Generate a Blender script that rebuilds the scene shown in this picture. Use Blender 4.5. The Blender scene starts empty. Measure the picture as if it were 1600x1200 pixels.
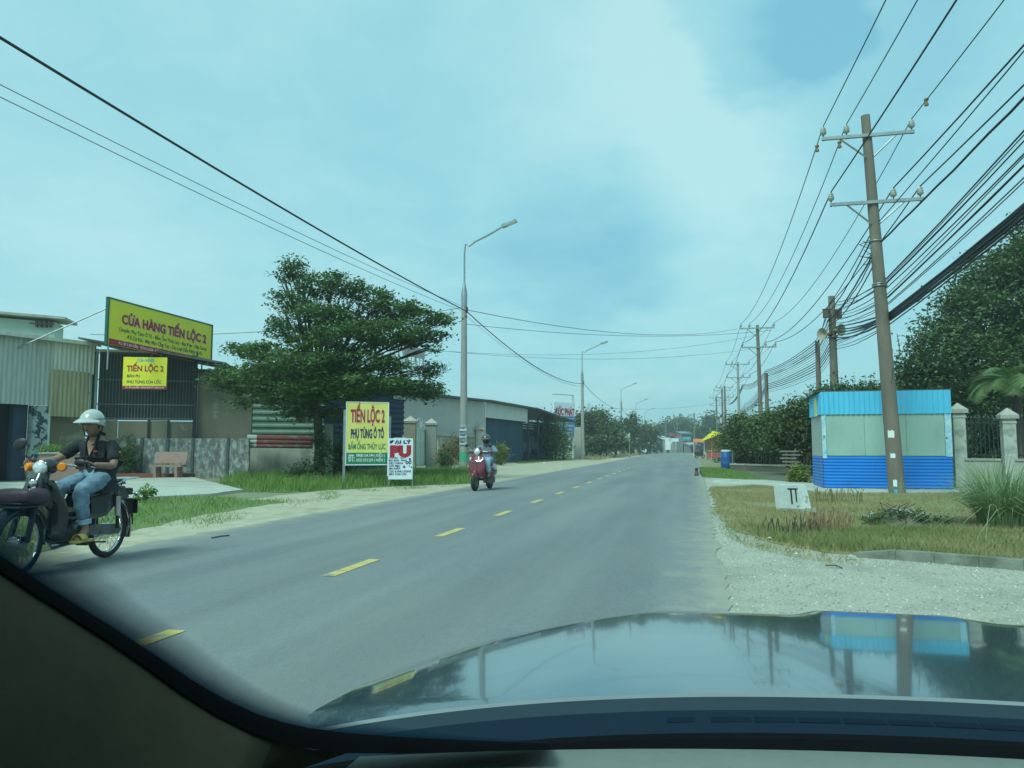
import bpy, bmesh, math, random
import numpy as np
from mathutils import Vector, Matrix
random.seed(7); RNG = np.random.default_rng(7)
PI = math.pi
scene = bpy.context.scene
COL = scene.collection

# ------------------------------------------------------------------ camera
H, F = 1.12, 1204.0
YAW, TH = math.radians(12.5), math.atan(101/1204)
Rv = Vector((math.cos(YAW), math.sin(YAW), 0)); Fh = Vector((-math.sin(YAW), math.cos(YAW), 0)); Zv = Vector((0,0,1))
Fw = Fh*math.cos(TH)+Zv*math.sin(TH); Up = -Fh*math.sin(TH)+Zv*math.cos(TH)
CAM = Vector((0,0,H))
cd = bpy.data.cameras.new('camera'); cam = bpy.data.objects.new('camera', cd); COL.objects.link(cam)
cd.sensor_width = 36; cd.lens = 36*F/1600; cd.clip_start = .02; cd.clip_end = 6000
cam.matrix_world = Matrix.Translation(CAM) @ Matrix((Rv, Up, -Fw)).transposed().to_4x4()
scene.camera = cam
cd.dof.use_dof = False

def ray(px, py): return Rv*(px-800)+Up*(600-py)+Fw*F
def W(px, py, D):
    d = ray(px, py); return CAM + d*(D/d.dot(Fh))
def G(px, py, z=0.0):
    d = ray(px, py); return CAM + d*((z-H)/d.z)
def DY(py): return H*1204/(py-701)

# ------------------------------------------------------------------ world, sun, exposure
SUN_EL, SUN_AZ = math.radians(50), math.radians(200)
w = bpy.data.worlds.new('World'); scene.world = w; w.use_nodes = True
nt = w.node_tree; N = nt.nodes; L = nt.links; N.clear()
def nd(t, **k):
    n = N.new(t)
    for a, b in k.items(): setattr(n, a, b)
    return n
out = nd('ShaderNodeOutputWorld')
sky = nd('ShaderNodeTexSky', sky_type='NISHITA', sun_disc=False)
sky.sun_elevation = SUN_EL; sky.sun_rotation = SUN_AZ; sky.dust_density = 3; sky.air_density = 1.2
tint = nd('ShaderNodeMix', data_type='RGBA', blend_type='MULTIPLY'); tint.inputs[0].default_value = 1
tint.inputs[7].default_value = (.75, 1.0, .9, 1)
L.new(sky.outputs[0], tint.inputs[6])
bg1 = nd('ShaderNodeBackground'); bg1.inputs[1].default_value = .12; L.new(tint.outputs[2], bg1.inputs[0])
tc = nd('ShaderNodeTexCoord'); sep = nd('ShaderNodeSeparateXYZ'); L.new(tc.outputs['Generated'], sep.inputs[0])
def mth(op, a, b=None, c=None):
    n = nd('ShaderNodeMath', operation=op)
    for i, x in enumerate((a, b, c)):
        if x is None: continue
        if isinstance(x, (int, float)): n.inputs[i].default_value = x
        else: L.new(x, n.inputs[i])
    return n.outputs[0]
zz = mth('ADD', mth('ABSOLUTE', sep.outputs[2]), .22)
cx_ = nd('ShaderNodeCombineXYZ'); L.new(mth('DIVIDE', sep.outputs[0], zz), cx_.inputs[0]); L.new(mth('DIVIDE', sep.outputs[1], zz), cx_.inputs[1])
n1 = nd('ShaderNodeTexNoise'); n1.inputs['Scale'].default_value = 1.15; n1.inputs['Detail'].default_value = 7; n1.inputs['Roughness'].default_value = .5; n1.inputs['Distortion'].default_value = .35
L.new(cx_.outputs[0], n1.inputs[0])
n2 = nd('ShaderNodeTexNoise'); n2.inputs['Scale'].default_value = 3.6; n2.inputs['Detail'].default_value = 8; n2.inputs['Roughness'].default_value = .55
L.new(cx_.outputs[0], n2.inputs[0])
def blob(px, py, r, soft, amt):
    d = ray(px, py).normalized()
    nm = nd('ShaderNodeVectorMath', operation='DISTANCE'); L.new(tc.outputs['Generated'], nm.inputs[0]); nm.inputs[1].default_value = d
    a = mth('ADD', nm.outputs['Value'], mth('MULTIPLY', mth('SUBTRACT', n2.outputs[0], .5), .16))
    m = nd('ShaderNodeMapRange', interpolation_type='SMOOTHSTEP'); L.new(a, m.inputs[0])
    m.inputs[1].default_value = r-soft; m.inputs[2].default_value = r+soft; m.inputs[3].default_value = amt; m.inputs[4].default_value = 0
    return m.outputs[0]
base = nd('ShaderNodeMapRange', interpolation_type='SMOOTHSTEP'); L.new(n1.outputs[0], base.inputs[0])
base.inputs[1].default_value = .30; base.inputs[2].default_value = .68; base.inputs[3].default_value = .42; base.inputs[4].default_value = .74
cl = base.outputs[0]
for b in ((900,385,.10,.06,-.36),(1010,350,.07,.05,-.2),(1200,15,.10,.025,-.5),(1275,40,.06,.02,-.25),(1330,60,.12,.05,-.3),(1130,120,.14,.1,.30),(980,60,.18,.12,.18),(1120,330,.09,.05,.25),(250,300,.2,.15,.12),(150,420,.12,.09,.16),(600,520,.2,.15,-.05)):
    cl = mth('ADD', cl, blob(*b))
cl = mth('ADD', cl, mth('MULTIPLY', mth('SUBTRACT', n2.outputs[0], .5), .16))
n4 = nd('ShaderNodeTexNoise'); n4.inputs['Scale'].default_value = 8; n4.inputs['Detail'].default_value = 10; n4.inputs['Roughness'].default_value = .62; n4.inputs['Distortion'].default_value = .6
L.new(cx_.outputs[0], n4.inputs[0])
cl = mth('ADD', cl, mth('MULTIPLY', mth('SUBTRACT', n4.outputs[0], .5), .34))
cr = nd('ShaderNodeValToRGB'); L.new(cl, cr.inputs[0])
e = cr.color_ramp.elements
e[0].position = 0; e[0].color = (.205,.53,.67,1)
e[1].position = 1; e[1].color = (.47,.79,.82,1)
m_ = e.new(.5); m_.color = (.305,.66,.735,1)
bg2 = nd('ShaderNodeBackground'); bg2.inputs[1].default_value = 1.08; L.new(cr.outputs[0], bg2.inputs[0])
mix = nd('ShaderNodeMixShader'); mix.inputs[0].default_value = .82
L.new(bg1.outputs[0], mix.inputs[1]); L.new(bg2.outputs[0], mix.inputs[2]); L.new(mix.outputs[0], out.inputs[0])

sd = bpy.data.lights.new('sun', 'SUN'); sun = bpy.data.objects.new('sun', sd); COL.objects.link(sun)
sd.energy = 2.7; sd.angle = math.radians(22); sd.color = (.70, 1.0, .93)
sdir = Vector((math.sin(SUN_AZ)*math.cos(SUN_EL), math.cos(SUN_AZ)*math.cos(SUN_EL), math.sin(SUN_EL)))
sun.rotation_euler = sdir.to_track_quat('Z', 'Y').to_euler()
vs = scene.view_settings
vs.view_transform = 'Standard'; vs.look = 'None'; vs.exposure = .10; vs.gamma = 1
scene.cycles.max_bounces = 6; scene.cycles.transparent_max_bounces = 12; scene.cycles.caustics_reflective = False; scene.cycles.caustics_refractive = False

# ------------------------------------------------------------------ materials
def s2l(c):
    return tuple(((x/255)/12.92 if x/255 <= .04045 else ((x/255+.055)/1.055)**2.4) for x in c)
MATS = {}
def pm(name, c1, c2=None, scale=4, rough=.75, metal=0, bump=0, bscale=40, stretch=(1,1,1), c3=None, s3=1.2, t3=(.55,.7), island=False, trans=0, coat=0, spec=None, detail=6):
    if name in MATS: return MATS[name]
    m = bpy.data.materials.new(name); m.use_nodes = True; t = m.node_tree; n = t.nodes; l = t.links
    b = n['Principled BSDF']; b.inputs['Roughness'].default_value = rough; b.inputs['Metallic'].default_value = metal
    if coat: b.inputs['Coat Weight'].default_value = coat; b.inputs['Coat Roughness'].default_value = .04
    if spec is not None: b.inputs['Specular IOR Level'].default_value = spec
    tcn = n.new('ShaderNodeTexCoord'); mp = n.new('ShaderNodeMapping'); mp.inputs['Scale'].default_value = stretch
    l.new(tcn.outputs['Object'], mp.inputs[0])
    if c2 is None: c2 = tuple(x*.82 for x in c1)
    nz = n.new('ShaderNodeTexNoise'); nz.inputs['Scale'].default_value = scale; nz.inputs['Detail'].default_value = detail; nz.inputs['Roughness'].default_value = .6
    l.new(mp.outputs[0], nz.inputs[0])
    rg = n.new('ShaderNodeMapRange'); rg.inputs[1].default_value = .32; rg.inputs[2].default_value = .68; l.new(nz.outputs[0], rg.inputs[0])
    fac = rg.outputs[0]
    if island:
        ge = n.new('ShaderNodeNewGeometry'); a = n.new('ShaderNodeMath'); a.operation = 'MULTIPLY_ADD'
        l.new(ge.outputs['Random Per Island'], a.inputs[0]); a.inputs[1].default_value = .6
        s = n.new('ShaderNodeMath'); s.operation = 'MULTIPLY'; l.new(fac, s.inputs[0]); s.inputs[1].default_value = .4
        l.new(s.outputs[0], a.inputs[2]); fac = a.outputs[0]
    mx = n.new('ShaderNodeMix'); mx.data_type = 'RGBA'; mx.inputs[6].default_value = (*c1, 1); mx.inputs[7].default_value = (*c2, 1)
    l.new(fac, mx.inputs[0]); col = mx.outputs[2]
    if c3 is not None:
        n3 = n.new('ShaderNodeTexNoise'); n3.inputs['Scale'].default_value = s3; n3.inputs['Detail'].default_value = 9; n3.inputs['Roughness'].default_value = .65
        l.new(mp.outputs[0], n3.inputs[0])
        r3 = n.new('ShaderNodeMapRange'); r3.inputs[1].default_value = t3[0]; r3.inputs[2].default_value = t3[1]; l.new(n3.outputs[0], r3.inputs[0])
        m3 = n.new('ShaderNodeMix'); m3.data_type = 'RGBA'; l.new(r3.outputs[0], m3.inputs[0]); l.new(col, m3.inputs[6]); m3.inputs[7].default_value = (*c3, 1)
        col = m3.outputs[2]
    l.new(col, b.inputs['Base Color'])
    if bump:
        nb = n.new('ShaderNodeTexNoise'); nb.inputs['Scale'].default_value = bscale; nb.inputs['Detail'].default_value = 5; l.new(tcn.outputs['Object'], nb.inputs[0])
        bp = n.new('ShaderNodeBump'); bp.inputs['Strength'].default_value = bump; bp.inputs['Distance'].default_value = .02
        l.new(nb.outputs[0], bp.inputs['Height']); l.new(bp.outputs[0], b.inputs['Normal'])
    if trans:
        tr = n.new('ShaderNodeBsdfTranslucent'); l.new(col, tr.inputs[0]); ms = n.new('ShaderNodeMixShader'); ms.inputs[0].default_value = trans
        l.new(b.outputs[0], ms.inputs[1]); l.new(tr.outputs[0], ms.inputs[2]); l.new(ms.outputs[0], n['Material Output'].inputs[0])
    MATS[name] = m; return m

M = dict(
 asphalt=pm('asphalt', (.225,.232,.235), (.175,.184,.19), 55, .88, bump=.4, bscale=110, stretch=(1,.3,1), c3=(.255,.25,.235), s3=.55, t3=(.42,.80), detail=4),
 ground=pm('soil', (.26,.24,.16), (.15,.19,.08), .5, .95, bump=.3, bscale=12),
 gravel=pm('gravel', (.56,.53,.43), (.33,.31,.26), 48, .95, bump=1.0, bscale=70, c3=(.23,.22,.17), s3=1.1, t3=(.47,.8), detail=12),
 dust=pm('dust', (.50,.44,.32), (.38,.33,.23), 4, .95, bump=.5, bscale=30, c3=(.30,.26,.17), s3=1.3, t3=(.50,.7), detail=12),
 slab=pm('slab', (.52,.51,.43), (.40,.40,.34), 1.6, .85, bump=.15, c3=(.32,.31,.26), s3=.7, t3=(.5,.7)),
 drysoil=pm('dry_soil', (.27,.23,.13), (.19,.19,.09), 1.4, .95, bump=.4, bscale=20),
 greensoil=pm('green_soil', (.13,.20,.05), (.17,.20,.08), 2, .95, bump=.4, bscale=20),
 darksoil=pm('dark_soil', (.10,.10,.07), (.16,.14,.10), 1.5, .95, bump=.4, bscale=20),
 yellowpaint=pm('road_paint', (.66,.48,.13), (.50,.38,.14), 14, .8, c3=(.27,.26,.22), s3=7, t3=(.52,.66)),
 concrete=pm('concrete', (.42,.40,.35), (.33,.32,.28), 3, .85, bump=.2, c3=(.25,.24,.2), s3=1.3),
 poleconc=pm('pole_concrete', (.21,.17,.13), (.15,.125,.10), 3, .85, bump=.25, stretch=(1,1,.25), c3=(.28,.24,.19), s3=2),
 lampconc=pm('lamp_concrete', (.36,.35,.32), (.29,.29,.27), 3, .8, bump=.1, stretch=(1,1,.3)),
 greysteel=pm('galvanised_steel', (.38,.40,.40), (.28,.30,.30), 6, .45, .7),
 darksteel=pm('dark_steel', (.045,.05,.055), (.03,.03,.035), 6, .5, .4),
 rust=pm('rusty_steel', (.13,.09,.06), (.09,.07,.05), 8, .8),
 porcelain=pm('porcelain', (.55,.53,.48), (.42,.41,.38), 10, .25),
 brownpor=pm('brown_porcelain', (.30,.19,.08), (.2,.13,.06), 10, .3),
 cable=pm('cable', (.02,.022,.025), (.014,.016,.02), 8, .6),
 zinc=pm('zinc_sheet', (.52,.54,.52), (.40,.43,.42), 2.2, .55, .15, stretch=(3,1,.35), c3=(.30,.31,.28), s3=1.4, t3=(.55,.75)),
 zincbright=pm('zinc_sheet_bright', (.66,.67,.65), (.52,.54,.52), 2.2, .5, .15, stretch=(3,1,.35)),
 tansheet=pm('tan_sheet', (.50,.43,.27), (.38,.34,.23), 2.5, .7, stretch=(4,1,.3), c3=(.27,.22,.13), s3=1.8, t3=(.5,.7)),
 brownwall=pm('brown_render', (.26,.225,.16), (.20,.18,.13), 1.8, .9, bump=.1, c3=(.40,.37,.28), s3=.9, t3=(.56,.64)),
 mottled=pm('mottled_wall', (.17,.18,.17), (.09,.10,.105), 3.5, .9, bump=.2, stretch=(1,1,.5), c3=(.38,.40,.37), s3=5.5, t3=(.46,.62), detail=12),
 palewall=pm('pale_render', (.46,.45,.38), (.36,.35,.30), 1.5, .9, bump=.1, stretch=(1,1,.4), c3=(.22,.22,.18), s3=1.5, t3=(.52,.72)),
 whitewall=pm('white_render', (.62,.64,.60), (.52,.54,.50), 1, .85),
 greywall=pm('grey_white_sheet', (.46,.47,.45), (.42,.43,.41), .8, .7),
 mintwall=pm('mint_render', (.55,.66,.60), (.47,.58,.53), 1, .85),
 greensheet=pm('green_sheet', (.17,.25,.19), (.12,.19,.145), 1.6, .5, .1, c3=(.12,.18,.12), s3=1.0, t3=(.5,.75)),
 redawn=pm('red_canvas', (.20,.05,.045), (.13,.045,.04), 3, .8, c3=(.22,.19,.16), s3=3, t3=(.5,.7)),
 whiteawn=pm('white_canvas', (.42,.42,.39), (.32,.32,.3), 3, .8),
 navy=pm('navy_panel', (.025,.05,.10), (.02,.04,.08), 2, .7),
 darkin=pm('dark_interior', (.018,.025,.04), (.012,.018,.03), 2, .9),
 bars=pm('barred_panel', (.065,.075,.07), (.04,.05,.05), 2, .7),
 roofdark=pm('dark_roof', (.10,.11,.11), (.07,.08,.08), 2, .7, .2),
 brick=pm('red_brick', (.26,.09,.06), (.2,.08,.05), 6, .9),
 pinkstone=pm('pink_stone', (.34,.20,.17), (.25,.16,.13), 8, .7),
 yellowsign=pm('yellow_sign', (.88,.76,.03), (.80,.70,.04), 1.5, .45),
 paleyellow=pm('pale_yellow_sign', (.80,.72,.22), (.72,.62,.14), 1.5, .45),
 red=pm('red_paint', (.42,.015,.03), (.36,.015,.03), 5, .5),
 green=pm('green_paint', (.012,.22,.10), (.012,.18,.09), 4, .5),
 dkgreen=pm('dark_green_paint', (.01,.10,.06), (.01,.085,.05), 4, .5),
 navytxt=pm('navy_paint', (.012,.025,.13), (.01,.02,.10), 5, .5),
 white=pm('white_paint', (.80,.80,.78), (.72,.72,.70), 5, .5),
 bluewhite=pm('sign_white', (.74,.80,.86), (.68,.74,.80), 3, .5),
 cyan=pm('cyan_paint', (.03,.42,.55), (.03,.36,.5), 3, .5),
 signblue=pm('sign_blue', (.03,.22,.42), (.03,.18,.36), 3, .5),
 hedge=pm('hedge_leaf', (.03,.07,.025), (.08,.13,.05), .8, .7, island=True, trans=.2),
 kiosklight=pm('light_blue_sheet', (.10,.52,.76), (.08,.44,.68), 2, .45, stretch=(2,2,.3), c3=(.22,.50,.72), s3=2, t3=(.58,.8)),
 kioskgrey=pm('grey_green_shutter', (.33,.47,.40), (.28,.41,.35), 1.2, .6, stretch=(1,1,.35), bump=.25, bscale=5, c3=(.24,.30,.26), s3=2.2, t3=(.5,.8)),
 kioskblue=pm('blue_slats', (.004,.20,.66), (.004,.17,.57), 1.5, .45, c3=(.02,.13,.34), s3=2.5, t3=(.56,.8)),
 bark=pm('bark', (.10,.085,.06), (.06,.05,.04), 5, .95, bump=.5, bscale=25, stretch=(1,1,.3)),
 leaf=pm('leaf', (.050,.10,.027), (.15,.24,.065), .7, .55, island=True, trans=.30),
 leafd=pm('leaf_dark', (.042,.085,.028), (.125,.18,.062), .5, .6, island=True, trans=.25),
 leafy=pm('leaf_yellow', (.12,.17,.025), (.27,.31,.06), 2, .6, island=True, trans=.3),
 leafo=pm('leaf_olive', (.045,.085,.02), (.15,.17,.05), .4, .6, island=True, trans=.25),
 leafb=pm('leaf_brown', (.16,.13,.05), (.28,.21,.09), 2, .8, island=True, trans=.2),
 palm=pm('palm_leaf', (.07,.14,.04), (.20,.27,.10), 1, .5, island=True, trans=.3),
 grassg=pm('grass_green', (.10,.20,.035), (.30,.42,.11), 1.2, .7, island=True, trans=.3),
 grassr=pm('grass_rough', (.14,.21,.05), (.38,.42,.15), 1.1, .8, island=True, trans=.3),
 grassd=pm('grass_dry', (.27,.25,.10), (.60,.50,.26), .55, .8, island=True, trans=.3),
 grassp=pm('vetiver_grass', (.14,.24,.09), (.40,.48,.26), 2, .7, island=True, trans=.3),
 weed=pm('dry_weed', (.24,.15,.08), (.36,.26,.14), 4, .9, island=True),
 skin=pm('skin', (.33,.18,.115), (.26,.135,.09), 12, .55),
 denim=pm('denim', (.10,.17,.25), (.22,.31,.38), 9, .85, bump=.35, bscale=30, stretch=(1,1,2)),
 denimp=pm('pale_denim', (.22,.35,.45), (.32,.45,.55), 9, .85, bump=.35, bscale=30),
 blackcloth=pm('black_cloth', (.018,.02,.025), (.012,.014,.018), 9, .85, bump=.35, bscale=16),
 housegrey=pm('grey_house_wall', (.26,.27,.26), (.16,.17,.17), .6, .8),  # darker mottled grey wall colour for the far houses
 greycloth=pm('grey_blue_cloth', (.24,.27,.31), (.15,.18,.22), 7, .85, bump=.4, bscale=20, c3=(.07,.08,.10), s3=6, t3=(.56,.62)),
 helmet=pm('silver_helmet', (.50,.52,.47), (.42,.44,.40), 6, .22, coat=.6),
 helmetd=pm('dark_helmet', (.09,.08,.08), (.06,.06,.06), 6, .25, coat=.5),
 black=pm('black_plastic', (.018,.018,.02), (.012,.012,.014), 6, .45),
 rubber=pm('rubber', (.025,.025,.025), (.018,.018,.018), 6, .8),
 bikepaint=pm('black_bike_paint', (.02,.022,.025), (.015,.017,.02), 6, .18, coat=.7),
 enginem=pm('engine_alloy', (.18,.18,.18), (.09,.09,.09), 14, .5, .6),
 chrome=pm('chrome', (.65,.65,.65), (.5,.5,.5), 8, .12, 1),
 orange=pm('orange_lens', (.85,.25,.01), (.8,.2,.01), 8, .25),
 lens=pm('headlight_glass', (.78,.80,.80), (.55,.58,.6), 30, .12, .3, coat=.8),
 redlens=pm('red_lens', (.4,.02,.02), (.3,.02,.02), 8, .25),
 purple=pm('purple_bag', (.06,.022,.042), (.035,.016,.028), 7, .55),
 sandal=pm('yellow_sandal', (.55,.42,.10), (.42,.32,.10), 8, .7),
 maroon=pm('maroon_paint', (.19,.02,.04), (.15,.018,.03), 5, .22, coat=.7),
 carpaint=pm('navy_car_paint', (.045,.075,.10), (.04,.068,.09), 5, .12, 0, coat=.72),
 cowl=pm('cowl_plastic', (.004,.015,.032), (.0035,.013,.028), 20, .7, spec=.12),
 cowlg=pm('cowl_grey', (.018,.034,.048), (.015,.028,.04), 20, .6, spec=.3),
 trim=pm('pillar_trim', (.055,.050,.034), (.047,.043,.03), 40, .95, bump=.05, bscale=300, spec=.1),
 dash=pm('dash_trim', (.20,.21,.18), (.18,.19,.165), 60, .8, bump=.1, bscale=300),
 frit=pm('black_frit', (.004,.004,.005), (.003,.003,.004), 6, .9, spec=.05),
 umb=pm('yellow_umbrella', (.85,.75,.02), (.8,.68,.02), 5, .6, trans=.3),
 barrel=pm('blue_barrel', (.02,.11,.34), (.018,.09,.28), 4, .45),
 teal=pm('teal_cloth', (.02,.22,.24), (.02,.18,.2), 4, .8),
 fruit=pm('orange_goods', (.42,.15,.05), (.48,.30,.12), 7, .7),
 plaster=pm('grey_sticker', (.5,.52,.5), (.3,.33,.35), 30, .7, c3=(.08,.1,.2), s3=25),
 greenstk=pm('green_sticker', (.06,.40,.22), (.05,.33,.2), 25, .6, c3=(.6,.6,.6), s3=40, t3=(.6,.65)),
)

def edge_dust(m):
    t=m.node_tree; n=t.nodes; l=t.links; b=n['Principled BSDF']; src=b.inputs['Base Color'].links[0].from_socket
    tcn=n.new('ShaderNodeTexCoord'); sp=n.new('ShaderNodeSeparateXYZ'); l.new(tcn.outputs['Object'],sp.inputs[0])
    def f(op,a,b_,c=None):
        k=n.new('ShaderNodeMath'); k.operation=op
        for i,x in enumerate((a,b_,c)):
            if x is None: continue
            if isinstance(x,(int,float)): k.inputs[i].default_value=x
            else: l.new(x,k.inputs[i])
        return k.outputs[0]
    nz=n.new('ShaderNodeTexNoise'); nz.inputs['Scale'].default_value=2.2; nz.inputs['Detail'].default_value=12; nz.inputs['Roughness'].default_value=.75; l.new(tcn.outputs['Object'],nz.inputs[0])
    wob=f('MULTIPLY',f('SUBTRACT',nz.outputs[0],.5),1.6)
    r=f('ADD',f('SUBTRACT',f('SUBTRACT',sp.outputs[0],.20),f('MULTIPLY',sp.outputs[1],.018)),wob)
    lf=f('ADD',f('SUBTRACT',-6.2,sp.outputs[0]),wob)
    mr=n.new('ShaderNodeMapRange'); mr.interpolation_type='SMOOTHSTEP'; l.new(f('MAXIMUM',r,lf),mr.inputs[0]); mr.inputs[1].default_value=-.55; mr.inputs[2].default_value=.25; mr.inputs[4].default_value=.9
    # two paler wheel-polished lanes and fine pale grit
    mx=n.new('ShaderNodeMix'); mx.data_type='RGBA'; l.new(mr.outputs[0],mx.inputs[0]); l.new(src,mx.inputs[6]); mx.inputs[7].default_value=(.38,.35,.27,1)
    vo=n.new('ShaderNodeTexVoronoi'); vo.inputs['Scale'].default_value=34; l.new(tcn.outputs['Object'],vo.inputs[0])
    v2=n.new('ShaderNodeMapRange'); l.new(vo.outputs['Distance'],v2.inputs[0]); v2.inputs[1].default_value=.13; v2.inputs[2].default_value=.07; v2.inputs[4].default_value=.22
    m2=n.new('ShaderNodeMix'); m2.data_type='RGBA'; l.new(v2.outputs[0],m2.inputs[0]); l.new(mx.outputs[2],m2.inputs[6]); m2.inputs[7].default_value=(.42,.41,.37,1)
    wv=n.new('ShaderNodeTexNoise'); wv.inputs['Scale'].default_value=.9; wv.inputs['Detail'].default_value=3; mp=n.new('ShaderNodeMapping'); mp.inputs['Scale'].default_value=(1.6,.06,1); l.new(tcn.outputs['Object'],mp.inputs[0]); l.new(mp.outputs[0],wv.inputs[0])
    w2=n.new('ShaderNodeMapRange'); l.new(wv.outputs[0],w2.inputs[0]); w2.inputs[1].default_value=.40; w2.inputs[2].default_value=.62; w2.inputs[4].default_value=.85
    m3=n.new('ShaderNodeMix'); m3.data_type='RGBA'; m3.blend_type='MULTIPLY'; l.new(w2.outputs[0],m3.inputs[0]); l.new(m2.outputs[2],m3.inputs[6]); m3.inputs[7].default_value=(.80,.81,.82,1)
    l.new(m3.outputs[2],b.inputs['Base Color'])
edge_dust(MATS['asphalt'])

# ------------------------------------------------------------------ mesh helpers
SPLIT = set('corner_post panel_post rail side_cover brace latch switch_box post hinge hanger stand cable_bracket door_jamb fascia_edge stored_goods slat board foot_peg sandal twigs rails support collar_flap white_rail lower_panel grip picket'.split())
class MB:
    def __init__(s): s.v = []; s.f = []; s.m = []
    def add(s, vs_, fs, m=0, T=None):
        k = len(s.v)
        s.v += [tuple(T @ Vector(p)) for p in vs_] if T is not None else [tuple(p) for p in vs_]
        s.f += [tuple(i+k for i in f) for f in fs]; s.m += [m]*len(fs); return s
    def box(s, x0,x1,y0,y1,z0,z1, m=0, T=None):
        v = [(x0,y0,z0),(x1,y0,z0),(x1,y1,z0),(x0,y1,z0),(x0,y0,z1),(x1,y0,z1),(x1,y1,z1),(x0,y1,z1)]
        return s.add(v, [(0,3,2,1),(4,5,6,7),(0,1,5,4),(1,2,6,5),(2,3,7,6),(3,0,4,7)], m, T)
    def quad(s, a,b,c,d, m=0): return s.add([a,b,c,d], [(0,1,2,3)], m)
    def prism(s, pts, z0, z1, m=0, T=None, axis='z'):
        n = len(pts)
        f3 = {'z':lambda p,h:(p[0],p[1],h), 'y':lambda p,h:(p[0],h,p[1]), 'x':lambda p,h:(h,p[0],p[1])}[axis]
        v = [f3(p,z0) for p in pts]+[f3(p,z1) for p in pts]
        f = [tuple(range(n))[::-1], tuple(range(n,2*n))]+[(i,(i+1)%n,n+(i+1)%n,n+i) for i in range(n)]
        return s.add(v, f, m, T)
    def tube(s, pts, r, n=8, m=0, caps=True, sq=1.0):
        pts = [Vector(p) for p in pts]; k = len(pts)
        rs = r if isinstance(r, (list,tuple)) else [r]*k
        v = []; prev = None
        for i, p in enumerate(pts):
            t = (pts[min(i+1,k-1)]-pts[max(i-1,0)]).normalized()
            if prev is None:
                a = t.cross(Vector((0,0,1)))
                if a.length < 1e-3: a = Vector((1,0,0))
            else: a = prev - t*prev.dot(t)
            a.normalize(); b = t.cross(a); prev = a
            for j in range(n):
                q = 2*PI*j/n; v.append(p+(a*math.cos(q)+b*math.sin(q)*sq)*rs[i])
        f = []
        for i in range(k-1):
            for j in range(n):
                j2 = (j+1)%n; f.append((i*n+j, i*n+j2, (i+1)*n+j2, (i+1)*n+j))
        if caps: f += [tuple(range(n))[::-1], tuple(range((k-1)*n, k*n))]
        return s.add(v, f, m)
    def lathe(s, prof, c=(0,0,0), axis=(0,0,1), n=16, m=0, sx=1, sy=1):
        A = Vector(axis).normalized(); T = Matrix.Translation(Vector(c)) @ A.to_track_quat('Z','Y').to_matrix().to_4x4()
        v = [(r*math.cos(2*PI*j/n)*sx, r*math.sin(2*PI*j/n)*sy, z) for r, z in prof for j in range(n)]
        k = len(prof); f = []
        for i in range(k-1):
            for j in range(n):
                j2 = (j+1)%n; f.append((i*n+j, i*n+j2, (i+1)*n+j2, (i+1)*n+j))
        f += [tuple(range(n))[::-1], tuple(range((k-1)*n, k*n))]
        return s.add(v, f, m, T)
    def sphere(s, c, r, n=16, m=0, T=None, k=10):
        rx, ry, rz = r if isinstance(r,(tuple,list)) else (r,r,r)
        v = []; 
        for i in range(k+1):
            a = PI*i/k
            for j in range(n):
                b = 2*PI*j/n; v.append((c[0]+rx*math.sin(a)*math.cos(b), c[1]+ry*math.sin(a)*math.sin(b), c[2]-rz*math.cos(a)))
        f = [(i*n+j, i*n+(j+1)%n, (i+1)*n+(j+1)%n, (i+1)*n+j) for i in range(k) for j in range(n)]
        return s.add(v, f, m, T)
    def torus(s, c, R, r, axis=(0,1,0), n=32, k=8, m=0, rz=None):
        A = Vector(axis).normalized(); T = Matrix.Translation(Vector(c)) @ A.to_track_quat('Z','Y').to_matrix().to_4x4()
        rz = rz or r
        v = [((R+r*math.cos(2*PI*j/k))*math.cos(2*PI*i/n), (R+r*math.cos(2*PI*j/k))*math.sin(2*PI*i/n), rz*math.sin(2*PI*j/k)) for i in range(n) for j in range(k)]
        f = [(i*k+j, ((i+1)%n)*k+j, ((i+1)%n)*k+(j+1)%k, i*k+(j+1)%k) for i in range(n) for j in range(k)]
        return s.add(v, f, m, T)
    def corr(s, x0,x1,z0,z1,y, pitch=.15, amp=.02, vert=True, m=0, zf=None):
        """ribbed sheet in the xz plane facing -y"""
        a0, a1 = (x0,x1) if vert else (z0,z1)
        n = max(2, int((a1-a0)/pitch*4)); v = []; prof = [0,1,1,0]
        for i in range(n+1):
            a = a0+(a1-a0)*i/n; yy = y-amp*prof[i%4]
            if vert:
                zt = z1 if zf is None else zf(a)
                v += [(a,yy,z0),(a,yy,zt)]
            else: v += [(x0,yy,a),(x1,yy,a)]
        return s.add(v, [(2*i,2*i+2,2*i+3,2*i+1) for i in range(n)], m)
    def islands(s):
        p=list(range(len(s.v)))
        def fd(a):
            while p[a]!=a: p[a]=p[p[a]]; a=p[a]
            return a
        for f in s.f:
            for i in f[1:]:
                a,b=fd(f[0]),fd(i)
                if a!=b: p[b]=a
        g={}
        for k,f in enumerate(s.f): g.setdefault(fd(f[0]),[]).append(k)
        return list(g.values())
    def build(s, name, mats, parent=None, smooth=False, ang=40, **kw):
        if name in SPLIT and parent is not None:
            isl=s.islands()
            if 1<len(isl)<=100:
                r=None
                for ks in isl:
                    q=MB(); mp={}
                    for k in ks:
                        for i in s.f[k]:
                            if i not in mp: mp[i]=len(q.v); q.v.append(s.v[i])
                        q.f.append(tuple(mp[i] for i in s.f[k])); q.m.append(s.m[k])
                    o=q.build1(name,mats,parent,smooth,ang,**kw); r=r or o
                return r
        return s.build1(name,mats,parent,smooth,ang,**kw)
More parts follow.
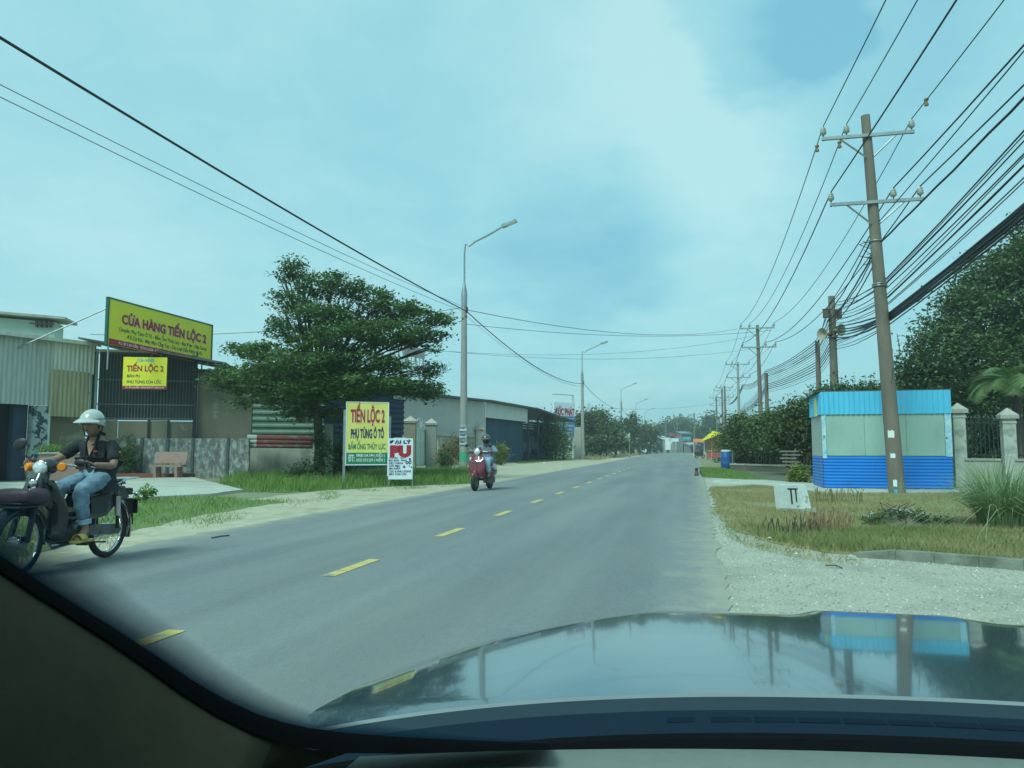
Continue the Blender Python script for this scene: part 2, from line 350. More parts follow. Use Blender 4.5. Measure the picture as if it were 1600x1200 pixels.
    def build1(s, name, mats, parent=None, smooth=False, ang=40, kind=None, label=None, cat=None, group=None):
        me = bpy.data.meshes.new(name); me.from_pydata(s.v, [], s.f); 
        mats = mats if isinstance(mats,(list,tuple)) else [mats]
        for x in mats: me.materials.append(M[x] if isinstance(x,str) else x)
        me.polygons.foreach_set('material_index', s.m)
        if smooth:
            me.polygons.foreach_set('use_smooth', [True]*len(s.f)); me.set_sharp_from_angle(angle=math.radians(ang))
        me.update()
        o = bpy.data.objects.new(name, me); COL.objects.link(o)
        if parent is not None: o.parent = parent
        if kind: o['kind'] = kind
        if label: o['label'] = label
        if cat: o['category'] = cat
        if group: o['group'] = group
        return o
def E_(name, label, cat, loc=(0,0,0), rz=0, group=None):
    o = bpy.data.objects.new(name, None); COL.objects.link(o); o.location = loc; o.rotation_euler = (0,0,rz)
    o.empty_display_size = .1; o['label'] = label; o['category'] = cat
    if group: o['group'] = group
    return o
_tc = bpy.data.curves.new('lettering_source', 'FONT')
def TX(mb, s, x0, x1, z, h, y=-.004, m=0, bold=.02, T=None, align='fit'):
    """capital letters of height h with their foot at z, from x0 to x1"""
    _tc.body = s; _tc.offset = bold; _tc.resolution_u = 3
    o = bpy.data.objects.new('t', _tc); me = o.to_mesh()
    if len(me.vertices) == 0: o.to_mesh_clear(); bpy.data.objects.remove(o); return
    vv = [v.co.copy() for v in me.vertices]; ff = [tuple(p.vertices) for p in me.polygons]
    o.to_mesh_clear(); bpy.data.objects.remove(o)
    a = min(v.x for v in vv); b = max(v.x for v in vv)
    sx = (x1-x0)/(b-a); sz = h/.70
    mb.add([(x0+(v.x-a)*sx, y, z+v.y*sz) for v in vv], ff, m, T)

class Fac:
    """a vertical facade plane from pixel column px0 at depth D0 to px1 at depth D1"""
    def __init__(s, px0, D0, px1, D1):
        s.a = W(px0,701,D0); s.a.z = 0; s.b = W(px1,701,D1); s.b.z = 0
        s.u = (s.b-s.a).normalized(); s.n = Vector((-s.u.y, s.u.x, 0)); s.rz = math.atan2(s.u.y, s.u.x); s.len = (s.b-s.a).length
    def p(s, px, py):
        d = ray(px,py); t = (s.a-CAM).dot(s.n)/d.dot(s.n); q = CAM+d*t
        return (q-s.a).dot(s.u), q.z
    def x(s, px): return s.p(px, 701)[0]
    def E(s, name, label, cat, group=None): return E_(name, label, cat, s.a, s.rz, group)

def patch(name, pts, z, mat, jit=.15, step=.5, kind='structure', thick=0, seed=1):
    rnd = random.Random(seed); P = []
    n = len(pts)
    for i in range(n):
        a, b = Vector(pts[i][:2]), Vector(pts[(i+1)%n][:2]); k = max(1, min(60, int((b-a).length/step)))
        for j in range(k):
            q = a.lerp(b, j/k); P.append((q.x+rnd.uniform(-jit,jit), q.y+rnd.uniform(-jit,jit)))
    bm = bmesh.new(); vs_ = [bm.verts.new((x,y,z)) for x,y in P]
    f = bm.faces.new(vs_)
    if f.normal.z < 0: f.normal_flip()
    if thick:
        r = bmesh.ops.extrude_face_region(bm, geom=[f]); 
        for v in r['geom']:
            if isinstance(v, bmesh.types.BMVert): v.co.z -= thick
    bmesh.ops.triangulate(bm, faces=bm.faces[:])
    me = bpy.data.meshes.new(name); bm.to_mesh(me); bm.free(); me.materials.append(M[mat])
    o = bpy.data.objects.new(name, me); COL.objects.link(o); o['kind'] = kind
    return o
def gp(L_, z=0): return [G(x,y,z) for x,y in L_]

def bulk(name, verts, nper, mat, parent=None, **kw):
    """many small faces from an (N*nper,3) array"""
    n = len(verts)//nper
    me = bpy.data.meshes.new(name); me.vertices.add(len(verts)); me.vertices.foreach_set('co', np.asarray(verts, dtype=np.float32).ravel())
    me.loops.add(n*nper); me.loops.foreach_set('vertex_index', np.arange(n*nper, dtype=np.int32))
    me.polygons.add(n); me.polygons.foreach_set('loop_start', np.arange(0, n*nper, nper, dtype=np.int32))
    me.update(calc_edges=True); me.materials.append(M[mat] if isinstance(mat,str) else mat)
    o = bpy.data.objects.new(name, me); COL.objects.link(o)
    if parent is not None: o.parent = parent
    for k, v in kw.items(): o[k] = v
    return o

def leaf_quads(c, L_, W_, up=.5, rng=RNG):
    n = len(c); 
    nr = rng.normal(size=(n,3)); nr[:,2] = np.abs(nr[:,2])*(1+2*up)+up; nr /= np.linalg.norm(nr,axis=1)[:,None]
    t = rng.normal(size=(n,3)); t -= nr*(t*nr).sum(1)[:,None]; t /= np.linalg.norm(t,axis=1)[:,None]
    b = np.cross(nr,t); s = rng.uniform(.6,1.3,size=(n,1))
    q = np.stack([c-t*L_*s*.5, c+b*W_*s*.5+t*L_*.06, c+t*L_*s*.5, c-b*W_*s*.5+t*L_*.06], axis=1)
    return q.reshape(-1,3)

def crown(blobs, n, cl, L_, W_, up=.5, flat=.5, seed=1, inner=.45):
    """blobs [(x,y,z,rx,ry,rz)]; n leaves altogether in clusters of radius cl"""
    rng = np.random.default_rng(seed); B = np.array(blobs, dtype=float)
    wgt = (B[:,3]*B[:,4]+B[:,3]*B[:,5]+B[:,4]*B[:,5]); wgt /= wgt.sum(); out_ = []
    per = 22
    for b, wv in zip(B, wgt):
        k = max(3, int(n*wv/per)); d = rng.normal(size=(k,3)); d /= np.linalg.norm(d,axis=1)[:,None]
        r = inner+(1-inner)*rng.random(k)**.5; r *= rng.uniform(.82,1.12,size=k)
        cc = b[:3]+d*r[:,None]*b[3:6]
        c = np.repeat(cc, per, axis=0)+rng.normal(size=(k*per,3))*np.array([cl,cl,cl*flat])*rng.uniform(.5,1.3,size=(k,1)).repeat(per,0)
        out_.append(c)
    return leaf_quads(np.concatenate(out_), L_, W_, up, rng)

def tree(name, label, base, blobs, n, cl=.3, leaf=(.14,.07), mat='leaf', tr=.16, cat='tree', group=None, up=.5, flat=.5, seed=1, limbs=True, fork=.35, inner=.45, lean=(0,0)):
    o = E_(name, label, cat, base, 0, group); bx, by, bz = base
    loc = [(x-bx,y-by,z-bz,a,b,c) for x,y,z,a,b,c in blobs]
    bulk('crown', crown(loc, n, cl, leaf[0], leaf[1], up, flat, seed, inner), 4, mat, o)
    zc = min(q[2] for q in loc); zt = max(q[2] for q in loc); zf = max(.4, fork*zt); mb = MB(); rnd = random.Random(seed)
    top = Vector((lean[0], lean[1], zf))
    mb.tube([(0,0,-.1),(top.x*.3+tr*.2,top.y*.3,zf*.4),top], [tr*1.35, tr*.95, tr*.8], 9)
    if limbs:
        for x,y,z,a,b,c in loc:
            q = Vector((x,y,z)); m_ = top.lerp(q,.5)+Vector((rnd.uniform(-.1,.1)*a, rnd.uniform(-.1,.1)*a, (q.z-zf)*.08))
            r = tr*(.28+.3*rnd.random())
            mb.tube([top-Vector((0,0,.15)), m_, q], [r, r*.6, r*.2], 6)
            for k in range(3):
                e_ = q+Vector((rnd.uniform(-.7,.7)*a, rnd.uniform(-.7,.7)*b, rnd.uniform(-.2,.7)*c))
                mb.tube([m_.lerp(q,.4), m_.lerp(e_,.65), e_], [r*.4, r*.25, r*.08], 5)
    mb.build('trunk', 'bark', o, smooth=True)
    return o

def inpoly(P, X, Y):
    ins = np.zeros(len(X), bool); n = len(P)
    for i in range(n):
        x1,y1 = P[i][0],P[i][1]; x2,y2 = P[(i+1)%n][0],P[(i+1)%n][1]
        c = ((y1>Y)!=(y2>Y)); xi = (x2-x1)*(Y-y1)/(y2-y1+1e-12)+x1; ins ^= (c & (X<xi))
    return ins
def grass(name, poly, n, h, wd, mat, seed=1, lean=.35, near=True, z=0, patchy=.0, hole=None):
    rng = np.random.default_rng(seed)
    xs = [p[0] for p in poly]; ys = [p[1] for p in poly]
    X = rng.uniform(min(xs),max(xs),n*3); Y = rng.uniform(min(ys),max(ys),n*3)
    k = inpoly(poly,X,Y)
    if hole: k &= ~inpoly(hole,X,Y)
    if patchy:
        g = np.sin(X*1.7+seed)*np.cos(Y*1.3-seed)+np.sin(X*3.9+Y*2.7)*.6+rng.normal(size=len(X))*.5; k &= g > patchy*2-1.6
    X = X[k][:n]; Y = Y[k][:n]; m = len(X)
    hh = rng.uniform(h[0],h[1],m)*(.75+.3*np.abs(np.sin(X*2.1+Y)*np.cos(Y*1.9-X*.7)))
    a = rng.uniform(0,2*PI,m); l = rng.normal(size=(m,2))*lean*hh[:,None]
    bx = np.cos(a)*wd; by = np.sin(a)*wd
    v = np.stack([np.stack([X-bx,Y-by,np.full(m,z)],1), np.stack([X+bx,Y+by,np.full(m,z)],1),
                  np.stack([X+l[:,0]*.45+bx*.6,Y+l[:,1]*.45+by*.6,z+hh*.6],1), np.stack([X+l[:,0],Y+l[:,1],z+hh],1), np.stack([X+l[:,0]*.45-bx*.6,Y+l[:,1]*.45-by*.6,z+hh*.6],1)], 1).reshape(-1,3)
    return bulk(name, v, 5, mat, kind='stuff')

def cable(pts, sag, r, label, group=None, name='overhead_cable', cat='cable', mat='cable', wob=0, seg=14, seed=0):
    rnd = random.Random(seed+len(pts)); P = []
    for i in range(len(pts)-1):
        a, b = Vector(pts[i]), Vector(pts[i+1]); sg = sag[i] if isinstance(sag,(list,tuple)) else sag
        for j in range(seg+(i == len(pts)-2)):
            t = j/seg; q = a.lerp(b,t); q.z -= 4*sg*t*(1-t)
            if wob: q += Vector((rnd.uniform(-wob,wob),0,rnd.uniform(-wob,wob)))
            P.append(q)
    return MB().tube(P, r, 6).build(name, mat, smooth=True, ang=80, label=label, cat=cat, group=group)

# ================================================================== THE GROUND
patch('ground', [(-900,-60),(900,-60),(900,2500),(-900,2500)], 0, 'ground', 0, 200)
def redge(y): return .20+.018*min(y,60)+.004*max(0,min(y,140)-60)
YS = [-25,-10,-4,0,3,6,9,12,16,20,25,30,36,44,52,62,75,90,110,130,160,190,220,250]
bend = lambda y: 0 if y < 150 else -((y-150)**2)/260
rnd = random.Random(3); yy = -25.0; v = []; xs_ = (0,.03,.25,.5,.75,.97,1)
while yy < 250:
    a = -6.2+bend(yy)+rnd.uniform(-.05,.05); b = redge(yy)+bend(yy)+rnd.uniform(-.045,.045)
    v += [(a+(b-a)*t, yy, .012) for t in xs_]; yy += .22 if yy < 40 else 2.0
k_ = len(xs_); MB().add(v, [(i*k_+j, i*k_+j+1, (i+1)*k_+j+1, (i+1)*k_+j) for i in range(len(v)//k_-1) for j in range(k_-1)]).build('road', 'asphalt', kind='structure')
mb = MB()
for k in range(-2, 60):
    y0 = 3.22+3.1*k
    for j in range(4):
        a, b = y0+j*.26, y0+(j+1)*.26; x0, x1 = -3.10+bend(a), -2.98+bend(a)
        mb.quad((x0,a,.016),(x1,a,.016),(x1,b,.016),(x0,b,.016))
mb.build('centre_line', 'yellowpaint', bpy.data.objects['road'])
# left verge, from the road edge outwards
patch('left_shoulder', [(-5.8,-12),(-5.8,3),(-5.8,12),(-5.8,20),(-5.8,28),(-5.8,60),(-5.8,140),(-10,140),(-12,90),(-16,60),(-13,40),(-9,26),(-9.5,20),(-9.5,15),(-9,9),(-9,0),(-9,-12)], .004, 'dust', .12, .5, seed=4)
GL1 = [tuple(p[:2]) for p in gp([(60,786),(180,784),(330,777),(450,784),(330,803),(225,826),(120,850),(20,880)])]+[(-9,1),(-16,1),(-16,14)]
patch('left_lawn', GL1, .008, 'greensoil', .1, .4, seed=5)
SL = gp([(-60,757),(60,757),(180,751),(300,748),(378,769),(330,776),(180,784),(60,790),(-60,794)])
patch('concrete_forecourt', SL, .07, 'slab', .04, .8, thick=.08, seed=6)
GL2 = [tuple(p[:2]) for p in gp([(340,757),(385,744),(540,741),(660,738),(735,737),(742,752),(735,756.5),(640,759),(540,765),(450,770),(380,769)])]
patch('left_rough', GL2, .009, 'greensoil', .12, .4, seed=7)
GL3 = [tuple(p[:2]) for p in gp([(800,722),(828,714),(905,712),(900,717),(850,722),(812,725)])]
patch('shed_lawn', GL3, .008, 'greensoil', .1, .8, seed=8)
GL4 = [tuple(p[:2]) for p in gp([(905,718),(905,713),(985,711),(1005,709),(1005,711),(965,714.5),(935,719)])]
patch('lamp_lawn', GL4, .008, 'drysoil', .2, 1, seed=8)
patch('warehouse_yard', gp([(640,733),(760,726),(940,715),(905,710),(640,715)]), .006, 'dust', .1, 2, seed=9)
# right side
patch('right_gravel', [(-.4,-14),(-.3,2),(-.2,8),(-.1,16),(.1,30),(.3,42),(2.2,44),(2.0,30),(2.6,24),(6,20),(18,17),(22,-14)], .005, 'gravel', .08, .5, seed=10)
GR = [tuple(p[:2]) for p in gp([(1108,764),(1122,800),(1140,826),(1175,838),(1210,850),(1290,866),(1345,868),(1440,877),(1600,889),(1760,903),(1900,860),(1800,778),(1500,772),(1290,774),(1240,768),(1190,760)])]
patch('right_rough', GR, .02, 'drysoil', .07, .25, seed=11, thick=.03)
patch('kiosk_slab', gp([(1120,749.5),(1190,752),(1272,757),(1420,757),(1540,767),(1536,776),(1500,773),(1400,772),(1290,771),(1235,766),(1180,760),(1112,757)]), .045, 'slab', .04, .5, thick=.06, seed=12)
GR2 = [tuple(p[:2]) for p in gp([(1093,731),(1128,732),(1200,748.5),(1150,749),(1098,746)])]
patch('right_lawn', GR2, .012, 'greensoil', .1, .5, seed=13)
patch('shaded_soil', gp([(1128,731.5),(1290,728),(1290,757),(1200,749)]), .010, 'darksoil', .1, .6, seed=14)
patch('far_right_verge', [(.4,42),(.6,70),(.9,110),(.9,150),(14,150),(14,44)], .004, 'drysoil', .12, 1, seed=15)
# kerb round the rough ground
KP = [G(x,y) for x,y in ((1338,872),(1400,876),(1460,881),(1530,887),(1600,893),(1700,902),(1800,912))]
mb = MB()
for i in range(len(KP)-1):
    a, b = KP[i], KP[i+1]; u = (b-a).normalized(); nn = Vector((-u.y,u.x,0))*.13; h0 = .05 if i == 0 else .10
    g = u*.0015
    v = [a+g, b-g, b-g+nn, a+g+nn]; up = [q+Vector((0,0,.10)) for q in v]; up[0].z = h0; up[3].z = h0
    mb.add(v+up, [(0,1,5,4),(1,2,6,5),(2,3,7,6),(3,0,4,7),(4,5,6,7)])
mb.build('kerb', pm('kerb_stone', (.25,.25,.21), (.16,.17,.14), 5, .9, bump=.3, c3=(.10,.12,.08), s3=3, t3=(.5,.65)), kind='structure')

# grass and weeds
grass('lawn_grass', GL1, 26000, (.05,.16), .004, 'grassg', 1, .4, patchy=.25)
grass('verge_grass', GL2, 26000, (.08,.42), .009, 'grassg', 2, .3, patchy=.2)
grass('far_grass', GL3, 3000, (.06,.22), .02, 'grassg', 3, .3)
grass('pale_grass', GL4, 2500, (.1,.5), .03, 'grassd', 3, .3)
grass('roadside_grass', GR2, 9000, (.04,.12), .008, 'grassg', 4, .4)
rr = [p for p in GR]
grass('dry_grass', rr, 110000, (.03,.10), .0023, 'grassd', 5, .4, z=.02, patchy=.62)
kfront = [tuple(p[:2]) for p in gp([(1140,815),(1175,836),(1210,848),(1290,864),(1345,866),(1440,875),(1600,887),(1740,900),(1740,850),(1500,835),(1330,832),(1240,825)])]
grass('green_fringe', kfront, 46000, (.04,.13), .0021, 'grassr', 6, .3, z=.02, patchy=.7)
grass('dry_fringe', kfront, 34000, (.04,.14), .0020, 'grassd', 7, .3, z=.02, patchy=.5)
stray = [tuple(p[:2]) for p in gp([(1112,800),(1128,838),(1165,856),(1215,868),(1300,884),(1345,884),(1345,866),(1290,862),(1210,846),(1175,834),(1140,812),(1122,790)])]
grass('stray_grass', stray, 2600, (.02,.09), .0028, 'grassd', 9, .6, z=.004, patchy=.9)
grass('stray_green', stray, 1800, (.02,.10), .0028, 'grassr', 10, .6, z=.004, patchy=1.0)
lstray = [tuple(p[:2]) for p in gp([(225,845),(460,795),(560,772),(640,766),(740,758),(640,757),(540,763),(450,780),(225,822)])]
grass('verge_tufts', lstray, 3500, (.02,.10), .005, 'grassg', 11, .6, z=.004, patchy=1.1)
# pebbles on the gravel
rng = np.random.default_rng(12); mb = MB()
gx = rng.uniform(.1,6.5,17000); gy = rng.uniform(2.6,12,17000); kk = ~inpoly(GR,gx,gy); gx = gx[kk]; gy = gy[kk]
t = .0065
tv = np.array([(1,0,-.3),(-.5,.87,-.3),(-.5,-.87,-.3),(.1,0,.9)])
P = []
for x,y in zip(gx,gy):
    a = rng.uniform(0,6.28); s = t*rng.uniform(.5,2.2); c_, s_ = math.cos(a), math.sin(a)
    q = [(x+(v[0]*c_-v[1]*s_)*s*rng.uniform(.7,1.3), y+(v[0]*s_+v[1]*c_)*s, .006+s*(v[2]+.3)*.7) for v in tv]
    for f in ((0,1,3),(1,2,3),(2,0,3)): P += [q[i] for i in f]
bulk('loose_gravel', P, 3, pm('pebble', (.66,.63,.54), (.13,.125,.11), 3, .9, island=True), kind='stuff')
# litter, twigs
def litter(px, py, sz, mat, label, seed):
    p = G(px,py,.03); rnd = random.Random(seed); mb = MB(); n = 7
    v = [(sz*(.7+rnd.random()*.6)*math.cos(2*PI*i/n), sz*(.6+rnd.random()*.5)*math.sin(2*PI*i/n), rnd.uniform(0,.4)*sz) for i in range(n)]+[(0,0,sz*.7)]
    mb.add(v, [(i,(i+1)%n,n) for i in range(n)]+[tuple(range(n))[::-1]])
    o = mb.build('litter', mat, label=label, cat='litter', group='scraps of litter on the verge'); o.location = p
litter(1203,842,.035,'white','crumpled white scrap of litter near the tip of the dry grass, left of the others',1)
litter(1330,871,.05,'whiteawn','crumpled pale scrap of litter beside the end of the concrete kerb',2)
litter(1480,838,.03,'white','small white scrap of litter lying in the grass right of the rubbish heap',3)
litter(1245,866,.03,'white','flat white scrap of litter on the gravel edge below the dry weeds',4)
litter(850,724,.12,'white','white scrap of litter on the far shoulder in front of the blue shed',5)
a = G(330,843); b = G(358,839)
MB().tube([a+Vector((0,0,.02)), a.lerp(b,.5)+Vector((0,.01,.025)), b+Vector((0,0,.02))], .009, 6).build('stick','bark',label='thin dark stick lying on the road behind the motorcycle',cat='stick')
a = G(1290,886); b = G(1316,890)
MB().tube([a+Vector((0,0,.015)), a.lerp(b,.6)+Vector((0,.01,.03)), b+Vector((0,0,.015))], .006, 6).build('twig','bark',label='dark twig lying on the gravel below the kerb end',cat='stick')

# ================================================================== LEFT SIDE BUILDINGS
# --- corrugated shed at the frame edge
fa = Fac(-120, 24.2, 140, 29.0)
o = fa.E('corrugated_shed', 'grey corrugated metal shed with a dark open doorway behind the motorcyclist', 'shed')
X = fa.x; xd = X(73); top = fa.p(60,528)[1]; zl = fa.p(73,634)[1]
x50, x140 = X(50), X(140)
mb = MB().corr(0, X(77), zl, top, 0, .16, .03); mb.build('wall_sheet', 'zinc', o)
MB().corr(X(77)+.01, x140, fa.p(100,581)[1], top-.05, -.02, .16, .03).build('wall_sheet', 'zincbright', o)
MB().corr(X(73), x140-.15, fa.p(100,651)[1], fa.p(100,581)[1]+.05, -.05, .16, .035).build('tan_wall_sheet', 'tansheet', o)
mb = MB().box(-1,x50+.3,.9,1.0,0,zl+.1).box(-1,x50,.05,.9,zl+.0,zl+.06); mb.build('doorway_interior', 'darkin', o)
mb = MB().box(x50-.55,x50-.1,.25,.5,0,zl); mb.build('door_leaf','navy',o)
mb = MB().box(x50,xd,0,.35,0,zl-.01); mb.build('pillar', pm('mosaic_pillar', (.46,.52,.52), (.30,.36,.38), 2, .6, c3=(.03,.06,.09), s3=3.2, t3=(.5,.53)), o)
mb = MB().box(xd,xd+.05,-.05,.3,0,zl); mb.build('door_jamb','mintwall',o)
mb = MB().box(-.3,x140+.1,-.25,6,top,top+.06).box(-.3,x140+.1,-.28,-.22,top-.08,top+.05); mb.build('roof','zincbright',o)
mb = MB().box(xd+.06,x140,.3,.45,0,fa.p(100,651)[1]+.2); mb.build('inner_wall','brownwall',o)
# --- barred shop front
fb = Fac(142, 29.6, 303, 30.6)
o = fb.E('barred_shop', 'dark barred shop front under the big yellow billboard', 'shop')
X = fb.x; xr = X(303); zt = fb.p(220,560)[1]+.25; zb = fb.p(220,656)[1]; zl = fb.p(150,541)[1]
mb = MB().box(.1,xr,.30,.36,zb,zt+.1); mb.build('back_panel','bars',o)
mb = MB()
x = .18
while x < xr-.1: mb.box(x,x+.022,.1,.125,zb,zt); x += .115
for z_ in (zb+.03, fb.p(220,633)[1], fb.p(220,595)[1], zt-.1): mb.box(.1,xr,.085,.1,z_,z_+.05)
mb.build('window_bars', pm('bar_steel', (.16,.19,.18), (.11,.13,.13), 4, .6), o)
mb = MB(); xs = [.1, X(182), X(231), X(262), xr-.05]
for i in range(4): mb.box(xs[i]+.02,xs[i+1]-.02,.0,.12,fb.p(220,685)[1]-.05,zb-.02-(.03 if i%2 else 0))
mb.build('lower_panels','brownwall',o)
mb = MB()
for xx in (X(231),X(262)): mb.box(xx-.04,xx+.04,-.06,.0,fb.p(220,685)[1],zb)
mb.build('panel_post','darksteel',o)
mb = MB().box(-.12,.0,-.1,.05,0,zl).box(.03,.12,-.06,.05,0,zl-.1); mb.build('left_post','mintwall',o)
mb = MB().box(-.16,-.11,-.14,.0,fb.p(144,575)[1],fb.p(144,570)[1]).box(-.16,-.11,-.14,.0,fb.p(144,617)[1],fb.p(144,612)[1]).box(-.03,.04,-.12,-.05,0,zl); mb.build('hinge','darksteel',o)
mb = MB().box(xr-.07,xr+.06,-.1,.05,0,fb.p(303,575)[1]); mb.build('right_post','darksteel',o)
mb = MB(); za = fb.p(303,572)[1]
mb.add([(-.3,-1.3,zl+.1),(xr+1.2,-1.3,za-.02),(xr+1.2,5,za+.3),(-.3,5,zl+.5),(-.3,-1.3,zl+.17),(xr+1.2,-1.3,za+.05),(xr+1.2,5,za+.37),(-.3,5,zl+.57)],[(0,3,2,1),(4,5,6,7),(0,1,5,4),(1,2,6,5),(2,3,7,6),(3,0,4,7)])
mb.build('roof','roofdark',o)
mb = MB().box(-.1,xr*.55,-.12,-.04,fb.p(200,551)[1],fb.p(200,548)[1]); mb.build('white_rail','white',o)
# --- rendered building to its right
fc = Fac(304.5, 30.7, 393, 31.2)
o = fc.E('rendered_house', 'brown rendered blank wall of a low house between the barred shop and the tree', 'house')
X = fc.x; xr = X(392); zt = fc.p(345,582)[1]; zb = fc.p(345,685)[1]
MB().box(.03,xr,.02,5,0,zt).build('wall','brownwall',o)
MB().box(-.1,xr+.2,-.35,5.2,zt+.005,zt+.09).build('roof','roofdark',o)
MB().lathe([(.07,0),(.09,.03),(.09,.05),(.02,.06)],(X(320),.02,fc.p(320,592)[1]),(0,-1,0),12).build('vent','darksteel',o)
# --- mottled yard wall
fd = Fac(72, 29.9, 391, 29.9)
o = fd.E('yard_wall', 'mottled black and white low concrete yard wall behind the stone bench', 'wall')
X = fd.x; zt = fd.p(200,685)[1]; px_ = [72,106,155,222,262,301,356,391]
for i in range(len(px_)-1):
    MB().box(X(px_[i])+.05,X(px_[i+1])-.05,0,.12,0,zt).build('wall_panel','mottled',o)
for p_ in px_[1:-1]: MB().box(X(p_)-.048,X(p_)+.048,-.04,.15,0,zt+.03).build('wall_post', pm('dark_wall_post',(.09,.11,.12),(.06,.07,.08),4,.9,c3=(.2,.22,.2),s3=4), o)
fe = Fac(-40, 28.8, 300, 28.9)
o = MB().box(0,fe.x(300),0,.35,0,fe.p(200,740)[1]).build('brick_step','brick',label='low red brick step along the foot of the mottled yard wall',cat='step'); o.location = fe.a; o.rotation_euler = (0,0,fe.rz)
# creeper on wall
q = [W(x,y,29.6) for x,y in ((195,700),(199,722),(192,735),(205,712))]
o = E_('creeper','green creeper climbing the mottled wall left of the stone bench','plant',(q[0].x,q[0].y,0))
bulk('foliage', crown([(p.x-q[0].x,p.y-q[0].y,p.z,.42,.15,.5) for p in q],2600,.1,.07,.05,.2,.8,4),4,'leaf',o)
mb = MB(); mb.tube([(0,0,0),(.1,0,.6),(0,0,1.2)],.015,5); mb.build('stem','bark',o)
# --- green ribbed shed + awning
ff = Fac(392, 30.9, 505, 31.5)
o = ff.E('green_shed', 'pale green horizontally ribbed metal shed half hidden behind the tree', 'shed')
X = ff.x; xr = X(505); zb = ff.p(440,690)[1]; zt = ff.p(440,572)[1]
MB().corr(.03,xr,zb,zt,0,.26,.05,False).build('ribbed_wall','greensheet',o)
MB().box(.06,xr,.06,5,0,zt).build('inner_wall','navy',o)
MB().box(-.1,xr+.3,-.2,5.2,zt+.01,zt+.08).build('roof','roofdark',o)
mb = MB().box(.0,xr,-.12,-.01,0,zb-.05); mb.build('lower_wall','palewall',o)
fg = Fac(387, 30.3, 489, 30.6)
o = fg.E('rolled_awning', 'rolled red awning with a white end over the pale wall by the tree trunk', 'awning')
X = fg.x; za = fg.p(440,690)[1]; a_ = X(402); b_ = fg.len
for k,r_ in ((0,.12),(1,.1),(2,.08)):
    z_ = za+.15-k*.16
    MB().tube([(a_,-.05-.03*k,z_),(b_,-.05-.03*k,z_-.03)],r_,10).build('canvas_roll','redawn',o,smooth=True)
    MB().tube([(0,-.05-.03*k,z_),(a_-.004,-.05-.03*k,z_)],r_*1.03,10).build('white_end','whiteawn',o,smooth=True)
# --- dark shed behind the signs
fh = Fac(505, 32.5, 634, 36.5)
o = fh.E('dark_shed', 'dark navy slatted metal shed behind the tree and the yellow roadside sign', 'shed')
X = fh.x; xr = X(630); zt = fh.p(560,592)[1]; zb = fh.p(560,678)[1]
MB().corr(0,xr,zb,zt,0,.24,.05,False).build('slatted_wall','navy',o)
MB().box(.02,xr-.02,.06,6,0,zt-.05).build('inner_wall','navy',o)
MB().box(-.1,xr+.05,-.4,6.3,zt,zt+.08).build('roof','roofdark',o)
MB().box(X(612),xr,-.09,-.06,fh.p(620,624)[1],fh.p(620,612)[1]+.3).build('pale_fascia','concrete',o)
# thin concrete post beside trunk
p = W(513,701,27.8); 
o = MB().box(-.13,.13,-.1,.1,0,2.0).build('fence_post','concrete',label='pale square concrete post just right of the tree trunk',cat='post'); o.location = (p.x,p.y,0)
# --- white house far left
fi = Fac(-160, 44, 77, 46)
o = fi.E('white_house', 'pale mint rendered house rising behind the grey corrugated shed', 'house')
zt = fi.p(-100,484)[1]; zr = fi.p(77,503)[1]; xr = fi.len
mb = MB().add([(0,0,0),(xr,0,0),(xr,0,zr),(0,0,zt-.1),(0,1.6,0),(xr,1.6,0),(xr,1.6,zr),(0,1.6,zt-.1)],[(0,1,2,3),(4,7,6,5),(1,5,6,2),(0,3,7,4),(3,2,6,7)]); mb.build('wall','mintwall',o)
mb = MB().add([(-.2,-.7,zt+.08),(xr+.7,-.7,zr+.1),(xr+.7,1.9,zr+.1),(-.2,1.9,zt+.08),(-.2,-.7,zt+.22),(xr+.7,-.7,zr+.24),(xr+.7,1.9,zr+.24),(-.2,1.9,zt+.22)],[(0,3,2,1),(4,5,6,7),(0,1,5,4),(1,2,6,5),(2,3,7,6),(3,0,4,7)]); mb.build('roof','concrete',o)
mb = MB()
for k in range(4): mb.box(xr-1.0+k*.25,xr-.92+k*.25,-.3,0,zr-.35,zr-.0)
mb.box(xr-1.3,xr,-.32,-.26,zr-.2,zr-.12); mb.build('eaves_bracket','rust',o)

# --- big billboard on the roof
P0 = W(168,537,27.0); P1 = W(329,570,31.6); P0t = W(173,463,27.0); P1t = W(331,512,31.6)
u = (P1-P0); u.z = 0; rz = math.atan2(u.y,u.x); Lb = u.length; o = E_('billboard','large yellow shop billboard with red lettering, tilted on the shed roof','billboard',(P0.x,P0.y,P0.z),rz)
hL = P0t.z-P0.z; hR = P1t.z-P1.z; dz = P1.z-P0.z; print('billboard', Lb, hL, hR, dz, P0.z)
hb = (hL+hR)/2; sl = dz
def shear(v): return v
T = Matrix(((1,0,0,0),(0,1,0,0),(dz/Lb,0,1,0),(0,0,0,1)))
MB().box(0,Lb,0,.06,0,hb,T=T).build('panel','yellowsign',o)
MB().box(.05,Lb-.02,-.006,0,0,hb*.13,T=T).build('red_strip','red',o)
mb = MB().box(-.06,0,-.03,.1,-.04,hb+.05,T=T).box(Lb,Lb+.05,-.03,.1,-.04,hb+.05,T=T).box(-.06,Lb+.05,-.02,.08,hb,hb+.05,T=T); mb.build('frame','dkgreen',o)
mb = MB(); TX(mb,'CỬA HÀNG TIẾN LỘC 2',.11*Lb,.94*Lb,.52*hb,.20*hb,-.010,0,.035,T); 
mw = MB(); TX(mw,'CỬA HÀNG TIẾN LỘC 2',.118*Lb,.948*Lb,.508*hb,.20*hb,-.006,0,.05,T)
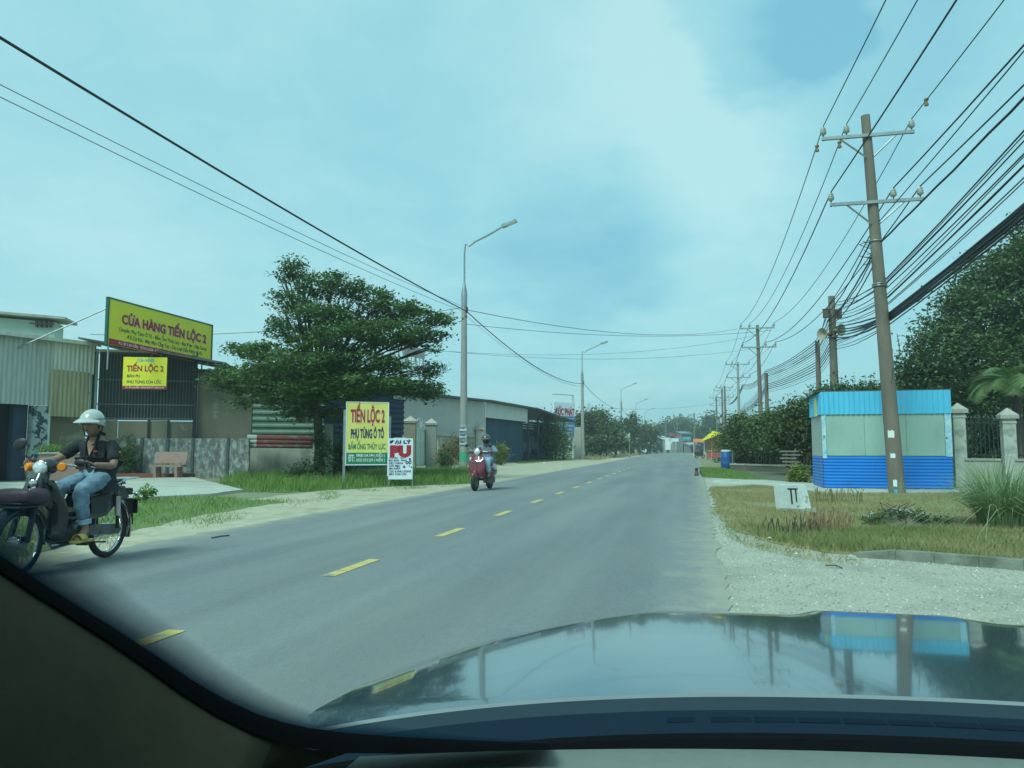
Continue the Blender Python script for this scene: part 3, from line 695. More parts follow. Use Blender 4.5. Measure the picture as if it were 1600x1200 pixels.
mw.build('letter_shadow', pm('pink_shadow',(.62,.42,.30),(.6,.4,.3),3,.6), o); mb.build('lettering','red',o)
mb = MB(); TX(mb,'Chuyên: Phụ Tùng Ô Tô - Bấm Ống Thủy Lực - Bạc Đạn - Dây Curoa',.09*Lb,.95*Lb,.335*hb,.085*hb,-.006,0,.02,T)
TX(mb,'Đồ Cơ Khí - Máy Móc Cầm Tay - Các Loại Dầu Nhớt Và Pu',.165*Lb,.90*Lb,.195*hb,.085*hb,-.006,0,.02,T); mb.build('small_lettering','dkgreen',o)
mb = MB(); TX(mb,'ĐC: ẤP 3 AN VIỄN - TRẢNG BOM - ĐỒNG NAI  ĐT: 0908.134.194 (KIỀU)  0937.073.229 (HIỀN)',.09*Lb,.95*Lb,.035*hb,.06*hb,-.011,0,.015,T); mb.build('address_lettering','white',o)
mb = MB(); mb.tube([(.02,.05,hb*.8),(-1.6,2.6,-.3)],.025,6).tube([(Lb*.6,.05,hb*.6),(Lb*.6,1.6,-.5)],.025,6).tube([(.1,.08,0),(.1,.08,-.9)],.03,6).tube([(Lb-.4,.08,dz),(Lb-.4,.08,dz-.7)],.03,6).tube([(Lb*.5,.08,dz*.5),(Lb*.5,.08,dz*.5-.8)],.03,6); mb.build('brace','greysteel',o)
# --- small hanging sign
fj = Fac(187, 28.6, 256, 28.8)
o = fj.E('hanging_sign','small yellow sign hanging under the billboard in front of the bars','sign'); X = fj.x; z1 = fj.p(220,558)[1]; z0 = fj.p(220,608)[1]; Ls = fj.len; hs = z1-z0
MB().box(0,Ls,0,.04,z0,z1).build('panel','yellowsign',o)
MB().box(0,Ls,-.004,0,z0,z0+hs*.1).build('red_strip','red',o)
mb = MB(); TX(mb,'TIẾN LỘC 2',.08*Ls,.93*Ls,z0+.56*hs,.17*hs,-.006,0,.035); mb.build('lettering','red',o)
mb = MB(); TX(mb,'BÁN PU',.1*Ls,.39*Ls,z0+.365*hs,.09*hs,-.006,0,.02); TX(mb,'PHỤ TÙNG CỬA LỐC',.1*Ls,.88*Ls,z0+.18*hs,.09*hs,-.006,0,.02); mb.build('small_lettering','dkgreen',o)
mb = MB(); TX(mb,'CỬA HÀNG',.31*Ls,.70*Ls,z0+.86*hs,.085*hs,-.006,0,.03); mb.build('blue_lettering','cyan',o)
mb = MB(); TX(mb,'ĐC: ẤP 3 AN VIỄN - TRẢNG BOM  ĐT: 0908.134.194',.07*Ls,.95*Ls,z0+.025*hs,.05*hs,-.008,0,.015); mb.build('address_lettering','white',o)
mb = MB()
for xx in (.2,Ls-.2): mb.tube([(xx,.02,z1),(xx,.02,z1+.45)],.012,5)
mb.build('hanger','darksteel',o)

# --- stone bench and planter
def bench(px, D, rz, wdt, label, cat='bench'):
    p = W(px,701,D); o = E_('stone_bench', label, cat, (p.x,p.y,.0), rz)
    MB().box(-wdt/2,wdt/2,-.22,.20,.38,.45).build('seat','pinkstone',o)
    MB().add([(-wdt/2+.02,.16,.50),(wdt/2-.02,.16,.50),(wdt/2+.02,.26,.92),(-wdt/2-.02,.26,.92),(-wdt/2+.02,.22,.50),(wdt/2-.02,.22,.50),(wdt/2+.02,.32,.92),(-wdt/2-.02,.32,.92)],[(0,1,2,3),(4,7,6,5),(0,4,5,1),(1,5,6,2),(2,6,7,3),(3,7,4,0)]).build('backrest','pinkstone',o)
    for s in (-1,1):
        MB().prism([(-.2,0),(-.12,0),(-.08,.2),(.08,.2),(.12,0),(.22,0),(.20,.38),(-.22,.38)],s*wdt*.33-.05,s*wdt*.33+.05,axis='x').build('leg','pinkstone',o)
        MB().box(s*wdt*.3-.04,s*wdt*.3+.04,.16,.22,.45,.55).build('backrest_support','pinkstone',o)
    return o
b0 = bench(263.5, 28.3, YAW-.05, 1.2, 'weathered pinkish stone bench standing before the mottled wall'); b0.location.z = .08
fk = Fac(64, 25.2, 130, 25.6)
o = fk.E('planter','pink rendered planter box with low greenery behind the rider','planter'); zt = fk.p(100,709)[1]
MB().box(0,fk.len,0,.6,0,zt).build('box','pinkstone',o); MB().box(-.05,fk.len+.05,-.05,.65,zt,zt+.05).build('rim','palewall',o)
bulk('foliage',crown([(x,.3,zt+.15,.35,.3,.14) for x in (.2,.6,1.0,1.3)],1800,.08,.09,.035,.3,.6,3),4,'grassg',o)

# --- main tree (layered crown)
def ab(px, py, D, rx, ry, rd): 
    p = W(px,py,D); k = D/1204; return (p.x,p.y,p.z,rx*k,rd,ry*k)
D0 = 27.0
bl = [ab(470,425,D0,22,13,.9), ab(496,450,D0+.3,38,14,1.3), ab(462,470,D0-.5,26,12,1.2), ab(535,452,D0,30,11,1.3), ab(580,466,D0+.5,34,13,1.4),
      ab(500,494,D0-1,50,15,1.8), ab(560,496,D0+1,62,16,2.2), ab(622,484,D0,34,12,1.6), ab(660,498,D0+.4,40,11,1.4), ab(465,522,D0,44,12,1.6),
      ab(600,520,D0-1,72,16,2.2), ab(652,528,D0+.5,36,10,1.4), ab(535,532,D0-1.6,78,17,2.0), ab(395,550,D0,30,9,1.4), ab(435,552,D0-.8,46,13,1.8), ab(378,582,D0+.3,38,9,1.3), ab(350,595,D0,24,6,.9),
      ab(420,588,D0-1.2,54,14,1.8), ab(480,572,D0-1.8,74,18,2.2), ab(555,568,D0-1.4,84,17,2.2), ab(665,582,D0+.6,18,6,1.0), ab(450,625,D0-.6,52,12,1.6), ab(398,610,D0+.2,32,8,1.1),
      ab(510,612,D0-1.5,74,16,2.0), ab(580,600,D0-1.8,66,13,2.0), ab(622,605,D0-.8,48,10,1.6), ab(655,618,D0+.2,26,7,1.1), ab(662,600,D0,26,6,1), ab(548,648,D0+.8,56,11,1.4), ab(480,645,D0+.6,46,11,1.3),
      ab(458,411,D0,13,7,.6), ab(443,432,D0,12,6,.6), ab(522,432,D0,16,7,.7), ab(563,445,D0,14,6,.7), ab(604,464,D0,15,6,.7), ab(640,478,D0,14,6,.7), ab(697,499,D0,16,6,.7), ab(690,522,D0,14,5,.6), ab(434,504,D0,16,6,.7), ab(440,478,D0,14,6,.7),
      ab(376,543,D0,16,7,.7), ab(333,604,D0,12,4,.6), ab(686,613,D0,14,5,.6), ab(680,574,D0,16,5,.6), ab(376,632,D0,16,5,.7), ab(676,545,D0,12,4,.6)]
p = W(500,701,26.6); base = (p.x,p.y,0)
tree('spreading_tree','wide spreading green tree with layered branches beside the yellow roadside sign',base,bl,56000,.165,(.15,.075),'leaf',.17,up=.7,flat=.5,seed=5,fork=.40,inner=.5,lean=(-.35,.3))
# weeds at its foot
o = E_('shrub','tangle of weeds and vines round the foot of the spreading tree','shrub',base)
bulk('foliage',crown([(-.3,-.3,.3,.6,.5,.35),(.3,-.2,.7,.3,.3,.7),(.1,-.2,1.3,.25,.25,.6),(-.8,-.4,.2,.6,.4,.2)],3200,.12,.10,.05,.3,.9,3),4,'leafd',o)
MB().tube([(0,-.15,0),(.1,-.1,.6),(.05,0,1.4)],.02,5).build('stem','bark',o)

# --- roadside signs
fl = Fac(541, 22.6, 606, 23.0)
o = fl.E('roadside_sign','yellow and green roadside sign on two posts in front of the tree','sign'); Ls = fl.len; z1 = fl.p(570,629)[1]; z0 = fl.p(570,727)[1]; hs = z1-z0
MB().box(0,Ls,0,.04,z0,z1).build('panel','paleyellow',o)
MB().box(.0,Ls-.0,-.004,0,z0+.03,z0+hs*.20).build('green_band','green',o)
MB().box(0,Ls,-.006,.0,z0,z0+.03).build('white_edge','white',o)
def rim(o, L_, z0, z1, mat='greysteel'):
    MB().box(-.02,L_+.02,-.012,.05,z1,z1+.02).box(-.02,0,-.012,.05,z0,z1).box(L_,L_+.02,-.012,.05,z0,z1).build('frame',mat,o)
rim(o,Ls,z0,z1,'white')
mw = MB(); TX(mw,'TIẾN LỘC 2',.098*Ls,.918*Ls,z0+.683*hs,.195*hs,-.005,0,.045); mw.build('letter_shadow',MATS['pink_shadow'],o)
mb = MB(); TX(mb,'TIẾN LỘC 2',.09*Ls,.91*Ls,z0+.69*hs,.195*hs,-.008,0,.03); mb.build('lettering','red',o)
mb = MB(); TX(mb,'PHỤ TÙNG Ô TÔ',.10*Ls,.90*Ls,z0+.435*hs,.14*hs,-.008,0,.035); mb.build('blue_lettering','navytxt',o)
mb = MB(); TX(mb,'BẤM ỐNG THỦY LỰC',.05*Ls,.94*Ls,z0+.255*hs,.085*hs,-.008,0,.02); mb.build('green_lettering','green',o)
mb = MB(); TX(mb,'ĐT:',.05*Ls,.20*Ls,z0+.065*hs,.10*hs,-.010,0,.03); TX(mb,'0908.134.194 ( KIỀU )',.24*Ls,.93*Ls,z0+.135*hs,.045*hs,-.010,0,.02); TX(mb,'0937.073.229 ( HIỀN )',.24*Ls,.93*Ls,z0+.06*hs,.045*hs,-.010,0,.02); mb.build('phone_lettering','white',o)
for xx, zz_ in ((-.05,fl.p(538,640)[1]),(Ls+.06,fl.p(607,650)[1])): MB().box(xx-.035,xx+.035,.055,.115,0,zz_).build('post','greysteel',o)
MB().box(-.1,Ls+.1,.06,.1,z0+.2,z0+.24).build('crossbar','greysteel',o)
fm = Fac(605.5, 22.9, 646.5, 23.1)
o = fm.E('dealer_board','small white board with big red letters standing right of the yellow roadside sign','sign'); Ls = fm.len; z1 = fm.p(625,684)[1]; z0 = fm.p(625,749)[1]; hs = z1-z0
mb = MB().prism([(.0,z0+.1),(.03,z0+.1),(.03,z0),(Ls-.03,z0),(Ls-.02,z1-.2),(Ls-.03,z1-.02),(Ls*.72,z1-.015),(Ls*.7,z1),(Ls*.25,z1),(Ls*.22,z1-.015),(.01,z1-.02)],0,.03,axis='y'); mb.build('panel','bluewhite',o)
mb = MB(); TX(mb,'PU',.09*Ls,.90*Ls,z0+.56*hs,.235*hs,-.006,0,.09); mb.build('lettering','red',o)
mb = MB(); TX(mb,'ĐẠI LÝ',.07*Ls,.91*Ls,z0+.86*hs,.075*hs,-.006,0,.05)
for i,(s_,a_,b_) in enumerate((('CHUYÊN:   NHỚT',.06,.72),('BẠC ĐẠN - THAU',.06,.74),('DÂY CUROA',.06,.60),('CỐT BEN',.06,.48),('SIN PHỐT',.06,.50),('LỌC & PHỤ TÙNG',.06,.90),('MÁY CỬA LỐC',.06,.74))):
    TX(mb,s_,a_*Ls,b_*Ls,z0+(.50-.066*i)*hs,(.028 if i==0 else .042)*hs,-.006,0,.03)
mb.build('small_lettering','navytxt',o)
mb = MB(); c_ = .82*Ls
mb.torus((c_-.06,-.006,z0+.40*hs),.035,.012,(0,1,0),14,6,rz=.002).torus((c_+.03,-.007,z0+.405*hs),.035,.012,(0,1,0),14,6,rz=.002)
mb.lathe([(.035,0),(.035,.004)],(c_-.14,-.003,z0+.30*hs),(0,-1,0),12).lathe([(.022,0),(.022,.004)],(c_+.08,-.003,z0+.29*hs),(0,-1,0),10)
mb.box(c_+.0,c_+.02,-.006,-.002,z0+.30*hs,z0+.34*hs).lathe([(.03,0),(.03,.004)],(c_+.03,-.003,z0+.47*hs),(0,-1,0),8).box(c_-.0,c_+.05,-.006,-.002,z0+.47*hs,z0+.51*hs)
mb.build('picture_marks','navytxt',o)
for xx in (.05,Ls-.04): MB().box(xx,xx+.03,.035,.065,0,z1-.1).build('post','greysteel',o)

# --- gate pillars, gate and low wall
def gpillar(px, D, h, wd, label, mat='concrete'):
    p = W(px,701,D); o = E_('gate_pillar', label, 'pillar', (p.x,p.y,0), YAW, 'grey gate pillars with pointed caps')
    MB().box(-wd/2,wd/2,-wd/2,wd/2,0,h-.42).build('shaft',mat,o)
    mb = MB().box(-wd*.62,wd*.62,-wd*.62,wd*.62,h-.415,h-.33)
    a = wd*.66; mb.add([(-a,-a,h-.325),(a,-a,h-.325),(a,a,h-.325),(-a,a,h-.325),(0,0,h)],[(0,3,2,1),(0,1,4),(1,2,4),(2,3,4),(3,0,4)]); mb.build('cap', pm('pink_cap',(.42,.36,.31),(.34,.30,.26),6,.85), o)
    return o
brickg = pm('grey_block', (.27,.27,.24), (.20,.20,.18), 8, .9, stretch=(1,1,4))
M['greyblock'] = brickg
gpillar(641,44,3.0,.62,'brownish gate pillar with a pointed cap directly behind the small white board','brownwall')
gpillar(674,46.5,2.95,.62,'grey block gate pillar with a pointed cap right of the fan-topped gate','greyblock')
gpillar(702.5,56,2.85,.50,'thinner grey pillar with a pointed cap between the fan-topped gate and the first lamp post')
gpillar(750,56,2.85,.58,'grey gate pillar with a pointed cap behind the scooter rider')
fn = Fac(648.5, 45, 665.5, 46.4)
o = fn.E('iron_gate','cream metal gate leaf with a fan-shaped top between the two block pillars','gate'); X = fn.x; Lg = fn.len; z1 = fn.p(657,672)[1]; zt = fn.p(657,653)[1]
MB().box(0,Lg,0,.04,.15,z1).build('leaf','mintwall',o)
mb = MB().box(0,Lg,-.03,.05,z1,z1+.07).box(0,Lg,-.03,.0,z1-.75,z1-.70).box(0,.06,-.03,.05,.1,z1).box(Lg-.06,Lg,-.03,.05,.1,z1).box(Lg*.48,Lg*.52,-.03,0,.1,z1); mb.build('frame','mintwall',o)
mb = MB(); c_ = Lg*.45
for k in range(7):
    a = PI*(k/6); mb.tube([(c_,.0,z1+.07),(c_-math.cos(a)*Lg*.46,0,z1+.07+math.sin(a)*(zt-z1-.1))],.016,5)
mb.tube([(c_-math.cos(PI*k/12)*Lg*.47,0,z1+.07+math.sin(PI*k/12)*(zt-z1-.08)) for k in range(13)],.022,5); mb.build('fan_top','whitewall',o)
fo = Fac(731, 55.5, 745, 56); o = fo.E('side_gate','pale green metal gate with a curved top behind the first lamp post','gate'); Lg = fo.len
pts = [(0,.1),(Lg,.1),(Lg,1.9)]+[(Lg*(1-k/8),1.9+1.0*(k/8)**.6) for k in range(1,9)]; MB().prism(pts,0,.05,axis='y').build('leaf','mintwall',o)
MB().box(0,Lg,-.03,0,.9,.97).box(0,Lg,-.03,0,1.85,1.91).build('rail','concrete',o)
fp = Fac(683, 49, 745, 56); o = fp.E('balustrade_wall','low cream balustrade wall between the grey gate pillars','wall')
MB().box(0,fp.len,0,.2,0,.75).build('base','palewall',o); MB().box(0,fp.len,0,.2,1.95,2.08).build('top_rail','palewall',o)
for k in range(22): MB().lathe([(.05,.751),(.09,.95),(.05,1.4),(.08,1.75),(.06,1.949)],(.3+k*(fp.len-.6)/21,.1,0),n=7).build('baluster','palewall',o)

# shrubs
def shrub(name,label,px,py,D,rx,rz_,mat,n,leaf=(.09,.04),seed=1,cl=.14):
    p = W(px,701,D); o = E_(name,label,'shrub',(p.x,p.y,0)); rnd = random.Random(seed)
    B = [(rnd.uniform(-.55,.55)*rx, rnd.uniform(-.3,.3)*rx, rz_*rnd.uniform(.3,.75), rx*.5, rx*.45, rz_*.42) for _ in range(7)]
    bulk('foliage',crown(B,n,cl,leaf[0],leaf[1],.2,1.1,seed),4,mat,o)
    mb = MB()
    for b in B: mb.tube([(b[0]*.2,b[1]*.2,0),(b[0]*.6,b[1]*.6,b[2]*.5),(b[0],b[1],b[2]+b[5]*.6)],.018,5)
    mb.build('stem','bark',o); return o
shrub('shrub','yellow-green shrub on the verge behind the scooter',783,727,52,.65,1.35,'leafy',3600,(.15,.05),3)
shrub('shrub','brownish dry bush against the balustrade wall left of the first lamp post',703,731,43,.75,1.7,'leafb',4200,(.13,.05),4)
shrub('shrub','dark green bush at the foot of the grey gate pillars',692,735,40,.35,.9,'leafd',1200,(.1,.05),6)
shrub('shrub','low leafy bush on the kiosk side of the driveway, left of the blue kiosk',1250,757,25.2,.42,.48,'leafy',2200,(.10,.05),7,.09)
shrub('shrub','grey-green bush growing between the yellow roadside sign and the dark shed',532,735,29.5,.8,1.75,'leafo',4200,(.12,.05),8)
# young plant in lawn near motorcycle
p = G(228,786); o = E_('seedling','bright green leafy young plant on the lawn behind the motorcycle','plant',(p.x,p.y,0))
bulk('foliage',crown([(0,0,.25,.17,.17,.08),(-.1,0,.12,.12,.1,.08),(.12,0,.2,.12,.1,.06)],420,.05,.09,.035,.3,.8,3),4,'grassg',o)
MB().tube([(0,0,0),(.01,0,.14),(0,0,.27)],.008,5).build('stem','grassg',o)

# --- white warehouse
fq = Fac(600, 47, 757, 57)
o = fq.E('warehouse','large pale grey sheet-metal warehouse wall behind the gate pillars','warehouse'); zl = fq.p(628,615)[1]; zr = fq.p(757,628)[1]; xl = fq.x(600); xr = fq.len
k_ = (zr-zl)/(fq.x(757)-fq.x(628)); zl0 = zl-k_*fq.x(628)
mb = MB().corr(0,xr,0,0,0,.5,.02,zf=lambda x: zl0+k_*x); mb.build('sheet_wall','greywall',o)
mb = MB().add([(0,.05,0),(xr,.05,0),(xr,.05,zr-.02),(0,.05,zl0-.02),(0,12,0),(xr,12,0),(xr,12,zr-.02),(0,12,zl0-.02)],[(0,1,2,3),(4,7,6,5),(1,5,6,2),(0,3,7,4),(3,2,6,7)]); mb.build('side_wall','greywall',o)
mb = MB().add([(-.2,-.5,zl0+.02),(xr+.1,-.5,zr+.02),(xr+.1,12.3,zr+.02),(-.2,12.3,zl0+.02),(-.2,-.5,zl0+.16),(xr+.1,-.5,zr+.14),(xr+.1,12.3,zr+.14),(-.2,12.3,zl0+.16)],[(0,3,2,1),(4,5,6,7),(0,1,5,4),(1,2,6,5),(2,3,7,6),(3,0,4,7)]); mb.build('roof','roofdark',o)
# --- blue shed
fr = Fac(757, 57.5, 882, 80)
o = fr.E('blue_shed','long dark blue open-fronted shed with a pale fascia behind the verge','shed'); X = fr.x; zt = fr.p(757,628)[1]; zf = fr.p(757,652)[1]; xf = X(822); xr = fr.len
MB().box(.1,xf+.3,.4,.5,0,zf+.3).build('blue_panel',pm('blue_tarp',(.012,.075,.14),(.010,.035,.075),.35,.8),o)
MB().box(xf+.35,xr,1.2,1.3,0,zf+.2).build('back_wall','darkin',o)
MB().corr(0,xf,zf,zt,0,.5,.03).build('fascia','zincbright',o)
MB().box(xf,xf+.25,-.05,.1,zf-.1,zt).box(-.12,0,-.08,.12,0,zt).build('fascia_edge','white',o)
mb = MB().add([(-.2,-.6,zt+.02),(xf+2,-.6,zt+.02),(xr+1.5,-.9,zt-.75),(xr+1.5,9,zt-.2),(-.2,9,zt+.6),(-.2,-.6,zt+.14),(xf+2,-.6,zt+.14),(xr+1.5,-.9,zt-.6),(xr+1.5,9,zt-.05),(-.2,9,zt+.75)],[(0,4,3,2,1),(5,6,7,8,9),(0,1,6,5),(1,2,7,6),(2,3,8,7),(3,4,9,8),(4,0,5,9)]); mb.build('roof','roofdark',o)
for k in range(5):
    xx = xf+.6+k*(xr-xf-1)/4; MB().box(xx,xx+.15,-.05,.1,0,zt-.3).build('post','navy',o)
mb = MB()
for k in range(4): mb.box(xf+1.5,xr-6,1.1,1.14,zf-.5+k*.22,zf-.42+k*.22)
mb.build('slats','greywall',o)
mb = MB(); rnd = random.Random(4)
for k in range(14): x_ = xf+1.5+k*.9; mb.box(x_,x_+.5,.7,1.1,.7+rnd.random()*.4,1.6+rnd.random()*.8)
mb.build('stored_goods',pm('stored_goods',(.10,.12,.13),(.03,.04,.05),1.5,.8),o)
shrub('shrub','dark leafy tree-like bush leaning on the far end of the blue shed',864,716,74,1.9,3.9,'leafd',5200,(.28,.14),11,.5)
# --- far shop sign
fs = Fac(866, 84, 899, 86)
o = fs.E('shop_sign','tall blue and white shop sign on posts beyond the blue shed','sign'); X = fs.x; Ls = fs.len; z1 = fs.p(880,629)[1]; zm = fs.p(880,650)[1]; z0 = fs.p(880,680)[1]
MB().box(0,Ls,0,.15,zm,z1).build('upper_panel','bluewhite',o); MB().box(.3,Ls,0,.15,z0,zm-.01).build('lower_panel','signblue',o)
mb = MB(); TX(mb,'ĐỨC PHÁT',.04*Ls,.96*Ls,zm+.08*(z1-zm),.48*(z1-zm),-.02,0,.05); mb.build('lettering','red',o)
mb = MB(); hh = zm-z0
for i,(s_,a_,b_) in enumerate((('VẬT LIỆU - CƠ KHÍ',.1,.95),('THIẾT BỊ ĐIỆN - SẮT',.0,.92),('THÉP - VỎ INOX',.2,.93),('TOLE, NƯỚC...',.32,.9),('ĐT: 0937 123 456'.replace('123 456','...'),.38,.97))):
    TX(mb,s_,max(.33,a_*Ls),b_*Ls,z0+hh*(.85-.2*i),hh*(.05 if i in (0,) else .10),-.02,0,.03)
mb.build('white_lettering','white',o)
for xx in (.5,Ls*.55,Ls-.1): MB().box(xx-.09,xx+.09,.16,.34,0,z1+(.9 if xx>Ls*.7 else 0)).build('post','whitewall',o)
MB().box(.0,Ls,.17,.25,z1+.85,z1+.92).build('top_rail','greysteel',o)
p = W(903,701,84); o = MB().box(-.35,.35,-.3,.3,0,fs.p(903,668)[1]).build('pillar','concrete',label='plain grey concrete pillar right of the tall blue shop sign',cat='pillar'); o.location = (p.x,p.y,0)

# steel truss sign frame above the dark shed
ft = Fac(607, 50, 660, 54)
o = ft.E('truss_frame','white steel truss frame carrying a faded board, seen behind the tree','sign frame'); z0 = ft.p(630,592)[1]; z1 = ft.p(630,548)[1]; Lt = ft.len
mb = MB()
for k in range(9): x_ = Lt*k/8; mb.tube([(x_,0,z0-1.5),(x_,0,z1+.3)],.05,5)
for z_ in (z0,(z0+z1)/2,z1): mb.tube([(0,0,z_),(Lt,0,z_)],.05,5)
for k in range(8): mb.tube([(Lt*k/8,0,z0 if k%2 else z1),(Lt*(k+1)/8,0,z1 if k%2 else z0)],.035,5)
mb.build('truss','whitewall',o); MB().box(Lt*.35,Lt,-.12,-.06,z1-.3,z1+.4).build('faded_board',pm('faded_board',(.42,.30,.28),(.5,.45,.4),2,.7),o)
# palm sprig behind the rendered house

# ================================================================== STREET LAMPS (left side)
def lamp(px, py_base, label, Yover=None):
    p = G(px, py_base); o = E_('street_lamp', label, 'street lamp', (p.x,p.y,0), 0, 'street lamps along the left verge'); return o
lp = [G(724,737), G(930,718), G(979,711.4), G(997,708.9), G(1003.5,707.4)]
lp = [Vector((-10.2,q.y,0)) if i else q for i, q in enumerate(lp)]
zcap = W(724,446,37.4).z; ztip = W(806,351,37).z; zs = W(724,395,37.4).z
print('lamps', lp, zcap, ztip)
def mklamp(q, label, proto=None):
    o = E_('street_lamp', label, 'street lamp', (q.x,q.y,0), 0, 'street lamps along the left verge')
    if proto is not None:
        for ch in proto.children:
            c = ch.copy(); COL.objects.link(c); c.parent = o
        return o
    MB().tube([(0,0,-.1),(0,0,3),(0,0,zcap-1)],[.21,.18,.135],14).build('post','lampconc',o,smooth=True)
    MB().lathe([(.145,zcap-1),(.15,zcap-.6),(.15,zcap-.3),(.05,zcap+.25)],n=14).build('collar','greysteel',o,smooth=True)
    R0 = .55; A = ztip-.0
    pts = [(0,0,zcap)]; 
    pts += [(0,0,zs+.1)]
    za = W(740,377,37.2).z
    pts += [(.06,-.02,zs+.55),(.25,-.05,za-.12),(.55,-.1,za+.08),(1.2,-.2,za+.32),(2.05,-.35,ztip-.08)]
    MB().tube(pts,.045,8).build('arm','greysteel',o,smooth=True)
    T = Matrix.Translation((2.35,-.4,ztip)) @ Matrix.Rotation(math.radians(-17),4,'Y') @ Matrix.Rotation(math.radians(-8),4,'Z')
    MB().box(-.35,.42,-.12,.12,-.06,.07,T=T).box(-.36,-.1,-.09,.09,.07,.11,T=T).build('lamp_head','greysteel',o)
    MB().box(-.05,.38,-.1,.1,-.075,-.06,T=T).build('lens','lens',o)
    MB().box(.12,.2,-.12,.0,W(724,487,37.4).z,W(724,478,37.4).z).box(.12,.17,-.2,-.08,W(724,495,37.4).z,W(724,491,37.4).z).build('cable_bracket','darksteel',o)
    return o
L0 = mklamp(lp[0],'nearest street lamp on a stickered concrete post behind the scooter')
mklamp(lp[1],'second street lamp along the left verge, standing beyond the blue shed',L0)
mklamp(lp[2],'third street lamp along the left verge, in front of the white-roofed house',L0)
mklamp(lp[3],'fourth street lamp along the left verge, just left of the far crossroads',L0)
mklamp(lp[4],'farthest and smallest street lamp along the left verge',L0)
# stickers and painted notices on the nearest post
zA = W(724,663,37.4).z; zB = W(724,712,37.4).z
mb = MB(); nn = 9
def band(z0,z1,r,a0,a1,mat,name,label=None):
    mb = MB(); k = 8; v = []
    for i in range(k+1):
        a = a0+(a1-a0)*i/k; v += [(r*math.cos(a),r*math.sin(a),z0),(r*math.cos(a),r*math.sin(a),z1)]
    mb.add(v,[(2*i,2*i+2,2*i+3,2*i+1) for i in range(k)]); return mb.build(name,mat,L0)
rnd = random.Random(3)
bz = zA
cols = ['plaster','white','plaster','bluewhite','plaster','white','plaster']
for i in range(7):
    z1 = zA-(zA-zB)*i/7*.78; z0 = z1-(zA-zB)/7*.72
    band(z0,z1,.196+.0005*i,-PI*.95+rnd.uniform(0,.2),-PI*.1-rnd.uniform(0,.2),cols[i],'notice')
zg = W(724,722,37.4).z; zh = W(724,706,37.4).z
band(zg,zh,.207,-PI,0,'greenstk','notice')
mb = MB()
for i in range(6):
    z_ = zA-(zA-zB)*i/7*.78-.22; TX(mb,('ĐT 0937','KHOAN','0908','CẮT','GIẾNG','BÊ TÔNG')[i],-.13,.13,z_,.09,-.213,0,.03)
mb.build('lettering','navytxt',L0)

# ================================================================== UTILITY POLES (right side)
def insul(mb, x, y, z, s=1):
    mb.lathe([(.02*s,0),(.06*s,.03*s),(.075*s,.06*s),(.055*s,.075*s),(.07*s,.10*s),(.05*s,.12*s),(.06*s,.15*s),(.035*s,.19*s),(.015*s,.21*s)],(x,y,z),n=10)
zU = W(1352,203,18.75).z; zLo = W(1362,311,18.85).z; zT = W(1352,181,18.7).z
print('pole z', zT, zU, zLo)
def upole(base, top, label, r0=.21, r1=.10, arms=(), mat='poleconc', group='utility poles on the right-hand side'):
    b = Vector((base[0],base[1],0)); t = Vector(top); o = E_('utility_pole', label, 'utility pole', b, 0, group); d = t-b
    MB().tube([(-d*.01),d*.25,d*.5,d*.75,d],[r0,r0+(r1-r0)*.25,(r0+r1)/2,r0+(r1-r0)*.75,r1],14).build('post',mat,o,smooth=True)
    pins = []
    for (z, xl, xr, ins) in arms:
        c = d*(z/d.z); yo = -.14
        MB().box(c.x-xl,c.x+xr,yo+c.y-.035,yo+c.y+.035,z-.04,z+.04).build('crossarm','greysteel',o)
        mb = MB(); zb = z-.55
        cb = d*(zb/d.z)
        for s,e in ((-1,xl),(1,xr)): mb.tube([(c.x+s*e*.62,yo+c.y,z-.03),(cb.x+s*.10,yo+.02+cb.y,zb)],.024,6)
        mb.build('brace','greysteel',o)
        row = []
        for x in ins:
            mb = MB(); insul(mb,c.x+x,yo+c.y,z+.09,1.15); io = mb.build('insulator','porcelain',o,smooth=True)
            MB().tube([(c.x+x,yo+c.y,z-.06),(c.x+x,yo+c.y,z+.10)],.014,6).build('pin','darksteel',io)
            row.append(b+Vector((c.x+x,yo+c.y,z+.09+.235)))
        pins.append(row)
    return o, pins
B0 = G(1402,772); T0 = W(1352,181,B0.dot(Fh)+.0)
A_up = (zU,1.12,1.08,(-1.08,-.52,1.02)); A_lo = (zLo,1.05,1.16,(-1.02,.46,1.08))
po, pin0 = upole(B0, T0, 'tall brown leaning utility pole with two crossarms in front of the blue kiosk', .20,.11,(A_up,A_lo))
def dl(z): # axis of the leaning pole at height z
    return B0+(T0-B0)*(z/T0.z)
mb = MB(); rel = lambda z: dl(z)-B0
for z_,r_ in ((W(1385,440,18.9).z,.165),(W(1385,443,18.9).z,.165),(W(1372,372,18.9).z,.15)):
    c = rel(z_); mb.torus((c.x,c.y,z_),r_,.02,(0,0,1),18,6)
mb.build('cable_band','greysteel',po)
c = rel(W(1388,680,19).z); mb = MB()
for (px,py,w_,h_,mt) in ((1389,678,12,13,'white'),(1396,712,9,8,'bluewhite'),(1391,755,7,12,'bluewhite'),(1392,768,6,8,'cyan')):
    z_ = W(px,py,19).z; c = rel(z_); r_ = .20-.09*z_/T0.z+.004; a0 = -PI*.62; v=[]; da = w_/1204*19/r_*.8; hh = h_/1204*19
    for i in range(6): a = a0+da*(i/5-.5); v += [(c.x+r_*math.cos(a),c.y+r_*math.sin(a),z_-hh/2*(1-.2*(i%2))),(c.x+r_*math.cos(a),c.y+r_*math.sin(a),z_+hh/2*(1-.15*(i%3)))]
    MB().add(v,[(2*i,2*i+2,2*i+3,2*i+1) for i in range(5)]).build('torn_notice',mt,po)
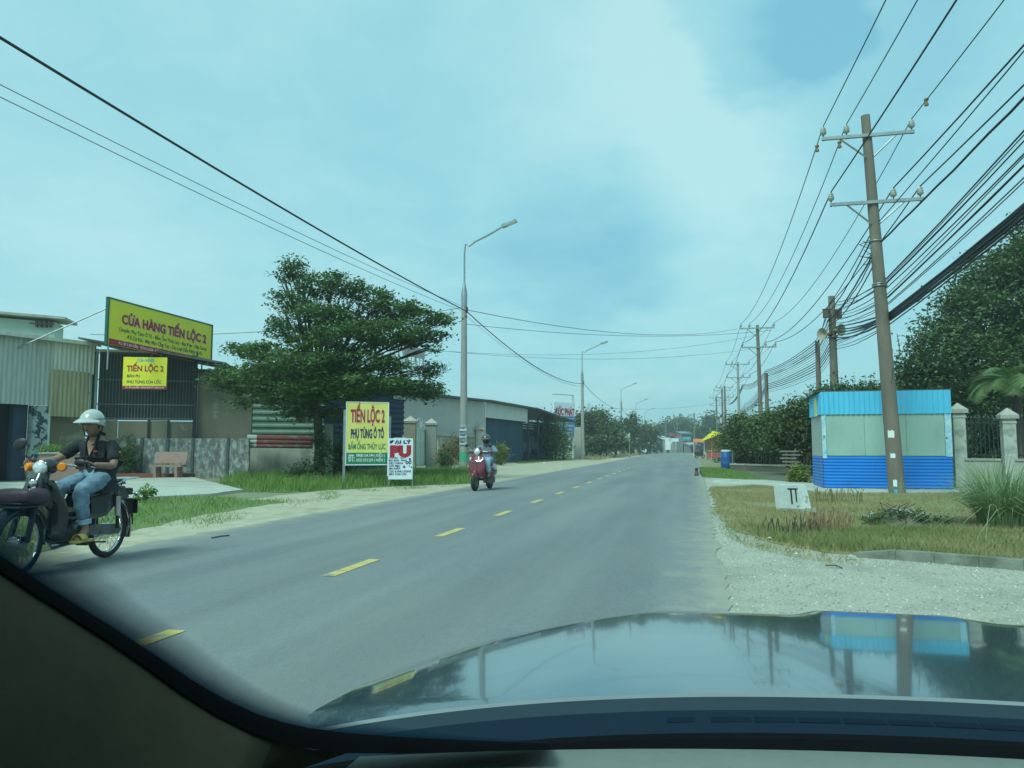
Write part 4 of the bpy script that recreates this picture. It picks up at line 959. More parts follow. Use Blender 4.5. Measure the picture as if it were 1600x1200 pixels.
# following poles
def simple(px, D, ytop, label, r0=.17, r1=.09, arms=None, dx=0, mat='poleconc'):
    q = W(px,701,D); zt = W(px,ytop,D).z; return upole((q.x,q.y),(q.x+dx,q.y,zt),label,r0,r1,arms or (),mat)
def arm2(zt): return ((zt-.22,1.12,1.08,(-1.08,-.52,1.02)),(zt-1.5,1.05,1.16,(-1.02,.46,1.08)))
q1 = W(1190,508,51); p2, pin1 = simple(1191,51,508,'utility pole with two crossarms rising beyond the kiosk-side trees',.17,.10,arm2(q1.z),-.1)
q2 = W(1155,566,74); p3, pin2 = simple(1156,74,566,'pale utility pole with crossarms, third along the right-hand line',.17,.10,arm2(q2.z),0,'lampconc')
q3 = W(1134,603,101); p4, pin3 = simple(1134.5,101,603,'dark far utility pole with crossarms, fourth along the right-hand line',.18,.11,arm2(q3.z))
q4 = W(1120,620,130); p5, pin4 = simple(1121,130,620,'small far utility pole just right of the yellow umbrella',.18,.11,arm2(q4.z))
pz = (G(1402,772).x, -13.5)
pm1 = [[Vector((pz[0]+x, pz[1], zU+.33)) for x in (-1.2,-.62,.92)], [Vector((pz[0]+x, pz[1], zLo+.33)) for x in (-1.15,.35,.97)]]
names = {(0,0):'thick overhead wire on the left end of the upper crossarm of the leaning pole',(0,1):'overhead wire on the inner insulator of the upper crossarm of the leaning pole',(0,2):'overhead wire on the right end of the upper crossarm of the leaning pole',
         (1,0):'overhead wire on the left end of the lower crossarm of the leaning pole',(1,1):'overhead wire on the inner insulator of the lower crossarm of the leaning pole',(1,2):'overhead wire on the right end of the lower crossarm of the leaning pole'}
for i in range(2):
    for j in range(3):
        cable([pm1[i][j],pin0[i][j],pin1[i][j],pin2[i][j],pin3[i][j],pin4[i][j]],[.35,.9,.5,.5,.5],.013 if i==0 else .017,names[(i,j)],'power lines along the right-hand poles',name='power_line',cat='power line')
# brown clamp insulators on the wires
def clamp(p, label):
    o = MB().lathe([(.02,-.09),(.05,-.08),(.05,-.03),(.03,-.01),(.03,.03),(.055,.05),(.055,.09),(.02,.11)],(0,0,0),n=10).build('spool_insulator','brownpor',smooth=True,label=label,cat='insulator'); o.location = p
def onw(a,b,t,sag): q = a.lerp(b,t); q.z -= 4*sag*t*(1-t); return q
clamp(onw(pin0[0][2],pm1[0][2],.035,.35)+Vector((0,0,-.05)),'brown spool insulator on the wire at the right end of the upper crossarm')
clamp(onw(pin0[0][0],pin1[0][0],.03,.9)+Vector((0,0,-.1)),'brown spool insulator hanging at the left end of the upper crossarm')
clamp(onw(pin0[0][1],pin1[0][1],.02,.9)+Vector((-.05,0,-.2)),'reddish spool insulator at the inner pin of the upper crossarm')
# thick twisted service cable and lighter stay on the leaning pole
za = W(1375,373,18.9).z; a = dl(za)+Vector((.12,0,0))
cable([a,Vector((5.6,-13,8.2))],.5,.022,'thick twisted service cable tied to the middle of the leaning pole',name='service_cable',wob=.012,seg=40,seed=4)
za = W(1368,342,18.9).z
cable([dl(za)+Vector((.1,-.1,0)),Vector((6.2,-13,9.4))],.3,.012,'thin straight stay wire running up right from below the lower crossarm',name='stay_wire')
# low voltage cables from the leaning pole towards the loudspeaker pole
Bs = W(1307,701,32); Bs.z = 0; Ts = W(1299,463,32)
ps, _ = upole(Bs, Ts, 'weathered concrete pole carrying two loudspeakers behind the kiosk', .20,.13)
Ta = W(1277,533,42)
pa, _ = upole((Ta.x,Ta.y),(Ta.x,Ta.y,Ta.z),'short bare grey pole left of the loudspeaker pole',.16,.12)
Tb = W(1197,583,56); upole((Tb.x,Tb.y),(Tb.x,Tb.y,Tb.z),'short dark pole standing close beside the second crossarm pole',.16,.13)
dS = lambda z: Bs+(Ts-Bs)*(z/Ts.z)
for (px,py,dirx,lab) in ((1289,522,(-.75,-.66,-.05),'left'),(1309,516,(.62,-.78,-.1),'right')):
    p = W(px,py,31.7); A = Vector(dirx)
    o = E_('loudspeaker','cream horn loudspeaker on the %s side of the weathered pole'%lab,'loudspeaker',p)
    MB().lathe([(.04,-.22),(.055,-.12),(.08,0),(.125,.08),(.20,.14),(.25,.165),(.25,.19),(.19,.15),(.09,.08),(.04,.02)],(0,0,0),A,18).build('horn',pm('cream_horn',(.42,.36,.26),(.3,.26,.2),6,.6),o,smooth=True,ang=60)
    MB().lathe([(.07,-.36),(.08,-.32),(.08,-.24),(.05,-.21)],(0,0,0),A,12).build('driver','rust',o,smooth=True)
    MB().tube([-A*.3,(dS(p.z)-p)],.02,5).build('bracket','darksteel',o)
for (px,py,lab) in ((1291,490,'left of the pole'),(1310,491,'right of the pole')):
    p = W(px,py,31.8); o = MB().box(-.12,.12,-.1,.1,-.17,.17).box(-.14,.14,-.12,.12,.17,.19).box(-.02,.02,-.05,.3,-.05,.05).build('junction_box','rust',label='small rusty junction box %s above the loudspeakers'%lab,cat='junction box'); o.location = p
MB().torus(tuple(dS(W(1300,527,32).z)),.19,.03,(0,0,1),16,6).build('steel_band','greysteel',label='steel band round the weathered pole under the loudspeakers',cat='band')
tg = 'black low-voltage cables between the leaning pole and the loudspeaker pole'
for k,(py,tx,ty,tz,sg,rr_) in enumerate(((372,0,.0,W(1300,488,32).z,.35,.02),(395,-.1,0,W(1300,500,32).z,.4,.024),(402,-.05,0,W(1300,498,32).z,.5,.016),(362,-.1,0,W(1300,478,32).z,.2,.016),(412,0,0,W(1300,508,32).z,.55,.018))):
    z_ = W(1378,py,18.9).z; t_ = Ta if k in (2,4) else None
    pts = [dl(z_)+Vector((-.13,0,0)), dS(tz)+Vector((-.15,0,0)), Vector((Ta.x-.1,Ta.y,Ta.z-.15*k)), Vector((Tb.x,Tb.y,Tb.z-.1*k+.2)), Vector((q2.x+.2,76,q2.z-2.2-.1*k)), Vector((q3.x,101,q3.z-2.6))]
    cable(pts,[sg*.5,.12,.2,.4,.5],rr_,'black low-voltage cable looping from the leaning pole down the line of poles',tg,name='low_voltage_cable',wob=.01 if k<3 else 0,seg=18,seed=k)
mb = MB(); rnd = random.Random(9)
for k in range(9):
    z_ = W(1378,395+rnd.uniform(-25,25),18.9).z; c = rel(z_)+Vector((-.15,-.05,0))
    mb.tube([c,c+Vector((-rnd.uniform(.1,.35),rnd.uniform(-.2,.1),rnd.uniform(-.1,.12)))],.009,4)
mb.build('loose_wire_end','cable',po)
# communication bundle
comg = 'thin black communication cables in the bundle on the right'
rnd = random.Random(21)
zc0 = W(1390,505,18.9).z; zc1 = W(1385,428,18.9).z
print('comm z', zc0, zc1)
for k in range(22):
    t_ = k/21; za = zc0+(zc1-zc0)*(t_**1.15)
    heavy = 4 <= k <= 10
    a = Vector((B0.x+.16+rnd.uniform(-.02,.08), -13.5, (7.6 if heavy else 7.1+2.2*t_)+rnd.uniform(-.12,.12)))
    za = zc0+.12+.03*(k-4) if heavy else za; b = dl(za+(0 if heavy else rnd.uniform(-.13,.13)))+Vector((.17,-.06,0))
    c = dS(W(1300,545-72*t_,32).z)+Vector((.16,-.1,0)); d = Vector((Ta.x+.1,Ta.y,Ta.z-.2-1.6*(1-t_))); e_ = Vector((Tb.x,Tb.y,Tb.z-.2-1.2*(1-t_))); f_ = Vector((q2.x+.3,75,4.4+1.0*t_)); g_ = Vector((q3.x+.2,101,4.6+.8*t_))
    r_ = (.024 if heavy else .009+.006*rnd.random())
    cable([a,b,c,d,e_,f_,g_] if k%2==0 else [a,b,c],[rnd.uniform(.42,.56),rnd.uniform(.03,.16),.08,.15,.35,.4],r_,
          'thick black cable in the heavy core of the communication bundle' if heavy else 'thin black communication cable strung beside the heavy bundle',
          'thick cables in the heavy core of the bundle' if heavy else comg, name='communication_cable', wob=.006, seg=16, seed=k)
# hanging drop wire with plug by the pole
a = dl(W(1390,520,18.9).z)+Vector((.28,-.1,0)); b = W(1393,600,18.7)
MB().tube([a,a.lerp(b,.4)+Vector((.12,0,0)),b+Vector((.05,0,.4)),b],.008,5).build('drop_wire','cable',label='loose drop wire with a small plug hanging beside the leaning pole',cat='wire')
# left cable along the street lamps
pr = Vector((-10.4,lp[0].y-46,0)); zc = W(724,485,37.4).z
side = Vector((.16,-.12,0))
pl = [pr+Vector((0,0,zc+.2))]+[Vector((q.x,q.y,zc))+side for q in lp]
cable(pl,[.45,.95,.8,.8,.6],.026,'thick black cable hung from street lamp to street lamp on the left',name='lamp_cable',cat='cable',seg=22)
for k,(dz_,lab) in enumerate(((-.55,'lower of the two thin grey wires crossing the sky at the upper left'),(-.20,'upper of the two thin grey wires crossing the sky at the upper left'))):
    a = Vector((-12.0-.3*k,lp[0].y-46,zc+.1+dz_)); b = Vector((lp[0].x-.3,lp[0].y+.3,zc+.15+.25*k))
    cable([a,b,Vector((lp[1].x,lp[1].y,zc-.3))],[.5,.9],.010,lab,'thin wires on the left',name='thin_wire',cat='wire',mat='greysteel')
# wires crossing the road to the right-hand poles
def cross(a,b,sag,r,lab): cable([a,b],sag,r,lab,'thin wires crossing above the road',name='crossing_wire',cat='wire')
cross(Vector((lp[0].x,lp[0].y,W(724,481,37.4).z)),Vector((q2.x-.1,q2.y,W(1156,514,74).z)),.9,.016,'upper dark wire crossing the road from the nearest lamp to the pale pole')
cross(Vector((lp[0].x,lp[0].y,W(724,504,37.4).z)),W(1205,516,51),.5,.012,'straight wire crossing the road just under the uppermost crossing wire')
cross(Vector((-30,34,W(90,512,40).z-.4)),Vector((lp[0].x-.1,lp[0].y,W(724,478,37.4).z)),.5,.014,'thin wire reaching the nearest lamp from behind the spreading tree')
cross(W(600,538,55),W(1210,540,75),1.2,.012,'faint wire crossing the road low behind the nearest lamp')
cross(W(700,549,60),W(1190,522,78),1.0,.012,'faint wire rising to the right across the middle of the road view')
cross(W(905,634,110),W(1130,628,125),.8,.015,'lowest faint wire crossing near the far end of the road')
cross(W(1378,440,18.9),W(1480,760-430,15.9)+Vector((6,30,-2.5)),.4,.010,'single thin wire running right behind the dark tree') 

# ================================================================== RIGHT SIDE
# --- kiosk
KA = G(1288,765); rz = YAW-math.radians(14.5); Lk = 3.2; dep = 2.3; KB = KA+Vector((math.cos(rz),math.sin(rz),0))*Lk
o = E_('kiosk','small closed kiosk in three bands of light blue, grey-green and bright blue','kiosk',(KA.x,KA.y,.05),rz)
z3 = W(1290,609,KA.dot(Fh)).z-.05; z3r = W(1490,613,KB.dot(Fh)).z-.05; z2 = W(1290,648,KA.dot(Fh)).z-.05; z1 = W(1290,713,KA.dot(Fh)).z-.05
z3 = (z3+z3r)/2
print('kiosk', Lk, z1,z2,z3)
MB().box(.02,Lk-.02,.03,dep-.03,0,z3-.1).build('body','kioskgrey',o)
MB().corr(0,Lk,0,z1,0,.085,.018,False).build('front_slats','kioskblue',o)
mb = MB().add([(0,0,0),(0,dep,0),(0,dep,z1),(0,0,z1)],[(0,3,2,1)])
n_ = int(z1/.085*4); v=[]
for i in range(n_+1): z_ = z1*i/n_; yy = -.018*[0,1,1,0][i%4]; v += [(yy,0,z_),(yy,dep,z_)]
MB().add(v,[(2*i,2*i+2,2*i+3,2*i+1) for i in range(n_)]).build('side_slats','kioskblue',o)
xm = Lk*.335; xm2 = Lk*.66
for a_,b_ in ((.10,xm-.004),(xm+.004,xm2-.004),(xm2+.004,Lk-.16)): MB().box(a_,b_,-.012,.0,z1+.02,z2).build('front_panel','kioskgrey',o)
MB().box(-.008,.02,.05,dep,z1,z2).build('side_panel',pm('side_grey',(.42,.46,.41),(.36,.40,.36),1.5,.7,stretch=(1,4,.5)),o)
mb = MB().box(-.012,.09,-.03,.02,z1-.05,z2).box(Lk-.15,Lk+.01,-.025,.02,z1,z2); mb.build('corner_post',pm('peeling_paint',(.62,.68,.68),(.12,.45,.62),9,.6),o)
MB().corr(-.03,Lk+.02,z2,z3,-.035,.13,.022).build('front_fascia','kiosklight',o)
mb = MB(); v = []; n_ = int(dep/.13*4)
for i in range(n_+1): yy = -.04+(dep+.02)*i/n_; xx = -.035-.022*[0,1,1,0][i%4]; v += [(xx,yy,z2),(xx,yy,z3-.03)]
mb.add(v,[(2*i,2*i+1,2*i+3,2*i+2) for i in range(n_)]); mb.build('side_fascia','kiosklight',o)
MB().box(-.075,-.055,.55,.95,z2-.02,z3-.12).build('pale_patch','paleyellow',o)
MB().add([(-.15,-.02,z3+.005),(Lk+.04,-.02,z3+.005),(Lk+.04,dep+.25,z3-.06),(-.15,dep+.25,z3-.06),(-.15,-.02,z3+.03),(Lk+.04,-.02,z3+.03),(Lk+.04,dep+.25,z3-.035),(-.15,dep+.25,z3-.035)],[(0,3,2,1),(4,5,6,7),(0,1,5,4),(1,2,6,5),(2,3,7,6),(3,0,4,7)]).build('roof','roofdark',o)
mb = MB().box(.02,.045,-.045,-.03,(z1+z2)/2-.05,(z1+z2)/2+.0).box(Lk-.14,Lk-.11,-.04,-.025,(z1+z2)/2-.1,(z1+z2)/2-.06); mb.build('latch','darksteel',o)

# --- white marker block
MA = G(1213,800); MBp = G(1258,806)
u = MBp-MA; Lm = u.length; rz = math.atan2(u.y,u.x)
o = E_('marker_block','chipped white concrete marker block standing in the dry grass','marker block',(MA.x,MA.y,.0),rz)
o.rotation_euler = (.05,-.045,rz); hm = W(1235,758,MA.dot(Fh)).z; print('marker', Lm, hm)
MB().add([(-.0,.0,0),(Lm*.94,0,0),(Lm*.90,.2,0),(-.03,.2,0),(-.02,.01,hm),(Lm*.84,.0,hm+.0),(Lm*.80,.19,hm+.0),(-.02,.19,hm)],[(0,3,2,1),(4,5,6,7),(0,1,5,4),(1,2,6,5),(2,3,7,6),(3,0,4,7)]).build('block',pm('chipped_white',(.66,.68,.64),(.52,.55,.52),8,.8,bump=.2,c3=(.22,.22,.19),s3=5,t3=(.60,.68)),o)
MB().box(.2,Lm*1.03,-.05,.2,-.02,.08).build('foot','concrete',o)
mb = MB(); zz0 = hm*.42
for (a_,b_,c_,d_) in ((.27,.295,.16,.42),(.35,.37,.2,.44),(.23,.39,.42,.445)): mb.box(Lm*a_/.47,Lm*b_/.47,-.004,.012,hm*c_/.50,hm*d_/.50)
mb.build('painted_letters','darksteel',o)

# --- fence at the right
def fpil(px, ybase, ytop, w_, label):
    p = G(px,ybase); D = p.dot(Fh); h = W(px,ytop,D).z; o = E_('fence_pillar',label,'pillar',(p.x,p.y,0),YAW-.3,'concrete fence pillars with pyramid caps')
    MB().box(-w_/2,w_/2,-w_/2,w_/2,0,h-.30).box(-w_*.56,w_*.56,-w_*.56,w_*.56,h-.42,h-.36).build('shaft',pm('white_pillar',(.50,.50,.45),(.38,.39,.35),3,.9,c3=(.2,.21,.19),s3=2.2,t3=(.5,.66)),o)
    a = w_*.72; MB().box(-a,a,-a,a,h-.296,h-.20).add([(-a,-a,h-.198),(a,-a,h-.198),(a,a,h-.198),(-a,a,h-.198),(0,0,h)],[(0,3,2,1),(0,1,4),(1,2,4),(2,3,4),(3,0,4)]).build('cap','concrete',o); return p
pA = fpil(1502,765,629,.30,'weathered white fence pillar immediately right of the kiosk')
pB = fpil(1580,768,637,.30,'white fence pillar behind the tall clump of grass')
pC = pB+(pB-pA)
o = E_('fence_pillar','white fence pillar at the right edge beyond the tall grass','pillar',(pC.x,pC.y,0),YAW-.3,'concrete fence pillars with pyramid caps')
MB().box(-.15,.15,-.15,.15,0,2).build('shaft',MATS['white_pillar'],o); MB().box(-.2,.2,-.2,.2,2.0,2.1).build('cap','concrete',o)
for i,(a,b,lab) in enumerate(((pA,pB,'dark iron railing on a low wall between the two white pillars'),(pB,pC,'dark iron railing on a low wall at the right edge of the view'))):
    u = b-a; Lf = u.length; o = E_('railing',lab,'fence',(a.x,a.y,0),math.atan2(u.y,u.x),'iron railings on the low wall')
    MB().box(.16,Lf-.16,-.08,.08,0,.80).build('low_wall','palewall',o); MB().box(.16,Lf-.16,-.11,.11,.80,.86).build('coping','concrete',o)
    mb = MB(); n_ = int((Lf-.4)/.105)
    for k in range(n_+1): x_ = .22+k*.105; mb.box(x_,x_+.022,-.01,.012,.9,1.92).lathe([(.02,1.92),(.028,1.95),(.002,2.02)],(x_+.011,0,0),n=5)
    mb.build('bars','darksteel',o); MB().box(.16,Lf-.16,-.02,.02,.93,.97).box(.16,Lf-.16,-.02,.02,1.78,1.82).build('rails','darksteel',o)
    
# --- vetiver clump
def clump(px, py, n, h, wd, label, mat='grassp', spread=.35, seed=3, r=.25):
    p = G(px,py,.02); rng = np.random.default_rng(seed); o = E_('grass_clump',label,'grass clump',(p.x,p.y,.02)); V = []
    for i in range(n):
        a = rng.uniform(0,2*PI); rr_ = r*math.sqrt(rng.random()); bx, by = rr_*math.cos(a), rr_*math.sin(a); hh = h*rng.uniform(.55,1.05); a2 = a+rng.normal()*.6; sp = spread*abs(rng.normal())*1.0+.08
        dx, dy = math.cos(a2), math.sin(a2); tx, ty = -dy*wd, dx*wd; prev = None; K = 5
        for k in range(K+1):
            t = k/K; d_ = sp*hh*(t**2.0)*1.5; zz_ = hh*(t-.42*sp*t**3.2*1.3); q = np.array([bx+dx*d_,by+dy*d_,zz_]); wv = (1-t)**.6*.9+.08; a_ = q+np.array([tx,ty,0])*wv; b_ = q-np.array([tx,ty,0])*wv
            if prev is not None: V += [prev[0],a_,b_,prev[1]]
            prev = (a_,b_)
    bulk('blades',V,4,mat,o)
    MB().lathe([(r*.8,0),(r*.5,.08),(.01,.12)],n=10).build('root_mat','drysoil',o); return o
clump(1566,822,900,1.12,.0075,'tall green clump of long arching grass at the right edge',spread=.75,r=.3)
clump(1648,818,500,.95,.0075,'second tall clump of arching grass cut by the right frame edge',spread=.6,seed=8,r=.3)
def weedclump(px,py,n,h,label,r,mat='weed',seed=1):
    p = G(px,py,.02); rnd = random.Random(seed); o = E_('dry_weeds',label,'weeds',(p.x,p.y,.02)); mb = MB()
    for i in range(n):
        a = rnd.uniform(0,6.28); q = r*math.sqrt(rnd.random()); x,y = q*math.cos(a)*1.6,q*math.sin(a); hh = h*rnd.uniform(.5,1.1)
        l = Vector((rnd.gauss(0,.18)*hh,rnd.gauss(0,.18)*hh,hh)); mb.tube([(x,y,0),(x+l.x*.4,y+l.y*.4,l.z*.6),(x+l.x,y+l.y,l.z)],[.005,.004,.007],4)
    mb.build('stalks',mat,o)
weedclump(1288,836,120,.33,'reddish brown dry weeds in the middle of the grass patch',.22)
weedclump(1305,786,60,.30,'grey dry weeds just in front of the kiosk slab',.35,'leafb',3)
weedclump(1228,838,40,.22,'short dark dead weeds below the white marker block',.25,'bark',5)
# --- rubbish heap
p = G(1405,820,.02); o = E_('rubbish_heap','dark heap of rubbish and cut plants in the dry grass','rubbish heap',(p.x,p.y,.02)); rnd = random.Random(5)
mb = MB(); n=26; v=[]; K=6
for k in range(K):
    for j in range(n): a=2*PI*j/n; r_=(1-k/K)**.8; v.append((.44*r_*math.cos(a)*rnd.uniform(.85,1.15),.30*r_*math.sin(a)*rnd.uniform(.85,1.15),.20*(k/K)**.9*rnd.uniform(.7,1.2)))
f=[(k*n+j,k*n+(j+1)%n,(k+1)*n+(j+1)%n,(k+1)*n+j) for k in range(K-1) for j in range(n)]+[tuple(range((K-1)*n,K*n))]
mb.add(v,f); mb.build('mound','darksoil',o)
bulk('cuttings',crown([(-.25,-.1,.10,.25,.2,.08),(.1,-.1,.14,.3,.2,.08),(.45,0,.06,.3,.2,.07)],1500,.05,.05,.02,.3,.7,5),4,'leafd',o)
mb=MB()
for i in range(26):
    x,y=rnd.gauss(.05,.18),rnd.gauss(-.1,.12); z_=.10+.10*math.exp(-(x*x+y*y)*6); a=rnd.uniform(0,3); s_=rnd.uniform(.012,.035)
    mb.box(-s_,s_,-s_*.6,s_*.6,-.004,.004,T=Matrix.Translation((x,y,z_+.02))@Matrix.Rotation(a,4,'X')@Matrix.Rotation(a*2,4,'Z'))
mb.build('scraps','plaster',o)
mb=MB()
for i in range(16): a=rnd.uniform(0,6.28); mb.tube([(rnd.gauss(0,.1),rnd.gauss(0,.1),.15),(.25*math.cos(a),.2*math.sin(a),.2+.12*rnd.random())],.005,4)
mb.tube([(.0,-.35,-.0),(0,-.35,.16)],.009,5); mb.build('twigs','bark',o)

# --- trees right: row beyond the driveway
def rtree(px, D, ytop, rx, label, mat='leafo', seed=1, n=9000, leaf=(.20,.10), zb=None, fork=.3, trk=.13, cl=.3, ybot=712, group='trees along the right-hand verge'):
    p = W(px,701,D); k = D/1204; zt = W(px,ytop,D).z; zl = W(px,ybot,D).z; rnd = random.Random(seed); B=[]
    H_ = zt-zl; Rr = rx*k
    for i in range(11):
        t = rnd.random(); z_ = zl+H_*(.18+.68*t); rr_ = Rr*(.75 if t<.6 else .5); a=rnd.uniform(0,6.28)
        B.append((p.x+rr_*math.cos(a)*.8,p.y+rr_*math.sin(a)*.8,z_,Rr*rnd.uniform(.38,.6),Rr*rnd.uniform(.38,.6),H_*rnd.uniform(.13,.22)))
    B.append((p.x,p.y,zt-H_*.14,Rr*.45,Rr*.45,H_*.16)); B.append((p.x,p.y,zl+H_*.45,Rr*.8,Rr*.8,H_*.3))
    return tree('leafy_tree',label,(p.x,p.y,0),B,n,cl,leaf,mat,trk,group=group,seed=seed,fork=fork,flat=.7,up=.4)
rtree(1252,33,630,54,'dark leafy tree immediately left of the blue kiosk','leafo',1,11000,(.17,.08),trk=.10)
rtree(1205,38,646,44,'dark leafy tree beside the second crossarm pole','leaf',2,9000,(.18,.09))
rtree(1168,44,652,38,'light green feathery tree near the blue barrel','leafo',3,8000,(.19,.08))
rtree(1153,52,648,24,'small feathery tree right of the yellow umbrella','leafo',4,8000,(.2,.09))
rtree(1300,30,611,34,'leafy tree crown showing just above the left of the kiosk roof','leafd',5,8000,(.15,.08),ybot=650)
rtree(1365,31,603,55,'small green treetop showing above the kiosk roof behind the leaning pole','leaf',6,6000,(.15,.08),ybot=650)
rtree(1230,52,644,50,'large dark tree farther back in the right-hand row','leafd',7,10000,(.24,.12),ybot=705)
rtree(1290,48,640,46,'shaded tree behind the kiosk on its left side','leafd',8,8000,(.24,.12),ybot=720)
rtree(1106,230,648,26,'rounded distant tree above the yellow umbrella','leafd',9,4000,(1.0,.6),cl=1.2,ybot=700)
for i,(px,D,yt,wd_) in enumerate(((1165,62,695,46),(1225,60,690,56),(1285,56,688,56),(1190,47,705,40),(1262,42,700,40))):
    rtree(px,D,yt,wd_,('far undergrowth bush behind the trunks, nearest the barrel','far undergrowth bush behind the trunks, middle one','far undergrowth bush behind the trunks, nearest the kiosk','nearer low dark bush under the trees beside the barrel','nearer low dark bush under the trees beside the kiosk')[i],'hedge',40+i,6000,(.26,.14),ybot=727,fork=.2,trk=.06,group='undergrowth beneath the right-hand trees')
rtree(1545,27,655,50,'dark hedge-like bush directly behind the iron railing','hedge',51,7000,(.14,.08),ybot=765,fork=.2,trk=.06,group=None)
# low rail wall and stuff in their shade
fw = Fac(1140,40,1300,34); o = fw.E('rail_wall','low dark wall with a concrete rail in the shade of the right-hand trees','wall')
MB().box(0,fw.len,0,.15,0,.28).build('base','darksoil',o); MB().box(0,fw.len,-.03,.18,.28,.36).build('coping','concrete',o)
mb=MB()
for k in range(26): x_=fw.len*(.2+.7*k/25); mb.box(x_,x_+.05,.5,.55,0,1.1)
mb.box(fw.len*.2,fw.len*.9,.5,.55,.9,.97); mb.build('pickets','rust',o)
fv = Fac(1218,31.5,1250,31.0); o = fv.E('timber_stack','stack of weathered boards in the shade left of the kiosk','timber')
for k in range(5): MB().box(.1*(k%2),fv.len-.08*(k%3),.0,.35,.42+.14*k,.48+.14*k).build('board',pm('grey_board',(.24,.21,.17),(.16,.14,.11),6,.9),o)
for x_ in (.2,fv.len-.3): MB().box(x_,x_+.1,.05,.3,0,1.0).build('support','rust',o)
# --- big dark tree
bl = [ab(1600,470,33,130,70,3.2), ab(1530,500,32,80,50,2.6), ab(1480,540,32,60,40,2.2), ab(1440,575,32,44,30,1.8), ab(1560,430,33,60,38,2.2), ab(1600,400,33,60,30,2), ab(1680,420,34,120,60,3),
      ab(1520,570,31,100,50,2.8), ab(1620,560,31.5,120,60,3), ab(1455,610,31.5,60,30,2), ab(1580,620,31,120,40,2.6), ab(1700,540,32,130,90,3), ab(1425,600,32,24,18,1.2), ab(1500,468,32.5,36,22,1.4), ab(1640,360,33,60,40,2)]
p = W(1600,701,33); tree('large_tree','huge dense dark tree filling the right edge behind the fence',(p.x,p.y,0),bl,78000,.26,(.18,.10),'leafd',.38,seed=12,fork=.3,flat=.8,up=.35,inner=.35)
p = W(1500,701,38); tree('large_tree','dark treetop behind the kiosk, left shoulder of the dense tree mass',(p.x,p.y,0),[ab(1470,640,37,60,60,2.5),ab(1420,660,36,30,50,2),ab(1540,650,37,80,60,2.5)],9000,.4,(.24,.13),'leafd',.25,seed=13,fork=.3,flat=.8)
# --- palm
p = W(1592,701,24.5); o = E_('palm','pale green palm with arching fronds behind the railing','palm',(p.x,p.y,0)); zc_ = W(1588,602,24.5).z
MB().tube([(0,0,0),(.03,0,zc_*.5),(0,0,zc_)],[.16,.13,.15],10).build('trunk','bark',o,smooth=True)
rng=np.random.default_rng(5); nf=19
for i in range(nf):
    a=2*PI*i/nf+rng.uniform(-.15,.15); el=rng.uniform(.5,1.3); Lr=rng.uniform(1.35,1.75); V=[]; pts=[]
    for k in range(15):
        t=k/14; e_=el-1.9*t**1.3; 
        if k==0: q=np.array([0,0,zc_])
        else: q=pts[-1]+np.array([math.cos(a)*math.cos(e_),math.sin(a)*math.cos(e_),math.sin(e_)])*Lr/14
        pts.append(q)
    for k in range(2,15):
        for m_ in (0,.33,.66):
            q=pts[k-1]*(1-m_)+pts[k]*m_; d=pts[k]-pts[k-1]; d/=np.linalg.norm(d); s=np.cross(d,[0,0,1]); s/=np.linalg.norm(s); ll=.62*math.sin(PI*min(.98,(k+m_)/15*.9+.08))+.05
            for sg in (-1,1):
                tip=q+s*sg*ll*.8+d*ll*.55+np.array([0,0,-.16*ll-.05*rng.random()]); wv=d*.02
                V+=[q-wv,q+wv,tip+wv*.2,tip-wv*.2]
    fr_=bulk('frond',V,4,'palm',o)
    MB().tube([tuple(x) for x in pts],[.022*(1-k/16)+.004 for k in range(15)],5).build('rib','palm',fr_)
# --- barrel, umbrella stall, stump marker
p = G(1135,732.5); o = E_('barrel','tall blue plastic barrel standing by the roadside trees','barrel',(p.x,p.y,0)); hb_=W(1135,706,p.dot(Fh)).z
MB().lathe([(.25,0),(.28,.04),(.30,hb_*.3),(.305,hb_*.32),(.30,hb_*.34),(.30,hb_*.66),(.305,hb_*.68),(.30,hb_*.7),(.27,hb_*.94),(.25,hb_)],n=20).build('drum','barrel',o,smooth=True)
MB().lathe([(.27,hb_),(.28,hb_+.02),(.28,hb_+.09),(.2,hb_+.11)],n=20).build('lid','bluewhite',o,smooth=True)
MB().box(-.30,-.27,-.05,.05,.0,hb_+.03).box(.31,.36,-.05,.05,0,hb_+.1).build('stand','greysteel',o)
p = G(1112,718); D_=p.dot(Fh); o = E_('market_umbrella','bright yellow tilted sun umbrella over the roadside stall','umbrella',(p.x,p.y,0)); k=D_/1204
zc_=W(1110,674,D_).z; Rr=17*k; mb=MB(); n=8; v=[(.12*Rr,0,zc_+.05)]
for j in range(n): a=2*PI*j/n; v.append((Rr*math.cos(a),Rr*math.sin(a),zc_-.62+.42*math.cos(a)))
v+= [(x*.985,y*.985,z_-.05) for x,y,z_ in v]
mb.add(v,[(0,1+j,1+(j+1)%n) for j in range(n)]+[(n+1,n+2+(j+1)%n,n+2+j) for j in range(n)]+[(1+j,n+2+j,n+2+(j+1)%n,1+(j+1)%n) for j in range(n)]); mb.build('canopy','umb',o)
MB().tube([(0,0,0),(.1,0,zc_)],.03,6).build('pole','white',o)
o = E_('stall','small roadside stall stacked with orange and pink goods under the yellow umbrella','stall',(p.x+.5,p.y+.4,0))
MB().box(-1.0,.9,-.4,.4,.72,.78).build('table_top','rust',o)
for x_,y_ in ((-.9,-.3),(.8,-.3),(-.9,.3),(.8,.3)): MB().box(x_,x_+.06,y_,y_+.06,0,.72).build('leg','rust',o)
MB().box(-1,.9,-.42,-.40,.1,.72).build('cloth_front',pm('red_cloth',(.45,.07,.06),(.4,.12,.1),3,.8),o)
MB().box(-.9,.8,.3,.36,.79,2.5).build('back_shelf','fruit',o)
rnd=random.Random(8)
